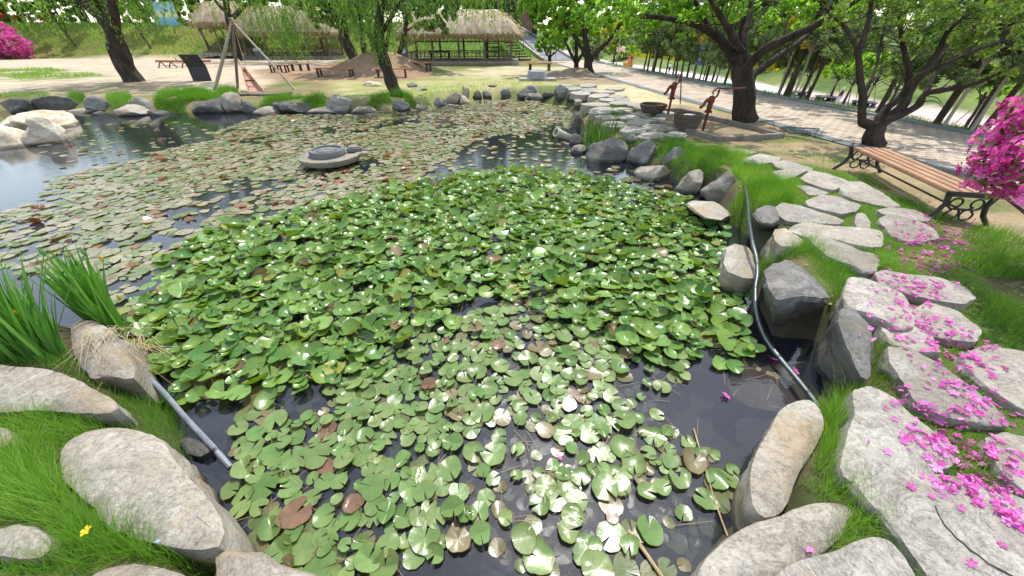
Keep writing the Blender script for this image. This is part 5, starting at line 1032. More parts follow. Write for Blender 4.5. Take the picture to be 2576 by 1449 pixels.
# willow leaning over the water, centre
b0 = G(992, 234); Y = b0.y; o = empty('willow_tree', b0)
P2 = [(pq([(994,236),(985,205),(978,185),(966,150),(956,112),(953,80),(958,30),(966,-30)], Y), (.34, .16)), (pq([(958,118),(935,95,.2),(918,70,.3),(900,30,.4),(880,-30,.5)], Y), (.15, .06)), (pq([(956,90),(980,50,-.3),(1010,0,-.4),(1060,-60,-.5)], Y), (.12, .05)), (pq([(978,180),(970,140,.5),(975,100,.8),(985,40,1)], Y), (.13, .05))]
limbs(o, P2+twigs(P2[1:], 8, 1.6, .03), M_bark)
st = [(*Q(x, y, Y+dy), r) for x, y, dy, r in [(880,-10,.2,.5),(920,0,.3,.5),(950,20,-.3,.5),(985,15,0,.5),(1010,0,.3,.5),(900,35,0,.35),(945,60,-.5,.3),(930,80,-.3,.22),(860,-20,0,.5),(1060,-40,.5,.5),(820,-40,.3,.6),(925,-30,-1,.6),(1000,-50,-1,.6)]]
strands(o, st, 300, .7, 1.55, .15, M_willow)
st = [(*Q(x, y, Y+dy), r) for x, y, dy, r in [(1150,-55,0,.6),(1200,-50,.5,.6),(1245,-55,.2,.5),(1110,-40,0,.6),(780,-60,0,.7),(720,-60,.6,.6)]]
strands(o, st, 150, .8, 1.7, .15, M_willow, name='outer_shoots')
crown(o, [(Q(x, y, Y+dy), r) for x, y, dy, r in [(900,-120,0,2),(1020,-130,0,2.2),(1150,-130,0,1.8),(780,-110,0,1.8),(960,-200,0,2.5)]], 8000, .17, M_willow, name='upper_crown'); tag(o, 'dark willow trunk leaning over the far pond edge, leaves hanging down around it', 'tree', 'willows')
# willow beyond the tripod
b0 = G(601, 152); Y = b0.y; o = empty('willow_tree', b0)
P7 = [(pq([(602,154),(594,118),(586,82),(576,45),(568,0),(560,-60)], Y), (.5, .26)), (pq([(580,50),(620,10,-.5),(680,-40,-1)], Y), (.26, .1)), (pq([(576,40),(540,0,.5),(500,-50,1)], Y), (.2, .1))]
limbs(o, P7, M_bark)
st = [(*Q(x, y, Y+dy), r) for x, y, dy, r in [(620,-20,-2,1.2),(650,-10,-3,1.2),(680,0,-3,1.3),(710,5,-3.5,1.3),(690,45,-3.5,.7),(720,50,-3.8,.7),(740,-10,-3,1.4),(600,-50,-1,1.0),(540,-60,0,1.0)]]
strands(o, st, 210, 2, 4.0, .3, M_willow, step=.16); crown(o, [(Q(x, y, Y-2), r) for x, y, r in [(620,-90,4),(720,-90,4.5),(820,-80,4),(520,-90,4)]], 7000, .35, M_willow, name='upper_crown')
tag(o, 'willow with long hanging shoots in front of the left thatched pavilions', 'tree', 'willows')
# trees on the earth mound
def mtree(path_, r, label, blobs, mat, n_, sz, Y, more=()):
    b0 = Vector(path_[0]); b0 = G(*b0[:2]) if False else Q(path_[0][0], path_[0][1], Y); b0.z = gz(b0.x, b0.y)-.05; o = empty('mound_tree', b0); pts = [b0]+[Q(x, y, Y) for x, y in path_[1:]]
    limbs(o, [(pts, r)]+[(pq(m_, Y), rr) for m_, rr in more], M_bark); crown(o, [(Q(x, y, Y+random.uniform(-.8, .8)), q) for x, y, q in blobs], n_, sz, mat); return tag(o, label, 'tree', 'trees on the earth mound')
Ym = MOUND.y
mtree([(890,150),(880,125),(868,95),(863,60),(860,20),(865,-40)], (.42, .2), 'thickest trunk on the earth mound, behind the left of the two red benches', [(840,30,1.4),(870,10,1.5),(820,0,1.6),(800,50,.8),(900,-30,2),(830,-50,2),(770,10,1.1),(885,60,.6)], M_needle, 9000, .3, Ym, [([(866,80),(840,45),(810,20)], (.14, .05))])
mtree([(920,150),(914,110),(910,70),(906,20),(904,-30)], (.2, .12), 'slender trunk on the earth mound right of the thickest one', [(910,20,.9),(900,-20,1.5),(930,-40,1.5)], M_needle, 4000, .28, Ym)
mtree([(936,150),(938,120),(930,80),(925,30)], (.12, .08), 'thinnest trunk on the earth mound nearest the leaning willow', [(930,10,1.0),(940,-40,1.4)], M_needle, 3000, .28, Ym+.6)
mtree([(1004,158),(1012,110),(1022,60),(1030,10),(1040,-50)], (.2, .1), 'dark pine on the mound spreading over the left of the central thatched roof', [(1040,50,.9),(1075,60,.9),(1105,72,.7),(1120,50,.8),(1080,20,1.1),(1130,20,1.0),(1040,10,1.2),(1090,-20,1.5),(1140,-30,1.4),(1125,88,.35),(1060,84,.4)], M_needle, 9000, .26, Ym+1, [([(1018,80),(1060,60),(1110,66)], (.08, .03))])
# pair and small tree beside the road
def rtree(name, base, paths_, label, blobs, n_, sz, dz=.0):
    b0 = G(*base); Y = b0.y; o = empty(name, b0); pp_ = [(pq(p_, Y), r) for p_, r in paths_]; limbs(o, pp_+twigs(pp_[1:], 5, 1.3, .03), M_bark)
    crown(o, [(Q(x, y, Y+dy), r) for x, y, dy, r in blobs], n_, sz, M_bright, (.2, 1)); return tag(o, label, 'tree', 'leafy trees beside the brick road')
rtree('leafy_tree', (1481,184), [([(1481,188),(1480,165),(1479,148),(1476,120),(1470,80),(1465,30)], (.40, .14)), ([(1480,160),(1498,133,.3),(1520,113,.5),(1540,92,.8),(1570,50,1)], (.24, .06)), ([(1478,150),(1450,100,-.5),(1420,60,-.8),(1390,30,-1)], (.15, .05))], 'thicker leafy tree of the roadside pair, on a low bank of bare earth',
      [(1400,40,-.6,1.6),(1450,20,-.4,1.9),(1510,30,.4,1.9),(1560,50,.8,1.2),(1370,60,-1,1.1),(1430,85,-.4,.9),(1500,85,.5,1.0),(1540,90,1,.7),(1350,20,-.8,1.6),(1470,-40,0,2.8),(1380,-40,-.6,2.4),(1560,-20,.8,2.2),(1470,115,.4,.5),(1590,70,1.2,.7),(1335,45,-1,.9)], 16500, .2)
rtree('leafy_tree', (1450,176), [([(1450,180),(1450,165),(1450,156),(1450,111),(1452,60)], (.26, .1)), ([(1450,160),(1437,137,-.2),(1425,112,-.4),(1410,80,-.6)], (.15, .05)), ([(1450,160),(1464,137,.2),(1472,110,.4),(1480,70,.6)], (.14, .05))], 'slimmer three-forked leafy tree of the roadside pair',
      [(1420,70,-.4,1.3),(1450,50,0,1.6),(1400,100,-.6,.7),(1445,95,.4,.8),(1480,60,.4,1.3),(1420,10,0,1.8),(1470,100,.6,.6)], 9000, .2)
rtree('leafy_tree', (1383,157), [([(1383,160),(1383,150),(1383,140)], (.22, .16)), ([(1383,145),(1374,134,-.1),(1366,118,-.2)], (.11, .05)), ([(1383,143),(1386,125,.1),(1388,105,.2)], (.11, .05)), ([(1383,143),(1397,132,.1),(1408,118,.2)], (.1, .04))], 'small round leafy tree beside the foot of the grey ramp',
      [(1370,108,-.2,1.2),(1390,98,.2,1.4),(1408,110,.3,1.0),(1360,120,-.3,.7),(1385,85,0,1.2),(1420,120,.3,.6),(1375,125,-.2,.6)], 6000, .21)
# pines along the road: three shapes, copied
def pine(h, r, lean, seed):
    rs = random.Random(seed); o = empty('pine_tree', (0, 0, 0)); top = Vector((lean[0]*h, lean[1]*h, h))
    tr_ = [Vector((0, 0, -.1)), top*.3+Vector((rs.uniform(-.1, .1), 0, 0)), top*.6+Vector((rs.uniform(-.15, .15), rs.uniform(-.1, .1), 0)), top*.97]; P_ = [(tr_, (r, r*.35))]; bl = []
    for k in range(17):
        f = rs.uniform(.24, 1); a = rs.uniform(0, 6.3); l = (1.25-.75*f)*rs.uniform(.7, 1.2)*h*.25; b_ = top*f; e = b_+Vector((math.cos(a)*l, math.sin(a)*l, .1*l)); P_.append(([b_, b_*.5+e*.5+Vector((0, 0, .06)), e], (r*.3, r*.1)))
        bl += [(e, (.5*l+.3, .5*l+.3, .25*l+.16)), (b_*.45+e*.55, (.4*l+.25, .4*l+.25, .2*l+.15))]
    bl.append((top, (.5, .5, .5))); limbs(o, P_, M_barkp); crown(o, bl, 9000, .17, M_needle, elong=2.2); return o
protos_p = [pine(5.8, .085, (.0, .02), 1), pine(6.6, .095, (.03, 0), 2), pine(5.3, .08, (-.03, .02), 3)]
pine_px = [(1608,176),(1617,178),(1626,180),(1634,181),(1643,183),(1654,186),(1668,189),(1679,191),(1690,193),(1702,196),(1716,199),(1748,204),(1763,207),(1790,213),(1813,218),(1834,222),(1848,225),(1908,238),(1925,241),(1937,243),(1963,248),(1978,251),(2149,284),(2286,310),(2299,312),(2367,327),(2388,331),(2464,347)]
lab_p = {0: 'slim pine in the far close-set cluster beyond the brick road', 1: 'pine in the row between the hand pumps and the large dark tree', 2: 'pine in the row just right of the large dark tree'}
near_lab = {2149: 'pine standing alone behind the left stems of the multi-stem tree', 2286: 'left pine of the close pair seen through the multi-stem tree', 2299: 'right pine of the close pair seen through the multi-stem tree', 2367: 'thick pine at the road kerb, left of two near the azalea', 2388: 'slightly thinner forked pine at the road kerb, right of two near the azalea', 2464: 'nearest pine at the kerb rising behind the azalea'}
for i, (x, y) in enumerate(pine_px):
    z = G0; p = P(x, y, G0); s_ = p.x-ROADX(p.y)
    p.x = ROADX(p.y)+max(5.25, min(s_, 5.7))+random.uniform(0, .15)
    p.z = gz(p.x, p.y)-.03; pr = protos_p[i % 3]; txt = near_lab.get(x) or lab_p[0 if x < 1720 else (1 if x < 1870 else 2)]
    o = pr if i < 3 else dup(pr, p); o.location = p; o.rotation_euler = (0, 0, random.uniform(0, 6.3)); o.scale = (random.uniform(.72, .9) if x < 1870 else random.uniform(.9, 1.1),)*3; tag(o, txt, 'pine', 'pines along the brick road')
# golden-leaved young trees
def golden(h, seed):
    rs = random.Random(seed); o = empty('golden_tree', (0, 0, 0)); P_ = [([Vector((0, 0, -.1)), Vector((.03, 0, h*.5)), Vector((0, .05, h*.75))], (.055, .04))]; bl = []
    for k in range(9):
        a = k*2.4+rs.uniform(-.4, .4); f = rs.uniform(.55, .75); e = Vector((math.cos(a)*h*.2, math.sin(a)*h*.2, h*rs.uniform(.7, 1.02))); P_.append(([Vector((0, 0, h*f)), e*.5+Vector((0, 0, h*f*.5)), e], (.035, .012))); bl.append((e, rs.uniform(.2, .38)))
    limbs(o, P_, M_palewood); crown(o, [(p_, r_*1.3) for p_, r_ in bl], 2800, .19, M_gold); return o
gp = [golden(3.4, 1), golden(4.0, 2)]
gl_ = [(1735,203,0,'golden-leaved young tree with a pale trunk behind the hand pumps'),(1626,183,1,'golden-leaved young tree among the far close-set pines'),(1956,250,0,'golden-leaved tree right of the large dark trunk'),(1932,243,1,'taller golden-leaved tree right of the large dark trunk'),(2440,345,0,'golden-leaved tree low behind the azalea bush'),(2400,335,1,'large golden-leaved tree seen through the olive foliage'),(2510,352,1,'golden-leaved tree nearest the right picture edge'),(2340,322,0,'golden-leaved tree behind the middle of the multi-stem tree'),(1520,158,0,'small golden-leaved tree beyond the roadside pair'),(1556,166,1,'small golden-leaved tree beside the distant thatched hut')]
for i, (x, y, k_, txt) in enumerate(gl_):
    p = P(x, y, G0)
    p.x = ROADX(p.y)+4.78
    p.z = gz(p.x, p.y)-.03
    o = gp[k_] if i in (0, 1) else dup(gp[k_], p); o.location = p; o.rotation_euler = (0, 0, random.uniform(0, 6)); o.scale = (random.uniform(.72, .82) if x < 2100 else random.uniform(.85, 1.05),)*3; tag(o, txt, 'tree', 'golden-leaved young trees')
# young green trees with support poles on the lower plaza
def sapling(seed):
    rs = random.Random(seed); o = empty('young_tree', (0, 0, 0)); P_ = [([Vector((0, 0, -.1)), Vector((.1, 0, 1.4)), Vector((0, .1, 2.6))], (.14, .07))]; bl = []
    for k in range(8):
        a = k*2.4; e = Vector((math.cos(a)*1.3, math.sin(a)*1.3, rs.uniform(2.2, 4.2))); P_.append(([Vector((0, 0, 1.6+.1*k)), e*.5+Vector((0, 0, .9)), e], (.05, .015))); bl.append((e, rs.uniform(.6, .95)))
    limbs(o, P_, M_bark); crown(o, bl+[(Vector((0, 0, 4)), 1.0)], 2600, .3, M_bright, (.4, 1))
    for k in range(3):
        a = k*2.1; MB().tube([(math.cos(a)*.9, math.sin(a)*.9, -.05), (math.cos(a)*.12, math.sin(a)*.12, 1.9)], .035, 6).build('support_pole', M_palewood, o)
    return o
sp_ = [sapling(1), sapling(2)]; PZ = -3.7
for i, (x, y, txt) in enumerate([(2014,241,'young green tree standing in the leftmost ring bench'),(2086,252,'young green tree standing in the middle ring bench'),(2120,262,'young green tree between the second person and the multi-stem tree'),(2172,266,'young green tree standing in the rightmost ring bench'),(2222,284,'forked young green tree right of the ring benches'),(1800,212,'young green tree left of the large dark trunk'),(1840,222,'young green tree hard against the large dark trunk'),(1585,176,'young green tree left of the orange play block'),(2420,330,'young green tree low beyond the near pines')]):
    p = P(x, y, PZ); o = sp_[i] if i < 2 else dup(sp_[i % 2], p); o.location = p; o.rotation_euler = (0, 0, random.uniform(0, 6)); o.scale = (random.uniform(.9, 1.2),)*3; tag(o, txt, 'tree', 'young trees on the lower plaza')
# background trees: proto crowns copied along the far slope and the bank top
def bgtree(seed, mat, n_=3600, sz=.5):
    rs = random.Random(seed); o = empty('background_tree', (0, 0, 0)); bl = []
    for k in range(16):
        a = rs.uniform(0, 6.3); r_ = rs.uniform(.3, 2.6); bl.append((Vector((math.cos(a)*r_, math.sin(a)*r_, rs.uniform(2, 7.5))), rs.uniform(.9, 1.7)))
    limbs(o, [([Vector((0, 0, -.3)), Vector((.1, 0, 2)), Vector((0, .2, 5))], (.28, .12))], M_bark); crown(o, bl, n_, sz, mat); return o
bg = [bgtree(1, M_bush), bgtree(2, M_olive), bgtree(3, M_bright), bgtree(4, M_needle)]
first_bg = set()
def putbg(k_, loc, sc_, txt, grp):
    global first_bg
    if k_ not in first_bg: o = bg[k_]; first_bg.add(k_)
    else: o = dup(bg[k_], loc)
    o.location = loc; o.scale = (sc_, sc_, sc_*random.uniform(.85, 1.1)); o.rotation_euler = (0, 0, random.uniform(0, 6.3)); tag(o, txt, 'tree', grp)
names_k = ['mid green bushy tree', 'dark olive tree', 'fresh green tree', 'dark green conifer-like tree']
i = 0
for Yf in np.linspace(24, 165, 24):
    for row in (0, 1):
        X_ = 39+(65-Yf)*.2+11+row*8+random.uniform(-2, 2); k_ = (i*3+row) % 4 if Yf < 110 else (1, 3)[i % 2]; i += 1
        if X_/Yf > 2.1: continue
        putbg(k_, (X_, Yf+random.uniform(-2, 2), gz(X_, Yf)), random.uniform(.75, 1.25), names_k[k_]+' on the far slope beyond the yellow flowers', 'trees on the far right slope')
for j, X_ in enumerate(np.linspace(-92, 4, 30)):
    Yf = 61+random.uniform(-1, 9); k_ = (0, 2, 1, 3, 0, 2)[j % 6]
    putbg(k_, (X_+random.uniform(-1, 1), Yf, gz(X_, Yf)-.2), random.uniform(1.3, 1.8), names_k[k_]+' on top of the grassy bank behind the pavilions', 'trees on the grassy bank top')
for j, X_ in enumerate(np.linspace(-88, 0, 24)):
    Yf = 59+random.uniform(0, 3); k_ = (0, 2, 0, 3, 1)[j % 5]
    putbg(k_, (X_+random.uniform(-1, 1), Yf, gz(X_, Yf)-1.3), random.uniform(.6, .85), ['low bushy green tree', 'low olive bush', 'low fresh green bush', 'low dark green bush'][k_]+' filling the foot of the trees on the bank top', 'bushes on the bank top')
for j in range(16):
    Yf = 26+j*6.5; X_ = 39+(65-Yf)*.2+random.uniform(4.5, 9); k_ = (0, 2, 1)[j % 3]
    if X_/Yf < 2.1: putbg(k_, (X_, Yf, gz(X_, Yf)-1), random.uniform(.4, .6), ['rounded mid green bush', 'dark olive bush', 'rounded fresh green bush'][k_]+' among the yellow flowers of the far slope', 'bushes on the far right slope')
for j, (X_, Yf) in enumerate([(12,70),(17,84),(24,100),(34,130),(44,150),(55,170),(70,180),(20,140),(30,165),(12,110),(9,92)]):
    putbg((1, 3, 0)[j % 3], (X_, Yf, gz(X_, Yf)), random.uniform(.6, .9), names_k[(1, 3, 0)[j % 3]]+' in the distance beyond the end of the brick road', 'trees beyond the road end')
# young trees on the left bank face
for x, y, h, txt in ((205, 138, 4.2, 'thin young tree on the grassy bank left of the leaning willow'), (383, 128, 4.0, 'thin young tree on the grassy bank under the blue banner'), (525, 112, 4.2, 'thin young tree on the bank in front of the left pavilion')):
    p = Q(x, y, 52.5); p.z = gz(p.x, p.y); o = empty('bank_tree', p); P_ = [([p, p+Vector((-.5, 0, h*.5)), p+Vector((-.9, 0, h*.85))], (.11, .04)), ([p+Vector((-.3, 0, h*.35)), p+Vector((.4, 0, h*.8))], (.06, .02))]
    limbs(o, P_, M_bark); crown(o, [(p+Vector((random.uniform(-1.6, .8), random.uniform(-.8, .8), h*random.uniform(.65, 1.05))), random.uniform(.6, 1)) for _ in range(7)], 1800, .28, M_bush, (.4, 1)); tag(o, txt, 'tree')
for x, y, r, txt in ((18, 62, 1.7, 'red flowering bush on the bank top at the left edge'), (118, 58, 1.4, 'red and white flowering bush on the bank top left of the willow'), (60, 66, .9, 'smaller red flowering bush between the two on the bank top')):
    p = Q(x, y, 59); p.z = gz(p.x, p.y); o = empty('flowering_bush', p); bl = [(p+Vector((random.gauss(0, r*.6), random.gauss(0, r*.4), r*random.uniform(.3, .8))), r*.6) for _ in range(6)]
    crown(o, bl, 1200, .25, M_bush, name='leaves'); crown(o, bl, 500, .28, M_red, name='flowers'); limbs(o, [([p, p+Vector((0, 0, r*.6))], (.06, .03))], M_bark, 'stems'); tag(o, txt, 'bush', 'red flowering bushes')
# ------------------------------------------------------------------ thatched pavilions
M_thatch = M_noise('thatch', [(.3, (.22, .165, .105)), (.5, (.37, .295, .205)), (.7, (.50, .42, .315))], 2.2, .95, .9, 18, dist=.08, stretch=(1, .35, .35))
M_thatchd = M_noise('thatch_edge', [(.3, (.16, .10, .05)), (.7, (.34, .24, .13))], 4, .95, .9, 18, dist=.08, stretch=(1, 1, .2))
M_plinth = M_rock('plinth_stone', (.2, .17, .13), (.33, .29, .23), (.46, .42, .36))
M_strawtip = M_leaf('straw_tip', [(0, (.2, .13, .06)), (1, (.5, .4, .25))], .2)
def pavilion(label, x0, x1, y0, y1, zg, ze, H, nb, over=1.0, bays=True):
    cx, cy = (x0+x1)/2, (y0+y1)/2; o = empty('thatched_pavilion', (cx, cy, zg)); hx, hy = (x1-x0)/2, (y1-y0)/2; e = ze-zg
    # roof: rings from the rounded eave up to the ridge
    n = 96; V = []; rl = hx-hy*.9
    rows = [(1.0, -.28, 1), (1.03, -.12, 1), (1.0, .0, 1)]+[(1-f, H*math.sin(f*math.pi/2)**.85, 0) for f in (.08, .2, .35, .5, .65, .8, .92, 1)]
    for s, z, edge in rows:
        for k in range(n):
            a = 2*math.pi*k/n; c, q = math.cos(a), math.sin(a); p_ = .55
            ex = math.copysign(abs(c)**p_, c)*(hx+over); ey = math.copysign(abs(q)**p_, q)*(hy+over)
            rx = max(-rl, min(rl, ex)); X = rx+(ex-rx)*s; Y_ = ey*s
            nz_ = noise.noise((X*1.7, Y_*1.7, z*1.7+cx)); V.append((X*(1+.006*nz_), Y_*(1+.02*nz_), e+z+.09*nz_-(.12*abs(math.sin(k*1.9)) if s >= 1 and z < 0 else 0)))
    idx = np.arange(len(rows)*n).reshape(len(rows), n); nx_ = np.roll(idx, -1, 1)
    T = np.stack([idx[:-1], nx_[:-1], nx_[1:], idx[1:]], -1).reshape(-1, 4); mi = np.zeros(len(T), int); mi[:2*n] = 1
    rf = npmesh('roof', V, T, [M_thatch, M_thatchd], smooth=True, parent=o, mi=mi)
    # loose straw over the roof and along the eave
    Vr = np.array(V); k_ = RNG.integers(2*n, (len(rows)-2)*n, 1500); base = Vr[k_]+RNG.normal(0, .25, (1500, 3))*np.array([1, .5, 0]); base[:, 2] += .02
    d = Vr[k_-n]-Vr[k_]; d = d/np.maximum(np.linalg.norm(d, axis=1)[:, None], 1e-3)*RNG.uniform(.3, .6, 1500)[:, None]; sd = np.c_[RNG.normal(0, .03, (1500, 2)), np.zeros(1500)]; up = np.array([0, 0, .02])
    SV_ = np.stack([base-sd+up, base+sd+np.array([.04, 0, 0])+up, base+d+up*.7], 1).reshape(-1, 3); npmesh('roof_straw', SV_, np.arange(4500).reshape(-1, 3), M_strawtip, {'tint': np.repeat(RNG.uniform(.5, 1, 1500), 3)}, parent=rf)
    k_ = RNG.integers(0, n, 1800); base = Vr[k_]+(Vr[(k_+1) % n]-Vr[k_])*RNG.uniform(0, 1, 1800)[:, None]; base[:, 2] += .12
    tip = base+np.c_[RNG.normal(0, .05, (1800, 2)), -RNG.uniform(.15, .38, 1800)]; side = np.array([.03, .01, 0])
    npmesh('eave_fringe', np.stack([base-side, base+side, tip], 1).reshape(-1, 3), np.arange(5400).reshape(-1, 3), M_strawtip, {'tint': np.repeat(RNG.uniform(0, .8, 1800), 3)}, parent=rf)
    # plinth, floor, posts, railings, lattice
    MB().box((0, 0, .12), (2*hx+1.4, 2*hy+1.4, .30)).build('plinth', M_plinth, o)
    pb = MB()
    for q in range(int((2*hx+1.4)/.55)): pb.box((-hx-.5+q*.55+random.uniform(-.06, .06), -hy-.72, .06+random.uniform(-.03, .05)), (random.uniform(.38, .56), .22, random.uniform(.22, .34)), Matrix.Rotation(random.uniform(-.2, .2), 3, 'Z'), .04)
    pb.build('plinth_stones', M_plinth, o)
    MB().box((0, 0, .30), (2*hx+.5, 2*hy+.5, .08)).build('floor', M_noise('earth_floor', [(.3, (.2, .13, .1)), (.7, (.32, .22, .17))], 3), o)
    xs_ = np.linspace(-hx, hx, nb+1)
    for x in xs_:
        for y in (-hy, hy): MB().tube([(x, y, .3), (x+.02, y, 1.4), (x, y, e+.15)], [.11, .105, .1], 8, wob=.2).build('post', M_oldwood, o, True)
    for y in (-hy, hy):
        MB().box((0, y, e-.05), (2*hx+.3, .16, .16)).build('beam', M_oldwood, o)
        for a, b_ in zip(xs_, xs_[1:]):
            for nm, zt_, zb_ in (('railing', .95, .45), ('lattice', e-.15, e-.62)):
                k = MB(); k.box(((a+b_)/2, y, zt_), (b_-a-.22, .07, .07)); k.box(((a+b_)/2, y, zb_), (b_-a-.22, .06, .06)); m_ = max(3, int((b_-a)/.34))
                for q in range(1, m_): k.box((a+(b_-a)*q/m_, y, (zt_+zb_)/2), (.06, .05, zt_-zb_-.06))
                k.build(nm, M_oldwood, o)
    for x in (-hx, hx):
        k = MB(); k.box((x, 0, .95), (.07, 2*hy-.24, .07)); k.box((x, 0, .45), (.06, 2*hy-.24, .06))
        for q in range(1, 9): k.box((x, -hy+2*hy*q/9, .7), (.05, .06, .44))
        k.build('railing', M_oldwood, o)
    rk = MB()
    for x in np.arange(-hx-.6, hx+.7, .45): rk.box((x, 0, e+.06), (.08, 2*hy+1.5, .08))
    rk.build('rafters', M_oldwood, o)
    return tag(o, label, 'pavilion', 'thatched pavilions')
pavilion('central thatched pavilion with lattice railings on a low stone plinth', -9.6, -.1, 39.0, 43.2, G0, 2.72, 1.75, 4)
pavilion('thatched pavilion half hidden by hanging willow shoots, left of the central one', -29.6, -20.4, 47.8, 51.6, G0, 2.85, 2.3, 4)
pavilion('leftmost thatched pavilion behind the wooden tripod', -35.6, -31.0, 50.4, 54.0, .6, 3.75, 2.0, 3)
# dark rack inside the central pavilion, outdoor stairway on the bank behind
k_ = empty('wooden_rack', (-1.9, 42.2, G0+.34))
for x in (-.6, .6): MB().box((x, 0, .8), (.09, .5, 1.6)).build('side_frame', M_dkwood, k_)
for z in (.2, .55, .9, 1.25, 1.55): MB().box((0, 0, z), (1.1, .45, .06)).build('shelf', M_dkwood, k_)
tag(k_, 'tall dark shelf rack standing inside the central pavilion', 'rack')
k_ = empty('wooden_table', (-7.0, 41.5, G0+.34)); MB().box((0, 0, .62), (2.0, .8, .1)).build('table_top', M_dkwood, k_)
for x in (-.85, .85):
    for y in (-.3, .3): MB().box((x, y, .28), (.1, .1, .57)).build('leg', M_dkwood, k_)
tag(k_, 'low dark wooden table inside the left part of the central pavilion', 'table')
k_ = empty('stairway', (1.4, 45.0, G0)); st_ = MB()
for i in range(12): st_.box((-i*.26, i*.34, .12+i*.24), (1.2, .5, .1))
st_.build('steps', M_dkwood, k_)
for s in (-.6, .6):
    r_ = MB(); r_.bar((.3+s, -.3, .95), (-3.1+s, 4.1, 3.7), .06, .06)
    for i in range(0, 12, 3): r_.box((-i*.26+s, i*.34, .5+i*.24), (.06, .06, .9))
    r_.build('handrail', M_dkwood, k_)
tag(k_, 'dark open stairway climbing the green bank right of the central pavilion', 'stairs')
# brown building beyond, banner on the bank
bd = empty('brown_building', (-2.5, 92, 3.4)); M_brick2 = M_brick('brown_brick', (.23, .13, .105), (.2, .115, .095), (.17, .11, .09), .5, .2)
MB().box((0, 6, 8), (15.5, 12, 17)).build('wall', M_brick2, bd); MB().box((0, 6, 16.7), (16, 12.4, .5)).build('roof_edge', M_concrete, bd)
for i in range(4):
    f_ = MB(); wx = -5.4+i*3.6; f_.box((wx, -.06, 9.2), (1.7, .16, 1.9)); fo = f_.build('window', M_white, bd); MB().box((wx, -.16, 9.2), (1.45, .06, 1.65)).build('pane', M_flat('blue_glass', (.12, .2, .28), .12, spec=.6), fo)
tag(bd, 'plain brown brick building rising behind the central thatched roof', 'building')
p0 = Q(430, 73, 55); bn = empty('banner', (p0.x, 55, p0.z))
def M_banner():
    m, t, b, N, L = nodes('banner_print'); tc = N('ShaderNodeTexCoord'); sp = N('ShaderNodeSeparateXYZ'); L(tc.outputs['Generated'], sp.inputs[0])
    n1 = N('ShaderNodeTexNoise', Scale=5, Detail=3); L(tc.outputs['Generated'], n1.inputs['Vector']); a = N('ShaderNodeMath', operation='MULTIPLY_ADD'); L(n1.outputs['Fac'], a.inputs[0]); a.inputs[1].default_value = .2; L(sp.outputs[2], a.inputs[2])
    r = ramp(N, [(.1, (.08, .3, .62)), (.4, (.2, .5, .72)), (.5, (.62, .66, .35)), (.66, (.66, .68, .5)), (.78, (.3, .58, .82)), (1, (.25, .5, .8))]); L(a.outputs[0], r.inputs[0]); L(r.outputs[0], b.inputs['Base Color']); b.inputs['Roughness'].default_value = .6; return m
MB().box((0, 0, 1.5), (3.0, .04, 2.3)).build('print', M_banner(), bn)
for s in (-1.55, 1.55): MB().tube([(s, .03, -1.4), (s, .03, 2.75)], .05, 8).build('post', M_palewood, bn)
tag(bn, 'blue and yellow printed banner between posts on the grassy bank', 'banner')
# dark leaning board seen from behind
b0 = G(510, 204); bo = empty('display_board', b0); k = MB()
a_, c_ = .80, .42
prof = [(-.0, 0), (.02, .75), (-.04, .95), (-.28, 1.38)]
for (ya, za), (yb, zb_) in zip(prof, prof[1:]): k.bar((0, ya, za), (0, yb, zb_), 1.15, .05)
k.build('panel', M_blackboard, bo); 
for s in (-.45, .45): MB().bar((s, .1, -.05), (s, -.02, 1.0), .06, .06).build('stand', M_iron, bo)
bo.scale = (.98, 1, 1.0); tag(bo, 'dark curved display board standing between the leaning trunk and the tripod', 'board')
for (x, y, txt, w_) in ((655, 150, 'small grey information stand with a pale slanted face by the left pavilion', .8), (1018, 158, 'small grey information stand in front of the central pavilion', .95)):
    b0 = G(x, y); s_ = empty('information_stand', b0); MB().box((0, 0, .4), (w_, .12, .8), None, .01).build('pedestal', M_greysign, s_)
    MB().box((0, -.02, .93), (w_*1.02, .05, .42), Matrix.Rotation(-.9, 3, 'X')).build('face', M_flat('pale_face', (.55, .6, .66), .35), s_); tag(s_, txt, 'sign', 'information stands')
# wooden tripod with the hanging scoop and its deck
tp = empty('tripod', G(598, 232)); top = Q(583, 52, tp.location.y+1.0); L0 = tp.location
for (x, y, dY, r_, m_) in ((540, 226, -.4, .075, M_palewood), (598, 222, .6, .07, M_oldwood), (742, 226, .2, .06, M_palewood)):
    f_ = P(x, y, G0); d = (top-f_); MB().tube([f_-L0-d*.01, f_-L0+d*.5+Vector((.03, 0, 0)), f_-L0+d*1.03], [r_, r_*.9, r_*.75], 8, wob=.25).build('pole', m_, tp, True)
MB().tube([top-L0+Vector((.1*math.cos(a), .1*math.sin(a), -.25+.02*a)) for a in np.linspace(0, 18, 60)], .02, 5).build('rope_binding', M_stick, tp); tag(tp, 'tripod of three long wooden poles at the far pond edge', 'tripod')
sa = Q(600, 152, L0.y+1.6); sb = Q(650, 247, L0.y-.9); sc0 = empty('water_scoop', (sa+sb)/2); d = (sb-sa).normalized(); sx = d.cross(Vector((0, 0, 1))).normalized(); sz_ = sx.cross(d); Ls = (sb-sa).length
def at_(f, s, h): return sa+d*Ls*f+sx*s+sz_*h-sc0.location
k = MB()
for s in (-1, 1): k.face([at_(.25, s*.02, .0), at_(1, s*.26, 0), at_(1, s*.32, .30), at_(.25, s*.05, .16)]); k.face([at_(.25, s*.05, .16), at_(1, s*.32, .30), at_(1, s*.35, .30), at_(.25, s*.08, .16)]); k.face([at_(.25, s*.08, .16), at_(1, s*.35, .30), at_(1, s*.29, -.03), at_(.25, s*.05, -.03)])
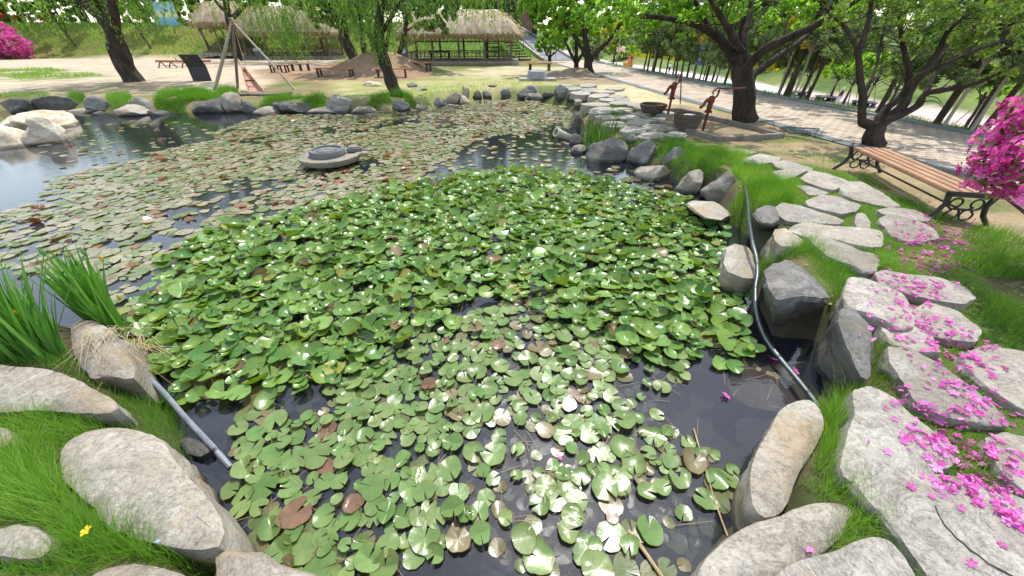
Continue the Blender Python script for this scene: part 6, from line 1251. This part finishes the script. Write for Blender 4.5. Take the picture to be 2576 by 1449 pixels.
k.face([at_(.25, -.03, 0), at_(1, -.27, 0), at_(1, .27, 0), at_(.25, .03, 0)]); k.face([at_(.25, -.06, -.03), at_(1, -.3, -.03), at_(1, .3, -.03), at_(.25, .06, -.03)])
k.build('trough', M_pinkwood, sc0); MB().tube([at_(0, 0, .05), at_(.3, 0, .05)], .035, 8).build('handle', M_pinkwood, sc0); MB().bar(at_(.66, -.24, .2), at_(.66, .24, .2), .05, .05).build('crossbar', M_dkwood, sc0)
MB().tube([at_(.66, 0, .2), top-sc0.location-Vector((0, 0, .2))], .012, 5).build('rope', M_stick, sc0); tag(sc0, 'long wooden water scoop slung under the tripod and dipping to the pond', 'scoop')
da, db = P(592, 246, .3), P(716, 246, .3); dk = empty('wooden_deck', (da+db)/2); w_ = db.x-da.x
for i in range(3): MB().box((0, .18+i*.27, .12), (w_, .24, .07), None, .01).build('plank', M_oldwood, dk)
for s in (-.42, 0, .42): MB().box((s*w_, .3, -.2), (.14, .6, .55)).build('support', M_dkwood, dk)
tag(dk, 'small plank deck over the bank under the tripod', 'deck')
# ------------------------------------------------------------------ benches
def plain_bench(xa, xb, y, label, ln=None, wood=M_woodr, h=.45, dep=.45, zg=None, nleg=2):
    a, b_ = G(xa, y), G(xb, y); W = (b_-a).length; o = empty('park_bench', (a+b_)/2); o.location.z = zg if zg is not None else (a.z+b_.z)/2; o.rotation_euler.z = math.atan2(b_.y-a.y, b_.x-a.x)
    k = MB()
    for i in range(4): k.box((0, -dep/2+dep*(i+.5)/4, h), (W+.1, dep/4-.02, .05), None, .008)
    k.build('seat', wood, o)
    for x in np.linspace(-W/2+.12, W/2-.12, nleg):
        for s in (-1, 1): MB().box((x, s*(dep/2-.06), h/2-.02), (.09, .09, h+.02)).build('leg', M_iron, o)
        MB().box((x, 0, h-.06), (.07, dep-.1, .06)).build('cross_rail', M_iron, o)
    return tag(o, label, 'bench', 'slatted park benches')
plain_bench(802, 890, 193, 'red-brown bench in front of the mound, left of the leaning willow')
plain_bench(948, 1026, 194, 'red-brown bench in front of the mound, behind the leaning willow trunk')
plain_bench(1040, 1082, 177, 'red-brown bench at the right foot of the mound')
plain_bench(1330, 1384, 177, 'light wooden bench on the lawn near the grey ramp')
plain_bench(684, 728, 182, 'black-legged bench at the left foot of the mound, left of two', nleg=3); plain_bench(734, 782, 178, 'black-legged bench at the left foot of the mound, right of two', nleg=3)
a, b_ = G(388, 172), G(545, 168); lb = empty('curved_bench', (a+b_)/2); W = (b_-a).length
k = MB()
arc = [Vector((W*(f-.5), -.5*(1-(2*f-1)**2), .47)) for f in np.linspace(0, 1, 13)]
for off in (-.17, 0, .17):
    for p, q in zip(arc, arc[1:]): k.bar(p+Vector((0, off, 0)), q+Vector((0, off, 0)), .05, .14)
k.build('seat', M_woodr, lb)
for p in arc[1::3]:
    for s in (-1, 1): MB().tube([p+Vector((0, 0, -.04)), p+Vector((s*.1, s*.12, -.25)), p+Vector((s*.24, s*.16, -.5))], .04, 6).build('leg', M_iron, lb)
tag(lb, 'long curved orange-brown bench on the sand behind the dark board', 'bench')
# the bench beside the azalea
zt = G0+.46; A_, B_, C_ = P(2141, 371, zt), P(2390, 487, zt), P(2226, 373, zt); ax = (B_-A_).normalized(); wv = C_-A_; wv -= ax*wv.dot(ax); wd_ = .60; wv.normalize(); Lb = (B_-A_).length
nb = empty('park_bench', (A_+B_)/2+wv*wd_/2); nb.location.z = G0+.02; nb.rotation_euler.z = math.atan2(ax.y, ax.x); sgn = 1 if Vector((-ax.y, ax.x, 0)).dot(wv) > 0 else -1
for i in range(4): MB().box((0, sgn*(-wd_/2+.08+i*(wd_-.16)/3), .44), (Lb-.06, wd_/4-.018, .055), None, .012).build('slat', M_wood, nb)
for e in (-1, 1):
    X = e*(Lb/2-.02); f_ = MB(); T_ = f_.tube
    f_.box((X, 0, .405), (.07, wd_+.03, .03)); 
    fr_ = MB().box((X, 0, .432), (.045, wd_+.05, .075), None, .01).build('end_rail', M_iron, nb)
    for s in (-1, 1): MB().tube([(X, s*(wd_/2-.02), .42), (X, s*(wd_/2-.05), .28), (X, s*(wd_/2-.0), .14), (X, s*(wd_/2+.14), -.01)], [.04, .035, .032, .03], 8).build('leg', M_iron, nb, True)
    sc_ = MB()
    for s in (-1, 1):
        sp1 = [(X, s*(.12+.085*math.cos(t_)*(1-t_/12)), .30+.085*math.sin(t_)*(1-t_/12)) for t_ in np.linspace(-1.5, 4.6, 20)]; sc_.tube(sp1, .014, 6)
        sp2 = [(X, s*(.10+.07*math.cos(t_)*(1-t_/12)), .13+.07*math.sin(t_)*(1-t_/12)) for t_ in np.linspace(1.2, -4.8, 20)]; sc_.tube(sp2, .014, 6)
        sc_.tube([(X, s*(wd_/2-.06), .27), (X, s*.14, .21), (X, 0, .215)], .016, 6)
    sc_.build('scrollwork', M_iron, nb, True); f_.b.free()
MB().bar((-Lb/2+.02, 0, .2), (Lb/2-.02, 0, .2), .035, .02).build('stretcher', M_iron, nb)
tag(nb, 'long brown slatted bench with black scrolled iron ends beside the stone path', 'bench')
# ------------------------------------------------------------------ millstone, capped slab, pumps, basins
ms = empty('millstone', P(822, 396, .0)); cz = .0
ctr = P(826, 377, .36); ms.location = (ctr.x, ctr.y, 0); s_ = pxm(ctr); R1 = 73/s_; R2 = 43/s_
M_mill = M_rock('mill_granite', (.15, .14, .115), (.24, .225, .185), (.34, .315, .26), (.3, .25, .16)); M_milld = M_rock('mill_grey', (.12, .12, .118), (.19, .19, .185), (.27, .265, .255))
MB().lathe([(R1*.80, .12), (R1*.93, .16), (R1, .27), (R1, .36), (R1*.94, .385), (R1*.86, .335), (.02, .33)], 48).build('basin', M_mill, ms, True)
MB().box((R1*.98, R1*.32, .30), (.34, .26, .13), Matrix.Rotation(.3, 3, 'Z'), .03).build('spout', M_mill, ms)
MB().lathe([(R2, .325), (R2*1.01, .36), (R2, .53), (R2*.95, .555), (R2*.82, .55), (R2*.8, .49), (.02, .49)], 40, (-.06, .04, 0)).build('upper_stone', M_milld, ms, True)
MB().lathe([(R2*.56, .485), (R2*.55, .53), (R2*.5, .54), (.02, .545)], 32, (-.06, .04, 0)).build('hub', M_milld, ms, True)
MB().box((R2*1.2, .34, .43), (.36, .26, .2), Matrix.Rotation(.2, 3, 'Z'), .05).build('handle_block', M_milld, ms)
for a in (-1.7, .5, 2.6): MB().box((R1*.5*math.cos(a), R1*.5*math.sin(a), -.02), (.34, .22, .3), Matrix.Rotation(a, 3, 'Z'), .03).build('foot', M_mill, ms)
ms.scale = (1, 1, .68); tag(ms, 'round granite millstone on a pale stone basin standing in the pond', 'millstone')
cs = empty('manhole_cap', G(1352, 203)); s_ = pxm(cs.location); MB().box((0, .2, .06), (92/s_, 1.0, .14), None, .015).build('slab', M_concrete, cs); MB().lathe([(26/s_, .13), (21/s_, .5), (19/s_, .52), (.01, .52)], 28, (-.05, .2, 0)).build('cone', M_flat('grey_cement', (.26, .28, .31), .8), cs, True); tag(cs, 'grey truncated cone on a pale slab on the lawn near the far pond corner', 'manhole cover')
# sunken pump yard: earth floor inside a stone kerb
M_kerbs = M_noise('worn_kerb', [(.3, (.15, .135, .11)), (.7, (.27, .245, .205))], 3, .95, .5, 20)
KP = [(1556, 284), (1712, 281), (1962, 346), (1808, 356)]; kb = [G(x, y) for x, y in KP]; kr = empty('stone_kerb', sum(kb, Vector())/4); ko = kr.location.copy(); ko.z = G0; kr.location = ko
for p, q in zip(kb, kb[1:]+kb[:1]):
    dd = (q-p).normalized()*.07; MB().bar((p.x-ko.x-dd.x, p.y-ko.y-dd.y, .05), (q.x-ko.x+dd.x*-1.01, q.y-ko.y-dd.y*1.01, .05), .14, .15, .012).build('kerb_stone', M_kerbs, kr)
tag(kr, 'low stone kerb framing the bare earth around the hand pumps', 'kerb')
M_basin = M_rock('brown_stone_basin', (.07, .055, .04), (.125, .1, .075), (.2, .165, .125))
def basin(x0, x1, yt, yb, H, label, taper):
    c = G((x0+x1)/2, yb); s_ = pxm(c); R = (x1-x0)/2/s_; c.y += R*.8; o = empty('stone_basin', c)
    MB().lathe([(R*taper*.9, -.03), (R*taper, .02), (R*(taper*.4+.6), H*.4), (R*.98, H*.8), (R, H), (R*.93, H+.015), (R*.84, H), (R*.8, H*.72), (.02, H*.68)], 36).build('bowl', M_basin, o, True)
    MB().lathe([(.01, H*.80), (R*.83, H*.80), (R*.83, H*.805), (.01, H*.806)], 32).build('water', M_flat('basin_water', (.05, .06, .06), .04, spec=.8), o, True)
    return tag(o, label, 'basin', 'stone basins under the pumps'), c, R
b1, c1, R1_ = basin(1614, 1680, 266, 296, .37, 'shallower brown stone basin under the farther pump', .45)
b2, c2, R2_ = basin(1698, 1768, 284, 335, .47, 'deep brown stone basin holding red and white paddles under the nearer pump', .72)
for i, (m_, a) in enumerate(((M_flat('red_plastic', (.55, .02, .02), .4), 2.9), (M_white, 0), (M_white, .9))):
    o = MB().box((c2.x+R2_*(.0+.25*i-.2), c2.y-.02+i*.1, c2.z+.405), (R2_*.75, .13, .03), Matrix.Rotation(a*.2, 3, 'Z'), .01).build('floating_dipper', m_, None); tag(o, ['red plastic dipper floating in the deep stone basin', 'white plastic dipper in the middle of the deep stone basin', 'white plastic dipper at the far rim of the deep stone basin'][i], 'dipper')
o = MB().box((c1.x+R1_*.5, c1.y, c1.z+.32), (R1_*.5, .1, .03), None, .01).build('floating_dipper', M_flat('orange_red', (.6, .08, .03), .4), None); tag(o, 'orange red dipper in the shallower stone basin', 'dipper')
def pump(base, H, label, lever):
    """cast iron hand pump: pipe, flange, tapering body, cap, spout, lever"""
    o = empty('hand_pump', base); s = H
    MB().tube([(0, 0, -.05), (0, 0, .52*s)], .036, 12).build('pipe', M_rust, o, True)
    MB().lathe([(.02, .47*s), (.10, .475*s), (.10, .495*s), (.05, .50*s)], 20).build('flange', M_rust, o, True)
    for a in (0, 2.1, 4.2): MB().box((.09*math.cos(a), .09*math.sin(a), .49*s), (.04, .04, .06)).build('flange_bolt', M_rust, o)
    MB().lathe([(.06, .495*s), (.068, .52*s), (.072, .7*s), (.085, .74*s), (.088, .86*s), (.075, .885*s), (.03, .9*s)], 24).build('body', M_rust, o, True)
    MB().tube([(-.05, -.02, .80*s), (-.13, -.03, .80*s), (-.19, -.045, .74*s), (-.235, -.06, .65*s), (-.30, -.07, .61*s)], [.052, .055, .045, .04, .046], 12).build('spout', M_rust, o, True)
    MB().tube([(.06, .0, .84*s), (.12, .0, .88*s), (.14, .0, .98*s), (.135, .0, 1.05*s)], [.03, .028, .03, .028], 8).build('bracket', M_rust, o, True)
    MB().tube([(0, 0, .88*s), (-.0, 0, 1.03*s)], .010, 6).build('piston_rod', M_rust, o)
    MB().tube(lever, [.026, .022, .018][:len(lever)] if len(lever) <= 3 else [.024]+[.02]*(len(lever)-2)+[.016], 8).build('lever', M_rust, o, True)
    return tag(o, label, 'hand pump', 'hand pumps')
pA = G(1678, 296); pB = G(1768, 328); sA, sB = 93/pxm(pA)/1.07, 92/pxm(pB)/1.07
pump(pA, sA, 'farther red hand pump with its lever hanging straight down', [(-.01, 0, 1.0*sA), (.06, 0, 1.08*sA), (.13, 0, 1.06*sA), (.19, 0, .9*sA), (.27, 0, .62*sA), (.34, 0, .35*sA)])
pump(pB, sB, 'nearer red hand pump with its long lever held out level', [(-.03, 0, .95*sB), (.0, 0, 1.03*sB), (.1, 0, 1.09*sB), (.3, 0, 1.07*sB), (.55, -.02, 1.075*sB), (.86, -.03, 1.09*sB)])
# grate between kerb and road
ga = [G(x, y) for x, y in ((1960, 322), (2060, 326), (2052, 338), (1985, 336))]; gr = empty('drain_grate', ga[0]); k = MB()
for i in range(14):
    f = i/13; p = ga[0].lerp(ga[1], f); q = ga[3].lerp(ga[2], f); k.bar((p.x-ga[0].x, p.y-ga[0].y, .03), (q.x-ga[0].x, q.y-ga[0].y, .03), .02, .03)
for f in (0, .5, 1): p = ga[0].lerp(ga[3], f); q = ga[1].lerp(ga[2], f); k.bar((p.x-ga[0].x, p.y-ga[0].y, .026), (q.x-ga[0].x, q.y-ga[0].y, .026), .03, .024)
k.build('bars', M_flat('grate_steel', (.14, .17, .19), .5, .5), gr); tag(gr, 'steel drain grate in the ground right of the pump kerb', 'grate')
# ------------------------------------------------------------------ lower plaza
def ringbench(x, y, label):
    o = empty('ring_bench', P(x, y, -3.7)); k = MB().lathe([(.5, .38), (1.12, .38), (1.15, .42), (1.12, .46), (.5, .46)], 32); k.build('seat', M_flat('dark_granite', (.07, .075, .08), .6), o, True)
    for i in range(4):
        a = i*1.57+.5; MB().box((.85*math.cos(a), .85*math.sin(a), .19), (.3, .42, .38), Matrix.Rotation(a, 3, 'Z'), .02).build('support', M_flat('granite_foot', (.09, .095, .1), .7), o)
    return tag(o, label, 'ring bench', 'ring benches round the young trees')
ringbench(2003, 240, 'leftmost dark ring bench on the lower plaza, beside the walking person'); ringbench(2075, 253, 'middle dark ring bench on the lower plaza, between the two people'); ringbench(2170, 267, 'rightmost dark ring bench on the lower plaza behind the multi-stem tree')
pool = empty('play_pool', P(1800, 222, -3.7)); MB().lathe([(4.5, -.02), (4.5, .3), (4.3, .34), (4.1, .3), (4.1, .12), (.1, .11)], 40).build('basin', M_flat('blue_paint', (.07, .2, .42), .5), pool, True); tag(pool, 'round blue play pool on the lower plaza behind the pines', 'pool')
m_w = M_flat('white_paving', (.6, .57, .55), .9)
pv = MB().prism([(22, 80), (60, 80), (75, 150), (28, 150)], -3.69, -3.66).build('pale_paving', m_w); kind(pv, 'structure')
pv = MB().prism([(23, 44), (34, 44), (44, 79), (24, 79)], -3.69, -3.665).build('pale_paving', m_w); kind(pv, 'structure')
op = empty('play_block', P(1578, 172, -3.7)); M_or = M_flat('orange_paint', (.75, .2, .02), .5)
MB().box((0, 0, .55), (2.0, 1.2, 1.1), None, .1).build('base', M_or, op); MB().box((.45, 0, 1.7), (.9, .9, 1.2), None, .08).build('tower', M_or, op)
for z in (1.5, 1.9, 2.2): MB().box((.45, -.5, z), (.6, .06, .12)).build('slat', M_flat('pale_orange', (.8, .4, .12), .5), op)
for x in (.1, .8): MB().box((x, -.2, 2.5), (.16, .16, .5)).build('horn', M_or, op)
tag(op, 'bright orange stepped play block on the lower plaza beyond the road', 'play structure')
ht = empty('thatched_hut', P(1556, 155, -3.7)); MB().lathe([(3.0, 2.1), (3.1, 2.3), (2.2, 3.0), (1.0, 3.6), (.05, 3.9)], 24).build('roof', M_thatch, ht, True)
for a in (.7, 2.2, 3.8, 5.4): MB().tube([(2*math.cos(a), 2*math.sin(a), -.1), (2*math.cos(a), 2*math.sin(a), 2.3)], .12, 8).build('post', M_oldwood, ht)
MB().lathe([(2.2, 0), (2.2, .2), (.01, .21)], 24).build('floor', M_plinth, ht); tag(ht, 'distant small round thatched hut beyond the end of the road', 'hut')
# signs at the roadside
def letters(parent, name, rows, x, y, z0, h, mat):
    k = MB()
    for j, wlist in enumerate(rows):
        xx = x
        for w_ in wlist: k.box((xx+w_/2, y, z0-j*h*1.6), (w_, .012, h)); xx += w_+h*.5
    return k.build(name, mat, parent)
M_sgnblue = M_flat('sign_blue', (.13, .28, .6), .45); M_dark = M_flat('dark_ink', (.04, .05, .06), .6)
s_ = empty('notice_board', P(1690, 203, G0)); s_.location.x = ROADX(s_.location.y)+4.95
MB().box((0, 0, 1.35), (.62, .06, 1.1), None, .01).build('panel', M_sgnblue, s_)
for z in (1.68, 1.4, 1.12): MB().box((0, -.04, z), (.44, .02, .16)).build('white_field', M_white, s_)
for x in (-.22, .22): MB().box((x, .05, .6), (.06, .06, 1.3)).build('leg', M_iron, s_)
tag(s_, 'tall blue notice board with three white fields among the pines', 'sign')
s_ = empty('restroom_sign', P(1726, 207, G0)); s_.location.x = ROADX(s_.location.y)+4.95
MB().box((0, 0, 1.35), (.52, .05, 1.0), None, .01).build('panel', M_flat('cream_panel', (.62, .66, .5), .5), s_); k = MB()
for x, w_ in ((-.11, .08), (.11, .12)):
    for z in (1.32, 1.04): k.box((x, -.035, z), (w_, .015, .14)); k.lathe([(.03, .1), (.04, .12), (.03, .15)], 8, (x, -.035, z))
k.build('figure_symbols', M_dark, s_); MB().prism([(-.16, -.04), (.16, -.04), (.0, -.03)], 1.66, 1.78).build('blue_mark', M_sgnblue, s_)
for x in (-.1, .1): MB().box((x, .04, .5), (.05, .05, 1.05)).build('leg', M_iron, s_)
tag(s_, 'cream sign with dark human figure symbols right of the blue notice board', 'sign')
# ------------------------------------------------------------------ people
def person(loc, rz, label, jacket, trousers, hat, step=.1, arm=.2, s=1.0):
    o = empty('person', loc, rz)
    J = {'pel': (0, 0, .92), 'wst': (0, 0, 1.08), 'chest': (0, -.01, 1.3), 'neck': (0, -.01, 1.45), 'hd0': (0, -.02, 1.53), 'hd1': (0, -.015, 1.62), 'hd2': (0, 0, 1.7)}
    R_ = {'pel': .145, 'wst': .135, 'chest': .15, 'neck': .055, 'hd0': .075, 'hd1': .092, 'hd2': .06}; E = [('pel', 'wst'), ('wst', 'chest'), ('chest', 'neck'), ('neck', 'hd0'), ('hd0', 'hd1'), ('hd1', 'hd2')]
    for q, sg in (('l', -1), ('r', 1)):
        J[q+'sh'] = (sg*.18, 0, 1.38); J[q+'el'] = (sg*.23, -.02+sg*step*.4, 1.12); J[q+'wr'] = (sg*.23, -.1*arm*5+sg*step*.7, .90); J[q+'pa'] = (sg*.225, -.13*arm*5+sg*step*.8, .83)
        J[q+'hip'] = (sg*.09, 0, .86); J[q+'kn'] = (sg*.095, -.04-sg*step, .48); J[q+'an'] = (sg*.1, .02-sg*step*2, .08); J[q+'to'] = (sg*.11, -.13-sg*step*2, .035)
        R_.update({q+'sh': .065, q+'el': .047, q+'wr': .032, q+'pa': .036, q+'hip': .09, q+'kn': .06, q+'an': .042, q+'to': .035}); E += [('chest', q+'sh'), (q+'sh', q+'el'), (q+'el', q+'wr'), (q+'wr', q+'pa'), ('pel', q+'hip'), (q+'hip', q+'kn'), (q+'kn', q+'an'), (q+'an', q+'to')]
        for i_, (dx, l_) in enumerate(((-.03, .07), (-.01, .085), (.01, .08), (.028, .06))):
            n1 = q+'f%d' % i_; p = J[q+'pa']; J[n1] = (p[0]+sg*.005, p[1]+dx-.01, p[2]-l_*.9); R_[n1] = .009; E.append((q+'pa', n1))
        p = J[q+'pa']; J[q+'th'] = (p[0]-sg*.02, p[1]-.055, p[2]+.0); R_[q+'th'] = .01; E.append((q+'wr', q+'th'))
    J['nose'] = (0, -.115, 1.6); R_['nose'] = .018; E.append(('hd1', 'nose'))
    def skin(name, keys, edges, radd, mat, root):
        ks = list(keys); me = bpy.data.meshes.new(name); me.from_pydata([J[k_] for k_ in ks], [(ks.index(a), ks.index(b_)) for a, b_ in edges if a in ks and b_ in ks], [])
        ob = link(name, me, mat, o); md = ob.modifiers.new('skin', 'SKIN'); sv = me.skin_vertices[0].data
        for i_, k_ in enumerate(ks): sv[i_].radius = (R_[k_]+radd,)*2
        sv[ks.index(root)].use_root = True; md.use_smooth_shade = True; ss_ = ob.modifiers.new('sub', 'SUBSURF'); ss_.levels = ss_.render_levels = 1; return ob
    skin('body', J, E, 0, M_flat('skin', (.42, .24, .16), .6), 'pel')
    skin('jacket', ['pel', 'wst', 'chest', 'lsh', 'rsh', 'lel', 'rel', 'lwr', 'rwr'], E, .022, jacket, 'chest'); skin('trousers', ['pel', 'lhip', 'rhip', 'lkn', 'rkn', 'lan', 'ran'], E, .024, trousers, 'pel')
    MB().lathe([(.098, 1.60), (.1, 1.66), (.08, 1.735), (.03, 1.755)], 16).build('hat', hat, o, True) if hat else MB().lathe([(.095, 1.6), (.1, 1.66), (.07, 1.73), (.02, 1.74)], 16, (0, .01, 0)).build('hair', M_dark, o, True)
    if hat: MB().lathe([(.15, 1.615), (.15, 1.622), (.09, 1.635), (.09, 1.62)], 20, (0, -.03, 0)).build('hat_brim', hat, o, True)
    for sg in (-1, 1): MB().lathe([(.002, -.01), (.012, 0), (.002, .01)], 8, (sg*.033, -.098, 1.625)).build('eye', M_dark, o)
    MB().box((0, -.1, 1.56), (.05, .01, .012)).build('mouth', M_red_lip, o)
    for sg in (-1, 1): MB().box((sg*.095, 0, 1.61), (.02, .04, .06), None, .008).build('ear', bpy.data.materials['skin'], o)
    for q in ('l', 'r'): x, y, z = J[q+'an']; MB().box((x, y-.07, .045), (.09, .26, .09), None, .025).build('shoe', M_dark, o)
    o.scale = (s, s, s); return tag(o, label, 'person')
M_red_lip = M_flat('lip', (.35, .1, .09), .5); M_maroon = M_flat('maroon_cloth', (.14, .018, .03), .85); M_blackc = M_flat('black_cloth', (.015, .015, .018), .9); M_whitec = M_flat('white_cloth', (.7, .7, .74), .9); M_maroon2 = M_flat('dark_maroon_cloth', (.085, .02, .03), .85)
person(P(2027, 251, -3.7), math.radians(60), 'person in a maroon jacket, black trousers and white hat walking by the pines', M_maroon, M_blackc, M_whitec, .12, .15)
person(P(2103, 266, -3.7), math.radians(-150), 'person in a dark maroon jacket, white trousers and white hat beside the middle ring bench', M_maroon2, M_whitec, M_whitec, .03, .25)
person(P(1682, 183, -3.7), 2.4, 'distant person in a white top and black trousers beyond the blue notice board', M_whitec, M_blackc, None, .08, .1)
